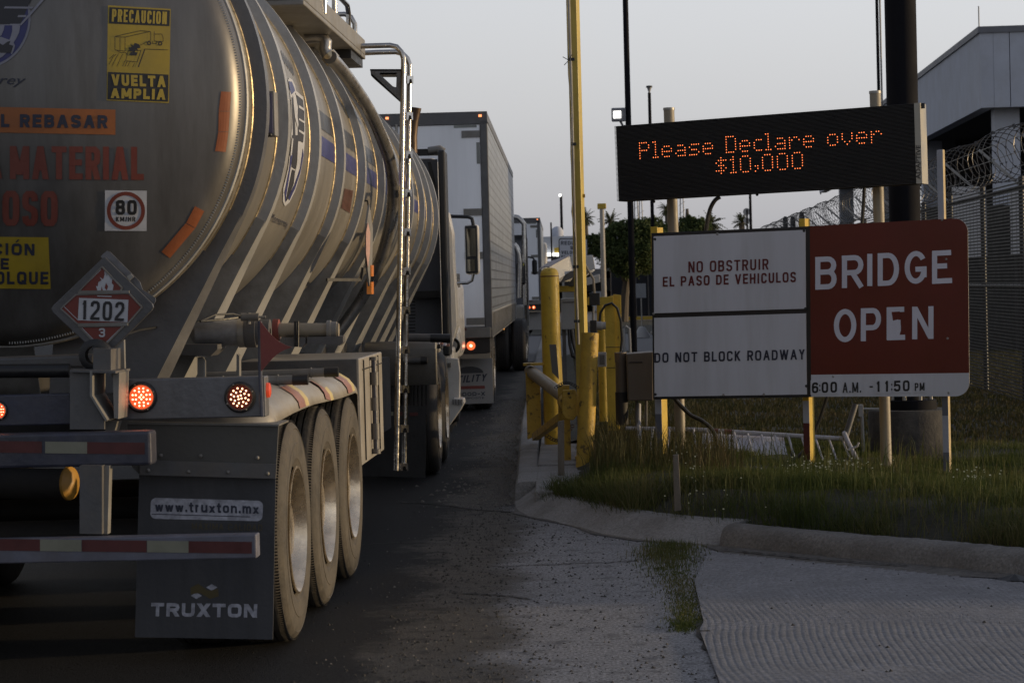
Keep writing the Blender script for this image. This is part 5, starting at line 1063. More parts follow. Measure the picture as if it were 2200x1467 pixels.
MB().tube([P(866, 774, 19.88), P(905, 774, 19.88)], .03, 10).make('hose_tube', STEELW, TR); MB().tube([P(904, 774, 19.88), P(918, 774, 19.88)], .032, 10).make('tube_cap', BLACK, TR)
mf = wp([(770, 868), (916, 872), (914, 1026), (768, 1022)], 19.75, .012).make('mud_flap', BLACK, TR)
wb(880, 886, 898, 893, 19.74, .006).make('reflector', TAPER, mf); wb(800, 885, 845, 893, 19.74, .006).make('reflector', TAPEW, mf); wb(850, 885, 870, 893, 19.74, .006).make('reflector', TAPER, mf)
lp_ = P(972, 742, 25.8); o = MB().lathe([(0, .001), (0, .06), (-.02, .078), (-.03, .085), (-.02, .09), (.05, .08), (.06, .001)], lp_, (0, 1, 0), 20).make('work_light', BLACK, TR)
MB().lathe([(-.012, .001), (-.012, .055)], lp_, (0, 1, 0), 16).make('light_glass', GREYB, o)
# side skirt and steps, curved edge facing the wheels
sk = [(948, 778), (985, 772), (988, 800), (988, 850), (984, 858), (998, 862), (996, 872), (985, 890), (968, 908), (958, 918), (957, 905), (960, 880), (962, 850), (960, 815), (955, 800), (942, 795), (938, 785)]
s1 = wp([(938, 768), (985, 770), (989, 800), (988, 852), (976, 884), (962, 905), (957, 915), (957, 880), (961, 840), (958, 805), (950, 795), (940, 790)], 25.2, .05).make('side_skirt', WHITEP, TR, bev=.01)
bx(P(957, 850, 25.2).x, P(976, 850, 25.2).x, 25.25, 26.3, .45, 1.0).make('skirt_panel', WHITEP, s1, bev=.03)
for k in range(5): wb(950 + k * 4, 781 - k * .5, 952.5 + k * 4, 789, 25.17, .04).make('step_slot', GREYP, s1)
s2 = wp([(965, 865), (975, 855), (996, 857), (998, 866), (990, 880), (975, 902), (958, 925), (953, 935), (957, 910)], 25.0, .35).make('lower_step', WHITEP, TR, bev=.012)
for k in range(4): wb(972 + k * 6, 858, 974.5 + k * 6, 869, 24.97, .04).make('step_slot', GREYP, s2)
wp([(955, 925), (980, 905), (982, 918), (978, 912), (970, 928), (962, 930), (958, 945), (953, 940)], 25.3, .02).make('rubber_skirt', STEELW, TR)
wheel_axle(28.4, 1, R=.5, xo=1.0, T=Matrix.Translation((-2.28, 0, 0)), par=TR, dual=False)
wheel_axle(28.4, -1, R=.5, xo=1.0, T=Matrix.Translation((-2.28, 0, 0)), par=TR, dual=False)
bx(-3.2, -1.25, 27.9, 30.0, .75, 1.75).make('hood', WHITEP, TR, bev=.12)

# ------------------------------------------------------------------ box trailers
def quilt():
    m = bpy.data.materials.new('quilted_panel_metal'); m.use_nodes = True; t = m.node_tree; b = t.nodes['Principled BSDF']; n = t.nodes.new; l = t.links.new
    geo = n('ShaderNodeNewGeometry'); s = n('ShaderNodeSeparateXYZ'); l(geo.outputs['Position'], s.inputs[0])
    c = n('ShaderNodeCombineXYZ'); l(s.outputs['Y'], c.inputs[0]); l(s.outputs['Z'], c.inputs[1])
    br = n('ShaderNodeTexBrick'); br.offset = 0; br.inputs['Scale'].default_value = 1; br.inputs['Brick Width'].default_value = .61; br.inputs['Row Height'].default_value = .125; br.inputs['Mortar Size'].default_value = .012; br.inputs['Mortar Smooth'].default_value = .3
    l(c.outputs[0], br.inputs['Vector']); br.inputs['Color1'].default_value = (.34, .375, .43, 1); br.inputs['Color2'].default_value = (.41, .45, .51, 1); br.inputs['Mortar'].default_value = (.15, .155, .17, 1)  # bluish cast painted in to offset the warm sun, so the side looks shaded
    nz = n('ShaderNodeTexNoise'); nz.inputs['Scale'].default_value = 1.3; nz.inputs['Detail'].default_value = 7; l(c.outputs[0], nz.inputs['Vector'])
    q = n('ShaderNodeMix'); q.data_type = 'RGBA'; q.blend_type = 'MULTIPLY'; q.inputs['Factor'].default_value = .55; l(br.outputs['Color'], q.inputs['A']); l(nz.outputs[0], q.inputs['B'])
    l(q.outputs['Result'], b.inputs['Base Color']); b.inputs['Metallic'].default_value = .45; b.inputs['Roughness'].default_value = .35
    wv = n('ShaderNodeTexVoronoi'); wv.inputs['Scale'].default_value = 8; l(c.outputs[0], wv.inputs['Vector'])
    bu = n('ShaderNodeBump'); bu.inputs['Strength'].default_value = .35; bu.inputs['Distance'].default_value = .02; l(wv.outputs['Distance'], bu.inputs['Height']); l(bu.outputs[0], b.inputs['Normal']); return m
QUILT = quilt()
def box_trailer(label, Y0, Y1, xr, zt, near=True, grp=None):
    T_ = thing('box_trailer', label, 'box trailer', (xr - 1.3, Y0, 0), grp); xl = xr - 2.58; zf = .98
    body = bx(xl, xr, Y0 + .05, Y1, zf + .12, zt - .07).make('cargo_box', TRAILW, T_)
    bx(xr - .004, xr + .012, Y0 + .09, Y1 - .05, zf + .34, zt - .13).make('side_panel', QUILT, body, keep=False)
    bx(xl - .01, xr + .016, Y0 - .0, Y1, zt - .11, zt).make('roof_rail', mat('trailer_rail', (.12, .12, .125), .4, .5, var=.15), body)
    bx(xr - .05, xr + .02, Y0 + .05, Y1, zf, zf + .33).make('bottom_rail', GREYP, body)
    for k in range(26): bx(xr + .02, xr + .028, Y0 + .3 + k * .6, Y0 + .34 + k * .6, zf + .02, zf + .32).make('rail_post', GREYP, body)
    fr_ = mat('door_frame_dark', (.10, .10, .105), .45, .3, var=.2)
    bx(xr - .075, xr + .02, Y0 - .03, Y0 + .08, zf, zt - .11).make('corner_post', fr_, body, bev=.01); bx(xl - .02, xl + .075, Y0 - .03, Y0 + .08, zf, zt - .11).make('corner_post', fr_, body)
    hd_ = bx(xl - .02, xr + .02, Y0 - .03, Y0 + .05, zt - .16, zt + .002).make('door_header', fr_, body)
    for s in (0, 1):
        a, b = (xl + .08, (xl + xr) / 2 - .01) if s == 0 else ((xl + xr) / 2 + .01, xr - .08)
        dr = bx(a, b, Y0 - .01, Y0 + .045, zf + .15, zt - .165).make('rear_door', TRAILW, body, bev=.006)
        hx = xr - .08 if s else xl + .08; sg = -1 if s else 1
        for z in (zt - .29, zt - 1.31, zt - 1.88, zf + .22): bx(min(hx, hx + sg * .24), max(hx, hx + sg * .24), Y0 - .025, Y0 - .01, z - .045, z + .045).make('hinge', GREYP, dr); 
        for rx in (.12, .55): xx = ((xl + xr) / 2) + (rx if s else -rx) ; MB().tube([(xx, Y0 - .035, zf + .12), (xx, Y0 - .035, zt - .14)], .017, 8).make('lock_rod', GALV, dr) if rx == .12 or not s else None
        if s:
            for (q0, q1, q2, q3) in ((xr - .42, xr - .12, zt - .205, zt - .17), (xr - .13, xr - .085, zt - .68, zt - .40)): bx(q0, q1, Y0 - .014, Y0 - .011, q2, q3).make('grey_patch', mat('patch_grey', (.22, .23, .22), .5, 0), dr)
    sill = bx(xl, xr, Y0 - .04, Y0 + .05, zf, zf + .14).make('door_sill', GREYP, body, bev=.01)
    for k in range(6): bx(xr - .95 - k * .25, xr - .72 - k * .25, Y0 - .046, Y0 - .041, zf + .04, zf + .09).make('reflective_tape', TAPER if k % 2 == 0 else TAPEW, sill) if k % 2 == 0 or True else None
    bx(xr - .55, xr - .32, Y0 - .046, Y0 - .041, zf + .10, zf + .135).make('reflective_tape', TAPER, sill)
    lb_ = bx(xl + .1, xr - .02, Y0 + .0, Y0 + .1, zf - .20, zf).make('lamp_recess', DARK, body)
    for lx in (xr - .27, xr - .44, xl + .3): 
        c_ = V((lx, Y0 - .005, zf - .10)); o = MB().lathe([(0, .001), (-.012, .03), (-.004, .052), (0, .058)], c_, (0, 1, 0), 18).make('tail_light', mat('trailer_lamp', (.5, .06, .02), .3, 0, emit=(1, .17, .05), es=1.1), body); MB().sphere(c_ - V((0, .012, 0)), .018, 5).make('bulb', LED, o)
    for lx in (xr - .07, (xl + xr) / 2 - .3, (xl + xr) / 2, (xl + xr) / 2 + .3): bx(lx - .02, lx + .02, Y0 - .045, Y0 - .031, zt - .07, zt - .04).make('marker_light', mat('amber_marker', (.5, .12, .04), .3, 0, emit=(1, .32, .12), es=2.0), hd_)
    bx(xl + .05, xr - .02, Y0 + .0, Y0 + .1, zf - .27, zf - .21).make('bumper_bar', TANP, body)
    WH = mat('flap_white', (.30, .29, .28), .55, 0, var=.1, dirt=(.2, .18, .15))
    for (a, b) in ((xr - .62, xr + .0), (xl, xl + .62)):
        fm_ = bx(a, b, Y0 + .3, Y0 + .315, .10, zf - .28).make('mud_flap', WH, body, bev=.004)
        if near and a > xl + 1:
            def fs_(px, py, off=0., Y=Y0 + .3): return P(px, py, Y - off)
            c0 = lambda u, v: (a + (b - a) * u, v)
            def uv(u, v): # picture point of flap position
                q = RW.transposed() @ (V((a + (b - a) * u, Y0 + .3, .10 + (zf - .38) * v)) - EYE); return (CX + F * q.x / -q.z, CY - F * q.y / -q.z)
            btext('UTILITY', [uv(.12, .62), uv(.88, .66), uv(.84, .50), uv(.08, .46)], fs_, INKB, fm_, 3, off=.004)
            polys([[uv(.10, .40), uv(.82, .40), uv(.82, .33), uv(.10, .33)]], fs_, REDF, fm_, 'red_bar', .003)
            polys([[uv(.5 + .3 * math.cos(PI * k / 12), .68 + .15 * math.sin(PI * k / 12)) for k in range(13)]], fs_, mat('globe_grey', (.06, .06, .065), .6, 0), fm_, 'globe_mark', .003)
            btext('3000D-X', [uv(.12, .26), uv(.82, .26), uv(.82, .18), uv(.12, .18)], fs_, INKB, fm_, 1.8, off=.003); text('COMPOSITE', [uv(.2, .15), uv(.8, .15), uv(.8, .11), uv(.2, .11)], fs_, INKB, fm_, off=.003)
    for yy in (Y0 + .95, Y0 + 2.25):
        for s in (1, -1): wheel_axle(yy, s, R=.51, xo=1.25, T=Matrix.Translation(((xl + xr) / 2, 0, 0)), par=T_, tyrem=RUBBER)
        MB().tube([(xl + .3, yy, .51), (xr - .3, yy, .51)], .06, 8).make('axle', DARK, T_)
    bx(xl + .4, xr - .4, Y0 + .3, Y0 + 3.0, .62, zf).make('bogie', DARK, T_)
    for x in (xr - .45, xl + .35): bx(x, x + .12, Y1 - 3.4, Y1 - 3.28, .25, zf).make('landing_leg', STEELW, T_)
    return T_
box_trailer('white box trailer with black hinges right ahead of the tanker, its mudflap lettered', 30.55, 47.3, P(1047, 400, 30.55).x, P(1045, 240, 30.55).z)
box_trailer('farther white box trailer seen small beyond the second tractor', 80, 95.5, P(1160, 520, 80).x, P(1157, 468, 80).z, near=False)
# second tractor, with chrome stacks
T2 = thing('tractor_unit', 'grey tractor with tall bent chrome stacks between the two box trailers', 'truck tractor', (-2.2, 47, 0)); x2 = P(1124, 600, 50).x
c2 = bx(x2 - 2.3, x2, 50.0, 52.4, .95, P(1120, 505, 50).z).make('cab', CABG, T2, bev=.05)
wb(1104, 505, 1127, 512, 49.9, .1).make('roof_edge', BLACK, c2)
for pts, Y in (([(1104, 466), (1112, 467), (1120, 474), (1126, 482), (1127, 560), (1129, 655)], 49.4), ([(1104, 525), (1109, 530), (1115, 545), (1118, 566), (1117, 640)], 48.6)): MB().tube([P(a, b, Y) for a, b in pts], .055, 12).make('chrome_stack', CHROME, T2)
wb(1130, 510, 1134, 700, 51, 1.2).make('sleeper_side', GREYP, c2)
m2 = wb(1109, 563, 1129, 612, 49.2, .1).make('mirror_housing', BLACK, T2, bev=.05); wb(1114, 566, 1126, 571, 49.17, .01).make('mirror_reflection', mat('mirror_yellow', (.5, .45, .1), .3, 0), m2)
m3 = wb(1143, 558, 1154, 590, 52, .08).make('mirror_housing', BLACK, T2, bev=.04); MB().tube([P(1133, 552, 52), P(1145, 554, 52), P(1149, 560, 52)], .02, 6).make('mirror_arm', BLACK, m3)
wb(1108, 655, 1125, 760, 49, 3).make('fuel_tank', GALV, T2, bev=.05); wb(1120, 650, 1134, 745, 51.5, 1.5).make('side_step', CHROME, T2, bev=.03)
for k in range(5): wb(1110, 735 + k * 12, 1124, 741 + k * 12, 48.9, .05).make('tank_strap', GALV, T2)
for Y in (45.2, 46.5):
    for s in (1, -1): wheel_axle(Y, s, R=.5, xo=1.2, T=Matrix.Translation((x2 - 1.1, 0, 0)), par=T2, tyrem=RUBBER)
bx(x2 - 1.9, x2 - .3, 44.5, 54, .75, .95).make('frame_rail', DARK, T2); bx(x2 - 2.1, x2 - .15, 52.4, 54.4, .8, 1.8).make('hood', CABG, T2, bev=.1)
for s in (1, -1): wheel_axle(53.4, s, R=.5, xo=1.12, T=Matrix.Translation((x2 - 1.1, 0, 0)), par=T2, dual=False, tyrem=RUBBER)
wb(1076, 693, 1084, 708, 44.2, .05).make('marker_lamp', mat('amber_lit', (.6, .2, .03), .3, 0, emit=(1, .4, .08), es=1.0), T2)
T3 = thing('tractor_unit', 'distant white tractor at the head of the farther box trailer', 'truck tractor', (-2, 97, 0)); c3 = bx(-3.2, -.55, 96.3, 99, .9, 3.4).make('cab', WHITEP, T3, bev=.1); bx(-3, -.75, 99, 101, .8, 2).make('hood', WHITEP, T3, bev=.15)
for Y in (97, 100): 
    for s in (1, -1): wheel_axle(Y, s, R=.5, xo=1.15, T=Matrix.Translation((-1.9, 0, 0)), par=T3, dual=False, tyrem=RUBBER)
bx(-.55, -.45, 97, 97.2, 1.9, 2.6).make('mirror_housing', BLACK, c3)
# ------------------------------------------------------------------ signs
def frame3(p0, p1):
    """horizontal unit vector along the board and its normal towards the camera"""
    u = (p1 - p0); u.z = 0; u.normalize(); n = u.cross(V((0, 0, 1))).normalized()
    if n.dot(EYE - p0) < 0: n = -n
    return u, n
def board(q, Y0, Y1, th, nbase=None):
    """prism from picture corners tl,tr,br,bl; depths given at left and right edge"""
    c = [P(*q[0], Y0), P(*q[1], Y1), P(*q[2], Y1), P(*q[3], Y0)]
    u, n = frame3(c[3], c[2]); pl = planeS((c[0] + c[1] + c[2] + c[3]) / 4, n); c = [pl(*x) for x in q]; return c, u, n, pl
# message board
LQ = [(1320, 271), (1964, 222), (1969, 395), (1326, 433)]
cL, uL, nL, sL = board(LQ, 18.6, 17.6, .1)
MS = thing('message_board', 'black electronic message board on two round posts with orange lit words', 'electronic sign', (cL[3] + cL[2]) / 2 * V((1, 1, 0)).x if False else V(((cL[3].x + cL[2].x) / 2, (cL[3].y + cL[2].y) / 2, .2)))
CAS = mat('message_case_black', (.010, .010, .011), .55, 0, var=.2, bump=.05); SIDE = mat('message_case_side', (.33, .31, .27), .4, .3, var=.1, dirt=(.3, .27, .2), dirt_amt=.4)
case = MB().prism([c - nL * .03 for c in cL], nL * -.16).make('case', CAS, MS, bev=.004)
MB().prism([cL[1] + uL * .002 + nL * .012 , cL[2] + uL * .002 + nL * .012, cL[2] + uL * .044 + nL * .0, cL[1] + uL * .044 + nL * .0], nL * -.17).make('end_cap', SIDE, case)
sE = planeS(cL[1] + uL * .03 + nL * .012, nL)
text('ADAPTIVE', [(1968, 385), (1968, 312), (1978, 312), (1978, 385)], lambda x, y, off=0.: sE(x, y, off), BLACK, case, off=.004, bold=.01)
mb = MB(); mb2 = MB()
for k in range(61):
    t = (k + .5) / 61; a = cL[0].lerp(cL[3], t); b = cL[1].lerp(cL[2], t); mb.bar(a - nL * .012, b - nL * .012, .034, .0035)
lo_ = mb.make('louvre_slats', mat('louvre_black', (.028, .028, .03), .5, 0, bump=0), case); lo_['kind'] = 'stuff'
GL = {'P': '11110 10001 10001 11110 10000 10000 10000', 'l': '110 010 010 010 010 010 111', 'e': '00000 00000 01110 10001 11111 10000 01110', 'a': '00000 00000 01110 00001 01111 10001 01111',
      's': '00000 00000 01111 10000 01110 00001 11110', 'D': '11110 10001 10001 10001 10001 10001 11110', 'c': '0000 0000 0111 1000 1000 1000 0111', 'r': '00000 00000 10110 11001 10000 10000 10000', 'o': '00000 00000 01110 10001 10001 10001 01110',
      'v': '00000 00000 10001 10001 10001 01010 00100', '$': '00100 01111 10100 01110 00101 11110 00100', '1': '010 110 010 010 010 010 111', '0': '01110 10001 10001 10001 10001 10001 01110', ',': '00 00 00 00 11 01 10', ' ': '000 000 000 000 000 000 000'}
GLW = mat('message_diode', (1, .35, .12), .4, 0, bump=0, emit=(1, .20, .055), es=3.4)
HAL = mat('diode_halo', (.3, .05, .02), .5, 0, bump=0, emit=(1, .12, .03), es=.25)
Wd = (cL[1] - cL[0]).length; Hd = (cL[0] - cL[3]).length
def dots(word, px, py0, pitch, rowp, endpx):
    cols = []; x = 0
    for ch in word:
        rows = GL[ch].split(); 
        for j, r in enumerate(rows):
            for i, q in enumerate(r):
                if q == '1': cols.append((x + i, j))
        x += len(rows[0]) + 1
    tot = max(c for c, _ in cols); a = sL(px, py0); 
    tl, tr = cL[0], cL[1]; v0 = (tl.lerp(tr, (a - tl).dot(uL) / Wd) - a).length
    sA, sB = (a - tl).dot(uL), (sL(endpx, py0 - (endpx - px) * .07) - tl).dot(uL)
    mb = MB()
    for c, r in cols:
        s_ = sA + (sB - sA) * c / tot; zz = v0 + r * rowp; f = s_ / Wd; p = tl.lerp(tr, f).lerp(cL[3].lerp(cL[2], f), zz / Hd) + nL * .006
        mb.sphere((p.x, p.y, p.z), .0034, 3)
    return mb
m1 = dots('Please Declare over', 1374, 308, 0, .0201, 1893).make('lit_message', GLW, case); m1['kind'] = 'stuff'; m1['label'] = 'row of orange diodes reading Please Declare over'
m1 = dots('$10,000', 1538, 340, 0, .0201, 1723).make('lit_message', GLW, case); m1['kind'] = 'stuff'; m1['label'] = 'row of orange diodes reading $10,000'
def pole_px(pt, pb, Y, r, name, m, par=None, zb=None, n=16, **k):
    a, b = P(*pt, Y), P(*pb, Y)
    if zb is not None: b.z = zb
    return MB().tube([b, a], r, n).make(name, m, par, **k)
bk = -nL * .26
for (xt, yt, xb, yb, Y) in ((1437, 233, 1464, 985, 18.75), (1880, 197, 1905, 1010, 17.95)):
    a, b = P(xt, yt, Y), P(xb, yb, Y); pst = MB().tube([V((b.x, b.y + .0, .05)), V((a.x, a.y, a.z))], .043, 20).make('post', TANP, MS)
    MB().lathe([(0, .001), (0, .046), (-.02, .047)], (a.x, a.y, a.z + .004), (0, 0, 1), 18).make('post_cap', GALV, pst)
MB().box(cL[1] + uL * .055 + V((0, 0, -.02)) - nL * .05, (.02, .03, .04)).make('latch', BLACK, case)
for (x, y, zz) in ((1400, 433, 0), (1622, 418, 0)): MB().sphere(sL(x, y) - nL * .05, .012, 5).make('bolt', BLACK, case)
# white board
WQ = [(1399, 501), (1741, 486), (1744, 853), (1403, 858)]
cW, uW, nW, sW = board(WQ, 18.2, 17.65, .03)
TB = thing('traffic_sign', 'white bilingual notice board in a black frame on yellow and banded posts', 'sign board', V(((cW[3].x + cW[2].x) / 2, (cW[3].y + cW[2].y) / 2, .2)))
bb = MB().prism(cW, nW * -.025).make('backing_board', SIGNB, TB, bev=.003)
def inner(q, y0, y1, l, r):
    return [(l[0] + 0, y0[0]), (r[0], y0[1]), (r[1], y1[1]), (l[1], y1[0])]
for q in ([(1405, 508), (1731, 494), (1732, 663), (1406, 673)], [(1406, 683), (1732, 673), (1734, 847), (1407, 852)]):
    c = [sW(x, y, .001) for x, y in q]; MB().prism(c, nW * .006).make('white_panel', SIGNW, bb)
btext('NO OBSTRUIR', [(1480, 562), (1652, 556), (1652, 579), (1480, 586)], sW, INKR, bb, 3.6, off=.010, gap=.32)
btext('EL PASO DE VEHICULOS', [(1425, 595), (1711, 584), (1711, 606), (1425, 616)], sW, INKR, bb, 3.6, off=.010, gap=.32)
btext('DO NOT BLOCK ROADWAY', [(1407, 758), (1730, 750), (1730, 772), (1407, 779)], sW, INKB, bb, 3.6, off=.010, gap=.32)
for (x, y) in ((1408, 514), (1542, 503), (1728, 496), (1405, 674), (1731, 663), (1409, 847), (1555, 848), (1642, 847), (1733, 829)):
    p = sW(x, y, .008); MB().lathe([(0, .001), (-.004, .006), (0, .011)], p, -nW, 10).make('screw', GALV if (x + y) % 2 else BLACK, bb)
# red board
RQ = [(1740, 486), (2079, 468), (2083, 851), (1743, 852)]
cR, uR, nR, sR = board(RQ, 17.62, 17.0, .02)
RB = thing('traffic_sign', 'dark red BRIDGE OPEN board with a white opening hours strip', 'sign board', V(((cR[3].x + cR[2].x) / 2, (cR[3].y + cR[2].y) / 2, .2)))
def rnd(q, r, corners):
    o = []
    for i, (x, y) in enumerate(q):
        if i not in corners: o.append((x, y)); continue
        p, n_ = q[i - 1], q[(i + 1) % 4]; a = (V(p) - V((x, y))).normalized(); b = (V(n_) - V((x, y))).normalized(); c_ = V((x, y)) + (a + b) * r
        for k in range(9): t = PI / 2 * k / 8; v = c_ - b * r * math.cos(t) - a * r * math.sin(t); o.append((v.x, v.y))
    return o
pr_ = rnd(RQ, 30, (1, 2))
rb = MB().prism([sR(x, y) for x, y in pr_], nR * -.004).make('sign_plate', GALV, RB)
polys([[(x, y) for x, y in rnd(RQ, 30, (1,)) if y < 700] + [(2082.4, 801), (1742.6, 805)]], sR, SIGNR, rb, 'red_field', .0015)
polys([[(1742.6, 805), (2082.4, 801)] + [(x, y) for x, y in rnd(RQ, 30, (2,)) if y > 700]], sR, SIGNW, rb, 'white_strip', .0015)
# highway letters, drawn as strokes
def arc_(cx_, cy_, rx, ry, a0, a1, n=14): return [(cx_ + rx * math.cos(math.radians(a0 + (a1 - a0) * k / n)), cy_ + ry * math.sin(math.radians(a0 + (a1 - a0) * k / n))) for k in range(n + 1)]
HW = {'B': [[(.12, 0), (.12, 1)], [(0, .07), (.6, .07)] + arc(.6, .27, .28, .2, -90, 90, 8) + [(.12, .47)], [(.5, .47), (.62, .47)] + arc(.62, .70, .28, .23, -90, 90, 8) + [(0, .93)]],
      'R': [[(.12, 0), (.12, 1)], [(0, .07), (.58, .07)] + arc(.58, .30, .29, .23, -90, 90, 8) + [(.12, .53)], [(.48, .53), (.90, 1.0)]], 'I': [[(.5, 0), (.5, 1)]],
      'D': [[(.12, 0), (.12, 1)], [(0, .07), (.5, .07)] + arc(.5, .5, .40, .43, -90, 90, 12) + [(0, .93)]],
      'G': [arc(.5, .5, .39, .43, -35, -320, 22) + [(.87, .62)], [(.48, .56), (.98, .56)], [(.87, .50), (.87, .82)]],
      'E': [[(.12, 0), (.12, 1)], [(0, .065), (.95, .065)], [(.12, .47), (.75, .47)], [(0, .935), (1.0, .935)]],
      'O': [arc(.5, .5, .39, .43, 0, 360, 28)], 'P': [[(.12, 0), (.12, 1)], [(0, .07), (.60, .07)] + arc(.60, .33, .28, .26, -90, 90, 9) + [(.12, .59)]], 'N': [[(.12, 0), (.12, 1)], [(.14, .04), (.86, .96)], [(.88, 0), (.88, 1)]]}
def big(ch, x0, y0, x1, y1, sk=-.05, wpx=11):
    mb = MB(); wq, hq = x1 - x0, y1 - y0
    for si, st in enumerate(HW[ch]):
        pts = [(x0 + wq * u, y0 + hq * v + sk * (x0 + wq * u - x0)) for u, v in st]
        n_ = len(pts); L_, R_ = [], []
        for i in range(n_):
            a, b = V(pts[max(i - 1, 0)]), V(pts[min(i + 1, n_ - 1)]); d = (b - a).normalized() if (b - a).length > 0 else V((1, 0))
            if st is HW['O'][0] and i in (0, n_ - 1): d = (V(pts[1]) - V(pts[-2])).normalized()
            m_ = 1.0
            if 0 < i < n_ - 1:
                d1 = (V(pts[i]) - a).normalized(); d2 = (b - V(pts[i])).normalized(); m_ = 1 / max(.55, math.cos(d1.angle(d2) / 2)) if d1.length and d2.length else 1
            q = V((-d.y, d.x)) * wpx / 2 * m_; L_.append(V(pts[i]) + q); R_.append(V(pts[i]) - q)
        o = len(mb.v)
        for a, b in zip(L_, R_): mb.v += [tuple(sR(a.x, a.y, .003 + .0004 * si)), tuple(sR(b.x, b.y, .003 + .0004 * si))]
        mb.f += [(o + 2 * i, o + 2 * i + 1, o + 2 * i + 3, o + 2 * i + 2) for i in range(n_ - 1)]
    return mb.make('lettering', LETW, rb)
for ch, x0, x1, y0 in (('B', 1752, 1797, 553), ('R', 1809, 1856, 550), ('I', 1857, 1881, 546), ('D', 1886, 1931, 545), ('G', 1944, 1992, 541), ('E', 2003, 2046, 540)): big(ch, x0, y0, x1, y0 + 69, -.045)
for ch, x0, x1, y0 in (('O', 1792, 1840, 665), ('P', 1850, 1893, 663), ('N', 1960, 2006, 659)): big(ch, x0, y0, x1, y0 + 70, -.03)
big('E', 1906, 661, 1945, 730, -.03); polys([[(1912, 672), (1932, 688), (1934, 691), (1936, 700), (1936, 710), (1932, 722), (1912, 726)]], sR, LETW, rb, 'peeling_film', .004)
polys([[(1916, 670), (1934, 669), (1934, 685), (1919, 689)]], sR, SIGNR, rb, 'red_gap', .0045)
for (s, q) in (('6', (1745, 821, 1759, 844)), ('00', (1766, 820, 1799, 843)), ('A.M.', (1811, 821, 1851, 843)), ('11', (1882, 818, 1912, 841)), ('50', (1921, 817, 1955, 840)), ('PM', (1966, 822, 1987, 839))):
    if s not in ('A.M.',): MB().prism([sR(x, y, .002) for x, y in rect(q[0] - 3, q[1] - 4, q[2] + 3, q[3] + 4)], nR * .003).make('number_tile', SIGNW, rb)
    btext(s, [(q[0], q[1] + .6), (q[2], q[1] - .3), (q[2], q[3] - .3), (q[0], q[3] + .6)], sR, INK, rb, 2.6 if s in ('PM', 'A.M.') else 4.2, off=.007, gap=.34)
for x, y in ((1762, 828), (1762, 838), (1916.5, 826), (1916.5, 836)): polys([ellpx(x, y, 1.6, 1.8, 10)], sR, INK, rb, 'colon_dot', .006)
polys([rect(1869, 829, 1876, 832)], sR, INK, rb, 'hyphen', .006)
for x, y in ((2033, 557), (2036, 727), (2038, 844), (1790, 809), (2024, 473)): MB().lathe([(0, .001), (-.004, .005), (0, .009)], sR(x, y, .002), -nR, 10).make('screw', GALV, rb)
# board posts: square tubes, front face banded, side faces yellow or painted sunlit gold
def post(px, yt, yb, Y, wd, dp, m_front, m_body, par, bands=None):
    a, b = P(px, yt, Y), P(px + (yb - yt) * .0, yb, Y); u = uW; n_ = nW; c = (a + b) / 2; zb = .05; H = a.z - zb
    Rm = Matrix((u, -n_, V((0, 0, 1)))).transposed(); cx_ = V((b.x, b.y, 0)); cx_ = V((P(px, 600, Y).x, Y, 0))
    o = MB().box((cx_.x, cx_.y, zb + H / 2), (wd, dp, H), R=Rm).make('post', m_body, par, bev=.003)
    f = n_ * (dp / 2 + .001)
    for z0, z1, m in (bands or [(zb, zb + H, m_front)]):
        MB().box(V((cx_.x, cx_.y, (z0 + z1) / 2)) + f, (wd, .003, z1 - z0), R=Rm).make('painted_band', m, o)
    return o
BR_ = mat('band_maroon', (.075, .012, .010), .5, 0, var=.2); BW_ = mat('band_grey', (.30, .31, .35), .5, 0, var=.1); BG_ = mat('band_slate', (.10, .105, .13), .5, 0, var=.15)
zt_ = lambda px, py, Y: P(px, py, Y).z
post(1414, 489, 980, 18.34, .055, .12, STEELW, YEL, TB, [(.05, .62, BG_), (.62, .78, BW_), (.78, 2.09, YEL)])
post(1731, 470, 1010, 17.86, .050, .12, STEELW, YEL, TB, [(.05, .22, BW_), (.22, .55, BR_), (.55, .72, BW_), (.72, 2.08, YEL)])
SUNEDGE = mat('post_edge_sunlit', (.42, .32, .16), .6, 0, var=.25, scale=20)  # low sun on the post's side faces, put into the body colour
po_ = post(2027, 322, 1035, 17.18, .045, .055, BG_, SUNEDGE, RB, [(.05, .35, BG_), (.35, .62, BW_), (.62, 2.0, BG_), (2.0, zt_(2027, 322, 17.18), BW_)])
# black conduits hanging below the boards
def hose(pts, Y, r, label, n=8):
    q = [P(x, y, Y) for x, y in pts]; q2 = []
    for i in range(len(q) - 1):
        a, b, c, d = q[max(i - 1, 0)], q[i], q[i + 1], q[min(i + 2, len(q) - 1)]
        for k in range(6): t = k / 6; q2.append(.5 * ((2 * b) + (c - a) * t + (2 * a - 5 * b + 4 * c - d) * t * t + (-a + 3 * b - 3 * c + d) * t ** 3))
    q2.append(q[-1]); return MB().tube(q2, r, n).make('conduit', BLACK, None, label=label, cat='cable', group='black conduits behind the sign boards')
hose([(1547, 423), (1535, 432), (1524, 455), (1516, 500), (1500, 620), (1470, 750), (1440, 830), (1476, 885), (1510, 905), (1534, 930), (1546, 980)], 18.62, .017, 'black conduit curving from under the message board past the left notice board')
hose([(1857, 400), (1853, 470), (1840, 600), (1810, 740), (1775, 858), (1755, 915), (1730, 965), (1690, 1002)], 18.1, .014, 'black conduit running from the message board down behind the red board')
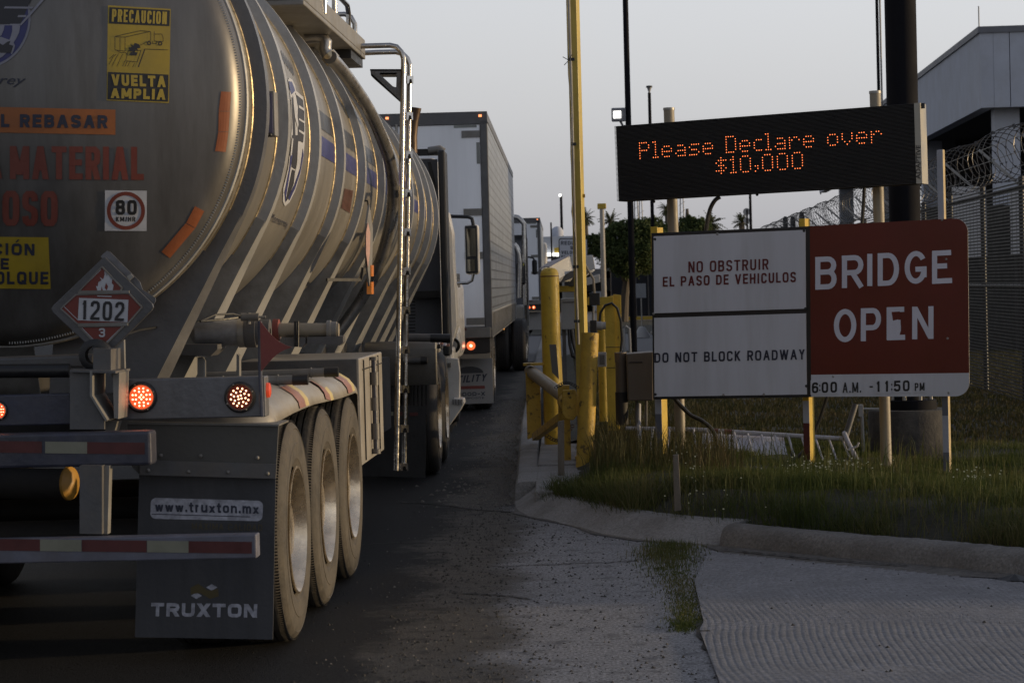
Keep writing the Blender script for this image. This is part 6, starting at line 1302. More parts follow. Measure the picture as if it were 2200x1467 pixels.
# ------------------------------------------------------------------ yellow gate furniture beside the kerb
def vpx(px, Y): return P(px, 610, Y).x
MT = thing('yellow_mast', 'tall slim yellow square mast rising out of frame behind the bollards', 'mast', (vpx(1246, 19.7), 19.7, .1)); xm = vpx(1246.5, 19.7)
MB().box((xm, 19.7, 2.9), (.085, .085, 5.6), rz=-.35).make('shaft', YELB, MT, bev=.004)
MB().box((xm, 19.7, .19), (.16, .16, .02)).make('base_plate', YELO, MT)
MB().tube([P(1220, -90, 19.6), P(1222, 0, 19.6), P(1228, 200, 19.6), P(1233, 420, 19.6), P(1239, 640, 19.6), P(1243, 740, 19.6)], .011, 8).make('conduit', GALV, MT)
MB().tube([P(1216, -90, 19.55), P(1217, 0, 19.55), P(1221, 160, 19.55), P(1227, 230, 19.55), P(1226, 330, 19.55), P(1231, 420, 19.55), P(1228, 455, 19.55), P(1236, 510, 19.55), P(1238, 640, 19.55)], .004, 5).make('loose_wire', BLACK, MT)
for y in (128, 310, 573, 690): 
    p = P(1228 + (y - 128) * .02, y, 19.6); MB().box(p, (.05, .02, .025)).make('pipe_clamp', BLACK, MT)
p = P(1222, 130, 19.55)
for (dx, dy) in ((-.05, .03), (-.04, -.04), (.03, .05)): MB().tube([p, p + V((dx, 0, dy))], .003, 4).make('tie_wire', BLACK, MT)
p = P(1254.5, 421, 19.7); MB().box(p, (.02, .03, .03)).make('bolt', YELO, MT)

b1 = thing('bollard', 'tall round topped yellow bollard with chipped paint nearest the road', 'bollard', (vpx(1180, 22), 22, .12), 'yellow steel bollards'); xb = vpx(1181, 22)
MB().lathe([(0, .001), (0, .088), (1.62, .088), (1.65, .086), (1.68, .075), (1.70, .05), (1.706, .02), (1.707, .001)], (xb, 22, .11), (0, 0, 1), 28).make('pipe', YEL, b1)
MB().lathe([(0, .0885), (.006, .090), (.01, .0885)], (xb, 22, 1.73), (0, 0, 1), 28).make('rust_seam', BR_, b1)
b2 = thing('bollard', 'leaning flat topped yellow pipe bollard standing in the grass', 'bollard', (vpx(1262, 19.1), 19.1, .1), 'yellow steel bollards')
a, b = P(1268, 715, 19.15), P(1262, 1010, 19.1); b.z = .05; b.x = P(1254, 1000, 19.1).x
MB().tube([b, a], .072, 28).make('pipe', YELO, b2)
b3 = MB().tube([V((vpx(1199, 24.5), 24.5, .1)), P(1197, 725, 24.5)], .035, 14).make('bollard', YEL, None, label='thin short yellow pipe post standing behind the tall round bollard', cat='bollard', group='yellow steel bollards')
# swing barrier stub: square post, slanting pipe with capped end, brace, chain
SB = thing('swing_barrier', 'folded pipe barrier with capped end on a yellow channel post by the kerb', 'barrier', (vpx(1145, 22), 22, .15))
wp([(1129, 800), (1160, 797), (1163, 932), (1133, 944)], 22.0, .12).make('channel_post', YELO, SB, bev=.008)
wb(1124, 780, 1171, 785, 21.95, .2).make('hinge_plate', YELO, SB)
e0, e1 = P(1139, 797, 22.2), P(1224, 862, 19.6); e1b = P(1238, 866, 19.35)
MB().tube([e0, e0.lerp(e1, .5), e1], .057, 20).make('barrier_pipe', TANP, SB)
dd = (e1b - e1).normalized(); ce = P(1222, 866, 19.5); cap_ = MB().tube([P(1216, 862, 19.75), P(1222, 866, 19.45)], .075, 20)
cap_.make('pipe_collar', YELO, SB)
wp([(1208, 838), (1236, 836), (1241, 850), (1240, 892), (1232, 903), (1214, 900), (1207, 888)], 19.35, .03).make('end_cap', YELO, SB, bev=.01)
MB().sphere(P(1222, 845, 19.34), .012, 5).make('bolt_hole', BLACK, SB)
MB().bar(P(1150, 938, 21.8), P(1212, 892, 19.7), .06, .07).make('lower_brace', YELO, SB, bev=.005)
MB().box((vpx(1205, 19.7) + .0, 19.75, .45), (.1, .1, .7)).make('rear_post', YELO, SB)
wp([(1180, 740), (1195, 740), (1201, 815), (1186, 800)], 20.8, .02).make('steel_plate', STEELW, SB)
mbx = []
for i, t in enumerate(np.linspace(0, 1, 11)):
    p = P(1196 + 22 * math.sin(t * PI), 826 + 14 * t, 19.5) if False else P(1195 + 45 * t, 832 - 10 * math.sin(PI * t), 19.32); q = MB(); k6_ = [p + V((.014 * math.cos(a), .004 * (i % 2), .010 * math.sin(a))) for a in np.linspace(0, 2 * PI, 9)]; q.tube(k6_, .0035, 5).make('chain_link', BLACK, SB)
for i, t in enumerate(np.linspace(0, 1, 12)):
    p = P(1175 + 55 * t, 935 - 20 * t + 20 * math.sin(PI * t), 20.2); MB().tube([p + V((.016 * math.cos(a), .006 * (i % 2), .012 * math.sin(a))) for a in np.linspace(0, 2 * PI, 9)], .004, 5).make('chain_link', mat('rusty_chain', (.08, .05, .035), .7, .4, var=.3), SB)
MB().prism([P(1198, 906, 18.3), P(1212, 903, 18.3), P(1213, 1062, 18.3), P(1199, 1062, 18.3)], (0, .05, 0)).make('wooden_stake', WOOD, None, label='upright weathered wooden stake beside the leaning yellow bollard', cat='stake', group='wooden stakes', bev=.003)
MB().prism([P(1446, 978, 15.0), P(1458, 976, 15.0), P(1464, 1096, 15.0), P(1449, 1098, 15.0)], (0, .045, 0)).make('wooden_stake', WOOD, None, label='short weathered wooden stake in the grass below the white notice board', cat='stake', group='wooden stakes', bev=.003)
# yellow frame behind with boxes and hoses
YF = thing('gate_frame', 'yellow steel channel frame carrying junction boxes and a black hose loop', 'frame', (vpx(1315, 21.3), 21.3, .15))
u1 = wp([(1298, 640), (1318, 634), (1330, 925), (1306, 925)], 21.3, .02); u1.make('front_flange', YEL, YF)
wp([(1318, 632), (1334, 634), (1337, 800), (1331, 925), (1326, 925)], 21.32, .1).make('side_web', YEL, YF, bev=.004)
wb(1262, 638, 1318, 655, 21.25, .07).make('cross_bar', YEL, YF, bev=.003)
MB().tube([P(1298, 905, 21.8), P(1291, 600, 21.8) * 1.0 if False else P(1292, 650, 21.8)], .045, 16).make('round_post', YEL, YF)
jb = wb(1266, 629, 1289, 656, 20.9, .1).make('junction_box', BLACK, YF, bev=.006)
MB().tube([P(1275, 658, 20.95), P(1274, 690, 20.95)], .011, 8).make('conduit', GALV, jb); MB().tube([P(1255, 565, 20.9), P(1266, 585, 20.9), P(1275, 600, 20.9), P(1277, 630, 20.9)], .011, 8).make('conduit', TANP, jb)
wb(1268, 688, 1282, 714, 20.9, .09).make('junction_box', BLACK, YF, bev=.005)
MB().lathe([(0, .001), (0, .04), (.05, .04), (.052, .034), (.085, .034), (.085, .001)], P(1281, 700, 20.95), (1, 0, 0), 18).make('photocell_housing', GREYB, YF)
MB().tube([P(x, y, 21.0) for x, y in [(1288, 692), (1290, 672), (1300, 656), (1314, 651), (1326, 662), (1334, 690), (1336, 730), (1333, 760)]], .011, 8).make('hose_loop', BLACK, YF)
wb(1284, 757, 1303, 788, 20.8, .09).make('socket_box', GREYB, YF, bev=.004); wb(1288, 762, 1299, 783, 20.79, .012).make('socket_cover', STEELW, YF)
for y in (746, 790): MB().tube([P(1302, y, 21.2), P(1335, y, 21.2)], .004, 5).make('strap_wire', BLACK, YF)
# scanner hoods
SC = thing('plate_scanner', 'pale grey hooded roadside camera units mounted over a yellow bar', 'roadside camera', (vpx(1235, 24), 24, .15))
h1 = MB()
A = [P(1179, 571, 23.6), P(1222, 551, 23.9), P(1228, 582, 23.9), P(1190, 606, 23.6)]; Bk = [p + V((.25, .75, 0)) for p in A]
h1.v = [tuple(p) for p in A + Bk]; h1.f = [(0, 3, 2, 1), (4, 5, 6, 7), (0, 1, 5, 4), (3, 7, 6, 2), (1, 2, 6, 5), (0, 4, 7, 3)]
HOODW = mat('hood_white', (.50, .50, .49), .45, 0, var=.06, dirt=(.35, .33, .3), dirt_amt=.3)
hh_ = h1.make('hood_side', HOODW, SC, bev=.006)
wp([(1222, 551), (1274, 548), (1279, 577), (1264, 584), (1228, 582)], 23.95, .45).make('hood_front', HOODW, SC, bev=.006)
wp([(1156, 579), (1180, 562), (1216, 550), (1224, 549), (1182, 573), (1168, 574)], 23.5, .5).make('hood_roof', LETW, SC, bev=.003)
wp([(1190, 606), (1228, 582), (1264, 584), (1262, 590), (1232, 596), (1196, 612)], 23.8, .3).make('hood_underside', STEELW, SC)
wp([(1260, 597), (1288, 589), (1290, 606), (1262, 613)], 24.6, .5).make('second_hood', HOODW, SC, bev=.006)
wp([(1222, 596), (1234, 593), (1234, 616), (1222, 616)], 24.1, .08).make('bracket', STEELW, SC); wb(1192, 614, 1244, 627, 24.1, .08).make('mounting_bar', YEL, SC, bev=.004)
cbx = wb(1205, 641, 1240, 708, 24.2, .3).make('control_cabinet', GREYB, SC, bev=.008)
wb(1209, 648, 1236, 650, 24.19, .012).make('cabinet_seam', STEELW, cbx)
for pts in ([(1222, 708), (1224, 740), (1230, 765), (1240, 776), (1243, 750)], [(1228, 708), (1231, 735), (1238, 760)]): MB().tube([P(x, y, 24.1) for x, y in pts], .017, 8).make('black_cable', BLACK, cbx)
for x in (1209, 1235): MB().box((vpx(x, 24.35), 24.35, .65), (.04, .04, 1.1)).make('leg', STEELW, SC)
wb(1196, 628, 1204, 900, 24.6, .08).make('support_post', YEL, SC)
# brown cabinet with its standpipe
EB = thing('electrical_box', 'dull brown electrical cabinet with a fat standpipe left of the notice board', 'electrical box', (vpx(1370, 19.2), 19.2, .1))
wp([(1346, 760), (1404, 756), (1404, 861), (1349, 861)], 19.1, .3).make('cabinet', BROWNB, EB, bev=.01); wb(1352, 777, 1380, 779, 19.09, .012).make('cabinet_seam', DARK, EB)
MB().tube([P(1336, 905, 19.3), P(1334, 765, 19.3), P(1333, 759, 19.3)], .047, 18).make('standpipe', BROWNB, EB); MB().tube([P(1334, 778, 19.3), P(1333, 757, 19.3)], .051, 18).make('pipe_cap', BROWNB, EB)
MB().tube([P(1337, 912, 19.28), P(1335, 842, 19.28)], .052, 16).make('pipe_sleeve', DARK, EB)
for x0, x1 in ((1368, 1372), (1388, 1394)): MB().tube([P(x0, 860, 19.2), P(x1 - 5, 960, 19.2)], .012, 8).make('conduit', STEELW, EB)
# fallen barricade
FB = thing('fallen_barricade', 'white tubular barricade with maroon bands lying tipped over in the grass', 'barricade', (vpx(1600, 20.2), 20.2, .15)); WT = mat('white_tube_paint', (.42, .42, .46), .5, 0, var=.12, dirt=(.25, .24, .22)); RT = mat('maroon_band', (.12, .03, .025), .5, 0)
ra, rc = P(1345, 920, 19.2), P(1822, 943, 19.05)
rail_ = MB().tube([ra, P(1500, 923, 19.1), rc], .018, 12).make('top_rail', WT, FB)
for (x0, x1) in ((1528, 1543), (1556, 1572), (1588, 1602), (1618, 1632), (1674, 1690), (1772, 1786), (1800, 1812)): 
    f = lambda x: 920 + (x - 1345) * .012 if x < 1500 else 923 + (x - 1500) * .062
    MB().tube([P(x0, f(x0), 19.09), P(x1, f(x1), 19.09)], .0195, 12).make('red_band', RT, rail_)
for x in range(1490, 1815, 29):
    y0 = 923 + (x - 1500) * .062; MB().tube([P(x, y0, 19.08), P(x + 9 + (x - 1490) * .03, y0 + 62 - (x - 1490) * .05, 18.75)], .010, 8).make('slat', WT, FB)
for x in (1402, 1438, 1465): MB().tube([P(x, 923, 19.1), P(x - 4, 975, 18.8)], .010, 8).make('slat', WT, FB)
MB().prism([P(1507, 930, 19.12), P(1684, 939, 19.12), P(1694, 990, 18.8), P(1513, 988, 18.8)], (0, .01, -.004)).make('white_panel', LETW, FB)
MB().tube([P(1838, 868, 19.1), P(1816, 940, 19.05)], .025, 10).make('leg', STEELW, FB); MB().tube([P(1814, 930, 19.05), P(1822, 950, 18.9), P(1843, 992, 18.8)], .02, 10).make('leg', WT, FB); MB().tube([P(1372, 868, 19.3), P(1372, 915, 19.2), P(1376, 965, 18.9)], .02, 10).make('leg', WT, FB)
MB().tube([P(1822, 966, 18.8), P(1842, 958, 18.8), P(1845, 950, 18.8)], .009, 8).make('foot_hook', WT, FB)
# dark column standing in a concrete drum
DC = thing('sign_column', 'massive dark steel column rising from a round concrete drum behind the red board', 'column', (vpx(1943, 19.6), 19.6, .1)); xd = vpx(1947, 19.6)
MB().tube([(xd, 19.6, .5), (xd, 19.6, 6.5)], .131, 36).make('shaft', POLED, DC)
MB().lathe([(0, .001), (0, .335), (.03, .34), (.47, .34), (.485, .33), (.485, .001)], (xd, 19.6, .05), (0, 0, 1), 44).make('concrete_drum', CONCD, DC)
MB().lathe([(0, .001), (0, .215), (.075, .21), (.08, .20), (.08, .001)], (xd + .02, 19.6, .536), (0, 0, 1), 36).make('base_flange', POLED, DC)
for k in range(8): a = k * PI / 4 + .3; MB().tube([(xd + .02 + .17 * math.cos(a), 19.6 + .17 * math.sin(a), .61), (xd + .02 + .17 * math.cos(a), 19.6 + .17 * math.sin(a), .65)], .018, 6).make('anchor_bolt', GALV, DC)
SP = thing('standpipe', 'thin grey conduit riser with a small box beside the concrete drum', 'pipe', (vpx(1852, 19.4), 19.4, .1))
MB().tube([P(1856, 990, 19.4), P(1852, 895, 19.4)], .014, 8).make('riser', GREYB, SP); wb(1845, 869, 1855, 895, 19.35, .04).make('box', GREYB, SP, bev=.003); MB().tube([P(1855, 878, 19.38), P(1905, 879, 19.38)], .010, 8).make('pipe', GREYB, SP)

# ------------------------------------------------------------------ building behind the fence
FX, FY = P(2105, 60, 45).x, 45.0; ZT, ZB = P(2105, 58, 45).z, P(2108, 232, 45).z; dv = V((.0385, 1, 0)).normalized()
BD = thing('inspection_canopy', 'long grey concrete canopy building with deep fascia behind the razor wire fence', 'building', (FX, FY, .08))
def oriented(x0, x1, t0, t1, z0, z1): # x: to the right of the fascia line, t: along it
    o = V((FX, FY, 0)); r = V((dv.y, -dv.x, 0)); mb = MB()
    for z in (z0, z1):
        for (x, t) in ((x0, t0), (x1, t0), (x1, t1), (x0, t1)): q = o + r * x + dv * t; mb.v.append((q.x, q.y, z))
    mb.f = [(0, 3, 2, 1), (4, 5, 6, 7), (0, 1, 5, 4), (1, 2, 6, 5), (2, 3, 7, 6), (3, 0, 4, 7)]; return mb
for t0, t1 in ((.0, 43),): oriented(0, .25, t0 + .006, t1 - .006, ZB, ZT - .12).make('fascia_panel', FASC, BD)
for x0, x1 in ((.0, .55), (.565, 4.5), (4.515, 9), (9.015, 14)): oriented(x0 + (.252 if x0 == 0 else 0), x1, -.001, .25, ZB, ZT - .12).make('fascia_panel', FASC, BD)
oriented(-.04, .3, -.04, 43, ZT - .12, ZT).make('coping', FASCC, BD); oriented(.3, 14, -.04, .3, ZT - .12, ZT).make('coping', FASCC, BD)
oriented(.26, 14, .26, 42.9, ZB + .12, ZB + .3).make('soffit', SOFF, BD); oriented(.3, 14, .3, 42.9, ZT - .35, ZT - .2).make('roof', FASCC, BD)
for t in (.5, 12.5, 25, 37.6): oriented(.32, .80, t, t + .45, .08, ZB + .1).make('column', FASC, BD)
oriented(.02, .06, 42.9, 43, ZB - .06, ZB).make('end_trim', FASCC, BD)
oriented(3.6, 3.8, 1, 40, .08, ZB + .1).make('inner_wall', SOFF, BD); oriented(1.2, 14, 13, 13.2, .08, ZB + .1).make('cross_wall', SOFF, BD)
for t, z in ((0.1, .62), (15, .6), (36.5, .55)):
    q = V((FX, FY, 0)) + dv * t; MB().tube([(q.x, q.y, ZT), (q.x, q.y, ZT + z * .65)], .012, 6).make('lightning_rod', GALV, BD)
LW = mat('louvre_white', (.42, .42, .43), .6, 0, var=.1)
LV = thing('louvre_screen', 'pale horizontal louvre screens standing under the canopy seen through the fence', 'screen', (vpx(2090, 44.3), 44.3, .08))
for x0, x1, y0, y1 in ((2046, 2108, 402, 552), (2112, 2121, 402, 552), (2170, 2194, 402, 548)):
    a, b = P(x0, y0, 44.3), P(x1, y1, 44.3); pn = bx(a.x, b.x, 44.3, 44.36, b.z, a.z).make('screen_panel', LW, LV)
    bx((a.x + b.x) / 2 - .03, (a.x + b.x) / 2 + .03, 44.31, 44.35, .05, b.z).make('screen_leg', SOFF, pn)
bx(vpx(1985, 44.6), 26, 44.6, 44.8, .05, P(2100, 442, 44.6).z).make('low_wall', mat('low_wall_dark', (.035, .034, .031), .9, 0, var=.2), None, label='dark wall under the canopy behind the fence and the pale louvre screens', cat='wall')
# ------------------------------------------------------------------ fence with razor wire
FN = thing('security_fence', 'tall dark mesh fence topped with coils of razor wire', 'fence', (5.6, 24, .1)); fa, fb = V((5.05, 20.5, 0)), V((6.45, 70, 0)); fd = (fb - fa); FL = fd.length; fd.normalize(); MESHM = mat('fence_mesh', (.018, .0175, .017), .6, .3, var=.2, bump=0); FPM = mat('fence_post', (.03, .03, .031), .5, .3)
WIRE = mat('razor_wire', (.07, .066, .062), .4, .7, bump=0)
mb = MB()
for k in range(64): z = .12 + k * .0405; mb.bar(fa + V((0, 0, z)), fb + V((0, 0, z)), .006, .019)
o = mb.make('mesh_wires', MESHM, FN); o['kind'] = 'stuff'
mb = MB()
for k in range(int(FL / .3)): p = fa + fd * (k * .3); mb.bar(p + V((.006, 0, .1)), p + V((.006, 0, 2.62)), .004, .004, up=fd)
o = mb.make('mesh_uprights', MESHM, FN); o['kind'] = 'stuff'
arm = None
for k in range(int(FL / 2.9) + 1):
    p = fa + fd * (k * 2.9 + .4); MB().tube([p + V((.05, 0, .05)), p + V((.05, 0, 2.75))], .032, 10).make('post', FPM, FN)
    MB().bar(p + V((.05, 0, 2.64)), p + V((-.42, .0, 3.06)), .035, .03).make('outrigger_arm', GREYB, FN)
for z in (2.62, 1.5): MB().tube([fa + V((.03, 0, z)), fb + V((.03, 0, z))], .022, 8).make('rail', FPM, FN)
for k in range(3): MB().bar(fa + V((-.1 - .13 * k, 0, 2.83 + .12 * k)), fb + V((-.1 - .13 * k, 0, 2.83 + .12 * k)), .006, .006).make('barbed_strand', WIRE, FN)
mb = MB(); r = .29; turns = int(FL / .46); pts = []
for k in range(turns * 22):
    a = 2 * PI * k / 22; p = fa + fd * (k / 22 * .46 + .07 * math.sin(k * .013) + .1 * math.sin(a)); rr = r * (1 + .07 * math.sin(k * .37 / 11)); pts.append(p + V((-.28 + rr * math.cos(a), 0, 2.94 + rr * .95 * math.sin(a))))
mb.tube(pts, .0046, 4, cap=False); o = mb.make('razor_coil', WIRE, FN); o['kind'] = 'stuff'
mb = MB(); pts2 = [q + V((.03, .13, -.02)) for q in pts]; 
for k in range(0, len(pts), 3):
    p = pts[k]; s_ = .016; mb.add([p + V((s_, s_ * .4, s_)), p + V((-s_, s_ * .3, s_ * .4)), p + V((0, -s_, -s_))], [(0, 1, 2)])
o = mb.make('razor_barbs', WIRE, FN); o['kind'] = 'stuff'
for k, (x, y) in enumerate(((1687, 465), (1703, 465), (1722, 456))):
    a = P(x, y, 72 - k * 2); MB().tube([(a.x, a.y, .1), (a.x, a.y, a.z - .08), (a.x, a.y, a.z)], .08, 10, rr=[.08, .08, .04]).make('fence_end_post', FPM, None, label=('leftmost', 'middle', 'rightmost and tallest')[k] + ' of three dark round topped posts at the far end of the fence', cat='post', group='dark posts at the fence end')
# ------------------------------------------------------------------ poles and lamps
def light_pole(xt, yt, xb, Y, r, label, m=POLED, z1=None, group='tall poles in the background', name='light_pole', cat='pole'):
    T_ = thing(name, label, cat, (vpx(xb, Y), Y, .08), group); xx = vpx(xb, Y); zt = z1 or P(xt, yt, Y).z
    MB().tube([(xx, Y, .08), (xx, Y, zt)], r, 12, rr=[r * 1.1, r * .85]).make('shaft', m, T_); MB().box((xx, Y, .12), (r * 5, r * 5, .08)).make('base', GALV, T_); return T_, xx, zt
LITW = mat('lamp_lit_white', (.9, .9, .9), .3, 0, bump=0, emit=(1, .98, .92), es=2.2)
T_, xx, zz = light_pole(1343, -300, 1358.5, 45, .058, 'dark pole with a lit square floodlight left of the message board')
p = P(1327, 246, 44.8); fl_ = MB().box(p + V((.02, .12, 0)), (.27, .20, .26), R=Matrix.Rotation(.12, 3, 'X')).make('floodlight', FASCC, T_, bev=.02)
MB().box(p + V((-.01, .01, -.005)), (.15, .02, .14), R=Matrix.Rotation(.12, 3, 'X')).make('lit_lens', LITW, fl_, bev=.005)
MB().tube([p + V((.05, .12, -.12)), p + V((.10, .14, -.22)), V((xx, 45, p.z - .22))], .025, 8).make('lamp_bracket', FASCC, fl_)
T_, xx, zz = light_pole(1393, 200, 1405, 70, .055, 'slim dark pole with a small caged lamp behind the message board')
h = MB().lathe([(0, .03), (.05, .03), (.17, .07), (.19, .075), (.2, .001)], (xx, 70, zz - .02), (0, 0, 1), 14).make('lamp_head', GREYB, T_); MB().lathe([(0, .001), (0, .10), (.05, .09), (.06, .001)], (xx, 70, zz + .16), (0, 0, 1), 14).make('lamp_cap', BLACK, h)
T_, xx, zz = light_pole(1206, 420, 1210, 140, .09, 'thin far pole with a small lit lamp left of the yellow mast'); MB().sphere((xx - .05, 139.8, zz), .09, 6).make('lit_lamp', LITW, T_); MB().sphere((vpx(1200, 138), 138, P(1200, 500, 138).z), .38, 8).make('camera_dome', FASC, T_)
light_pole(1614, 390, 1616, 110, .07, 'plain dark pole right of the pale palm seen over the notice board')
T_, xx, zz = light_pole(1891, -300, 1897, 50, .035, 'pair of slender dark conduit poles left of the massive column'); MB().tube([(xx + .065, 50, .1), (xx + .065, 50, zz)], .02, 8).make('conduit', GALV, T_)
light_pole(1185, 478, 1187, 100, .04, 'short thin pole standing on the skyline above the far canopy')
T_, xx, zz = light_pole(1287, 448, 1297, 90, .10, 'pale weathered pole with a yellow fixture at its top beside the bushy tree', m=mat('pale_pole', (.34, .33, .31), .8, 0, var=.2)); MB().box((xx, 90, zz + .08), (.34, .2, .22)).make('top_fixture', YEL, T_, bev=.03)
for x, y, yb, Y in ((1366, 420, 500, 220), (1376, 432, 500, 240), (1464, 410, 470, 230)):
    T_ = thing('radio_mast', ('leftmost', 'middle', 'rightmost')[(1366, 1376, 1464).index(x)] + ' of three thin lattice radio masts on the hazy skyline', 'mast', (vpx(x, Y), Y, 0), 'thin masts on the skyline'); a = P(x, y, Y)
    for s in (-.12, .12): MB().tube([(a.x + s * 3, Y, 0), (a.x + s, Y, a.z)], .06, 5).make('mast_leg', GREYB, T_)
    for k in range(8): MB().bar((a.x - .3, Y, a.z * (.3 + .08 * k)), (a.x + .3, Y, a.z * (.34 + .08 * k)), .04, .04).make('brace', GREYB, T_)
# ------------------------------------------------------------------ speed notice, far canopy, screened yard
SG = thing('traffic_sign', 'white speed warning sign partly hidden behind the yellow mast', 'sign', (vpx(1231, 60), 60, .1)); fs6 = lambda x, y, off=0.: P(x, y, 60 - off)
pl = MB().prism([P(x, y, 60) for x, y in rnd([(1200, 512), (1263, 512), (1263, 572), (1201, 572)], 5, (0, 1, 2, 3))], (0, .01, 0)).make('sign_plate', SIGNB, SG); polys([rnd([(1202, 514), (1261, 514), (1261, 570), (1203, 570)], 4, (0, 1, 2, 3))], fs6, SIGNW, pl, 'white_face', .003)
for s, q in (('REDUZCA', (1205, 518, 1258, 526)), ('SU', (1225, 529, 1240, 536)), ('VELOCIDAD', (1206, 539, 1258, 546)), ('EVITE MULTA', (1206, 549, 1258, 555))): btext(s, rect(*q), fs6, INKB, pl, 1.5, off=.01, gap=.35)
for x in (1210, 1252): MB().box((vpx(x, 60.05), 60.05, 1.25), (.06, .05, 2.4)).make('post', GALV, SG)
FC = thing('far_canopy', 'long low white toll canopy closing the road in the far distance', 'building', (vpx(1210, 125), 125, .08)); Yc = 125
WC = mat('canopy_white', (.50, .52, .56), .6, 0, var=.06)
a, b = P(1120, 510, Yc), P(1330, 541, Yc); bx(a.x - 14, b.x + 6, Yc, Yc + 14, b.z, a.z).make('fascia', WC, FC); bx(a.x - 14, b.x + 6, Yc + .1, Yc + 13.9, b.z - .12, b.z - .01).make('soffit', SOFF, FC)
for x in (1140, 1196, 1262, 1312): bx(vpx(x, Yc + 5) - .25, vpx(x, Yc + 5) + .25, Yc + 5, Yc + 5.5, .08, b.z).make('column', WC, FC)
for x in (1183, 1206): c_ = P(x, 547, Yc - .1); MB().box(c_, (.55, .3, .18)).make('lit_canopy_lamp', LITW, FC)
c_ = P(1197, 538, Yc - .1); MB().box(c_, (.3, .1, .3)).make('yellow_notice', YEL, FC)
for x, w_, h_, m in ((1168, 2.2, 2.4, FASC), (1230, 1.6, 2.2, GREYB), (1290, 2.4, 2.3, FASC)):
    bt = thing('inspection_booth', {1168: 'leftmost', 1230: 'middle', 1290: 'rightmost'}[x] + ' of three small booths under the far white canopy', 'booth', (vpx(x, 130), 130, .08), 'booths under the far canopy'); xx = vpx(x, 130)
    bx(xx - w_ / 2, xx + w_ / 2, 130, 132, .08, h_).make('walls', m, bt); bx(xx - w_ / 2 - .2, xx + w_ / 2 + .2, 129.8, 132.2, h_, h_ + .15).make('roof', WC, bt); bx(xx - w_ * .35, xx + w_ * .35, 129.97, 130, 1.2, 1.9).make('window', mat('dark_glass', (.02, .022, .025), .1, 0, bump=0), bt)
SW = thing('screened_fence', 'dark windscreened chain fence beyond the cross road left of the notice board', 'fence', (vpx(1360, 90), 90, .1)); SCR = mat('windscreen_cloth', (.018, .020, .026), .9, 0, var=.3, scale=2)
a, b = P(1312, 566, 96), P(1500, 690, 96); n_ = 7
for k in range(n_): x0 = a.x + (b.x - a.x) * k / n_; x1 = a.x + (b.x - a.x) * (k + 1) / n_; bx(x0 + .02, x1 - .02, 96, 96.03, .25, a.z - .05).make('cloth_panel', SCR, SW); MB().tube([(x0, 96, .1), (x0, 96, a.z)], .03, 6).make('post', STEELW, SW)
MB().bar((a.x, 95.9, P(1350, 684, 95.9).z), (b.x + 6, 95.9, P(1350, 684, 95.9).z), .1, .14).make('yellow_guard_rail', YEL, None, label='low yellow guard rail running along the foot of the dark screened fence', cat='guard rail')
PS = thing('portable_sign', 'small blank sign on a post with a pale cone base', 'sign', (vpx(1377, 66), 66, .1)); 
wb(1366, 609, 1388, 640, 66, .02).make('sign_plate', mat('blank_sign_grey', (.22, .23, .24), .5, 0, var=.15), PS, bev=.004); MB().tube([(vpx(1377, 66.05), 66.05, .2), (vpx(1377, 66.05), 66.05, P(1377, 640, 66).z)], .02, 6).make('post', GALV, PS); MB().lathe([(0, .24), (.02, .24), (.3, .08), (.31, .001)], (vpx(1377, 66.05), 66.05, .09), (0, 0, 1), 16).make('cone_base', GREYB, PS)
GP = thing('pipe_hoop', 'bent grey pipe hoop standing in the grass behind the yellow frame', 'pipe', (vpx(1345, 34), 34, .1)); MB().tube([(vpx(1340, 34), 34, .1), P(1340, 706, 34), P(1345, 701, 34), P(1352, 706, 34), (vpx(1352, 34), 34, .1)], .02, 8).make('hoop', GREYB, GP)
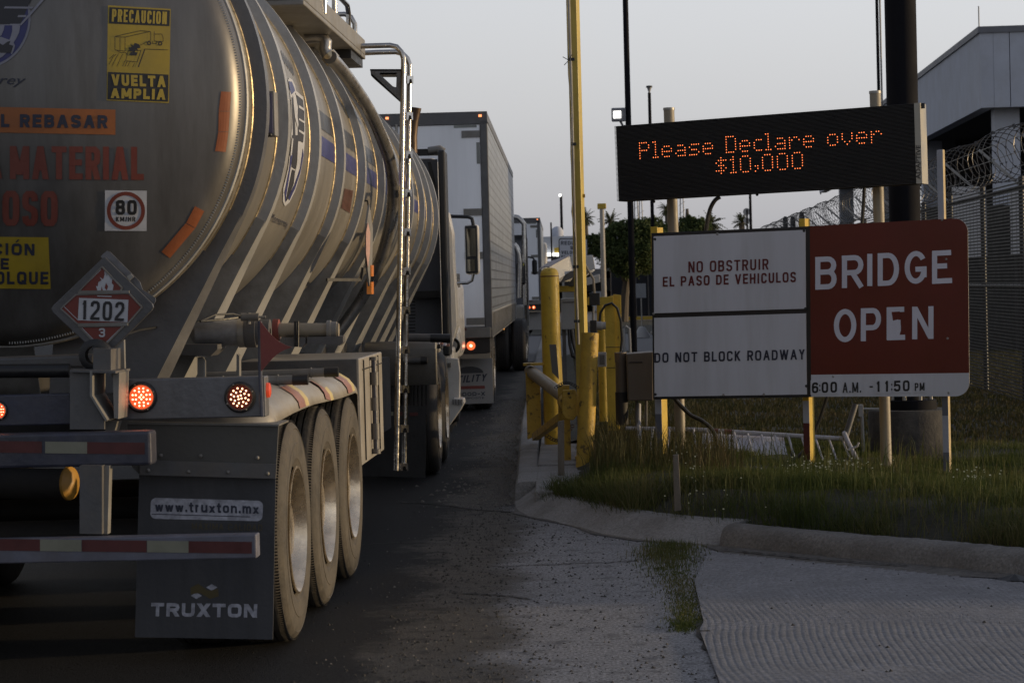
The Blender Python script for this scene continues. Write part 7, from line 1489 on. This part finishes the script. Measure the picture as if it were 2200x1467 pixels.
# ------------------------------------------------------------------ trees
LEAF = grass_mat('tree_leaf', (.045, .070, .024), (.065, .092, .032), (.09, .11, .042)); PALML = grass_mat('palm_leaf', (.04, .05, .022), (.06, .07, .03), (.08, .08, .04)); BARK = mat('bark', (.09, .075, .06), .9, 0, var=.3, scale=12, bump=.5)
def tree(label, cx_, Y, blobs, n, leaf, trunk_r, lean=0):
    T_ = thing('leafy_tree', label, 'tree', (cx_, Y, .08), 'trees beyond the grass field')
    zb = min(b[2] for b in blobs); tr_ = MB().tube([(cx_, Y, .05), (cx_ + .1, Y, zb * .5), (cx_ + lean, Y, zb + .3), (cx_ + lean * 1.5, Y, zb + 1.2)], trunk_r, 9, rr=[trunk_r * 1.4, trunk_r, trunk_r * .8, trunk_r * .3]).make('trunk', BARK, T_)
    for b in blobs[:6]: MB().tube([(cx_ + lean * .6, Y, zb * .75), ((cx_ + b[0]) / 2, Y + b[1] / 2, (zb + b[2]) / 2), (b[0], Y + b[1], b[2])], .05, 6, rr=[.09, .06, .02]).make('limb', BARK, T_)
    P_, N_ = [], []
    tot = sum(b[3] ** 2 for b in blobs)
    for b in blobs:
        k = int(n * b[3] ** 2 / tot)
        cl = rng.normal(0, 1, (max(6, k // 26), 3)); cl /= np.linalg.norm(cl, axis=1)[:, None]; cl *= (rng.random((len(cl), 1)) ** .42) * 1.12 * np.array([b[3], b[3], b[4]])
        for c in cl:
            m_ = 26; d = rng.normal(0, .15 * b[3], (m_, 3)); P_.append(np.array([b[0], Y + b[1], b[2]]) + c + d)
    Pn = np.concatenate(P_); m_ = len(Pn); a = rng.normal(0, 1, (m_, 3)); a /= np.linalg.norm(a, axis=1)[:, None]; c = np.cross(a, rng.normal(0, 1, (m_, 3))); c /= np.linalg.norm(c, axis=1)[:, None]; s = leaf * rng.uniform(.6, 1.5, (m_, 1))
    vs = np.stack([Pn - a * s, Pn + c * s * .45, Pn + a * s, Pn - c * s * .45], 1).reshape(-1, 3)
    me = bpy.data.meshes.new('crown'); me.vertices.add(len(vs)); me.vertices.foreach_set('co', vs.ravel()); me.loops.add(m_ * 4); me.loops.foreach_set('vertex_index', np.arange(m_ * 4, dtype=np.int32)); me.polygons.add(m_); me.polygons.foreach_set('loop_start', np.arange(0, m_ * 4, 4, dtype=np.int32)); me.update(calc_edges=True); me.materials.append(LEAF)
    o = bpy.data.objects.new('crown', me); COL.objects.link(o); attach(o, T_, V((0, 0, 0))); return T_
def blob(px, py, rpx, rz, Y, dy=0): p = P(px, py, Y); k = Y / F; return (p.x, dy, p.z, rpx * k, rz * k)
Yt = 92
tree('broad bushy dark tree left of the notice board with feathery outline', vpx(1336, Yt), Yt, [blob(1345, 515, 38, 32, Yt), blob(1300, 530, 30, 22, Yt), blob(1382, 500, 34, 26, Yt), blob(1320, 555, 30, 24, Yt, -.5), blob(1375, 545, 40, 30, Yt, -.4), blob(1290, 520, 18, 12, Yt), blob(1278, 540, 14, 8, Yt), blob(1335, 492, 20, 14, Yt), blob(1400, 482, 20, 14, Yt), blob(1345, 580, 26, 16, Yt, -.5), blob(1412, 520, 30, 30, Yt), blob(1275, 512, 14, 9, Yt), blob(1308, 500, 18, 10, Yt), blob(1362, 480, 16, 8, Yt), blob(1268, 528, 9, 6, Yt), blob(1392, 560, 26, 26, Yt)], 32000, .055, .16, .3)
tree('dark tree rising just above the notice board left of the curved conduit', vpx(1480, 96), 96, [blob(1480, 505, 36, 24, 96), blob(1450, 510, 26, 22, 96), blob(1500, 486, 22, 14, 96), blob(1478, 478, 18, 12, 96), blob(1430, 500, 22, 16, 96), blob(1520, 510, 22, 14, 96)], 15000, .06, .18)
def palm(label, px, py, Y, r, m=12):
    p = P(px, py, Y); T_ = thing('palm_tree', label, 'palm tree', (p.x, Y, .08), 'palms on the skyline'); MB().tube([(p.x, Y, .05), (p.x + .1, Y, p.z * .6), (p.x, Y, p.z)], .16, 8).make('trunk', BARK, T_)
    mb = MB(); nf = m + 44
    for k in range(nf):
        a = 2 * PI * k / nf + random.random() * .3; el = random.uniform(-.7, 1.35); L_ = r * random.uniform(.55, .95); q = V((p.x, Y, p.z)); d = V((math.cos(a) * math.cos(el), math.sin(a) * math.cos(el), math.sin(el)))
        pr = q
        for j in range(7):
            nx_ = pr + d * L_ / 7; w_ = r * .16 * math.sin(PI * (j + .7) / 8.4); s_ = d.cross(V((0, 0, 1))).normalized()
            mb.add([pr, pr + s_ * w_ + d * .1 * r - V((0, 0, w_ * .5)), nx_], [(0, 1, 2)]); mb.add([pr, pr - s_ * w_ + d * .1 * r - V((0, 0, w_ * .5)), nx_], [(0, 2, 1)])
            pr = nx_; d = (d + V((0, 0, -.13))).normalized()
    o = mb.make('fronds', PALML, T_, smooth=False); o['kind'] = 'stuff'; return T_
palm('small palm crown peeking out right of the yellow mast', 1258, 470, 190, 1.1)
palm('palm crown rising behind the broad bushy tree', 1312, 476, 150, 1.0)
palm('palm crown with spreading fronds behind the curved conduit above the notice board', 1527, 482, 120, 1.0)
palm('lone ragged palm against the sky above the middle of the notice board', 1593, 478, 130, .75)
palm('dark palm crown directly under the left end of the message board', 1432, 450, 170, .9)
RS_ = thing('round_antenna', 'pair of small round dish antennas beside the lone palm', 'antenna', (vpx(1604, 128), 128, .1)); MB().tube([(vpx(1605, 128), 128, .1), P(1605, 450, 128)], .05, 6).make('pole', POLED, RS_)
for y, r in ((455, .2), (474, .17)): MB().lathe([(0, .001), (0, r), (.1, r * .8), (.1, .001)], P(1604, y, 128), (0, 1, 0), 14).make('dish', GREYB, RS_)
bx(-60, 240, 300, 306, 0, 3.2).make('far_treeline', LEAF, None, label='low dark hedge line closing the horizon far behind everything', cat='hedge')
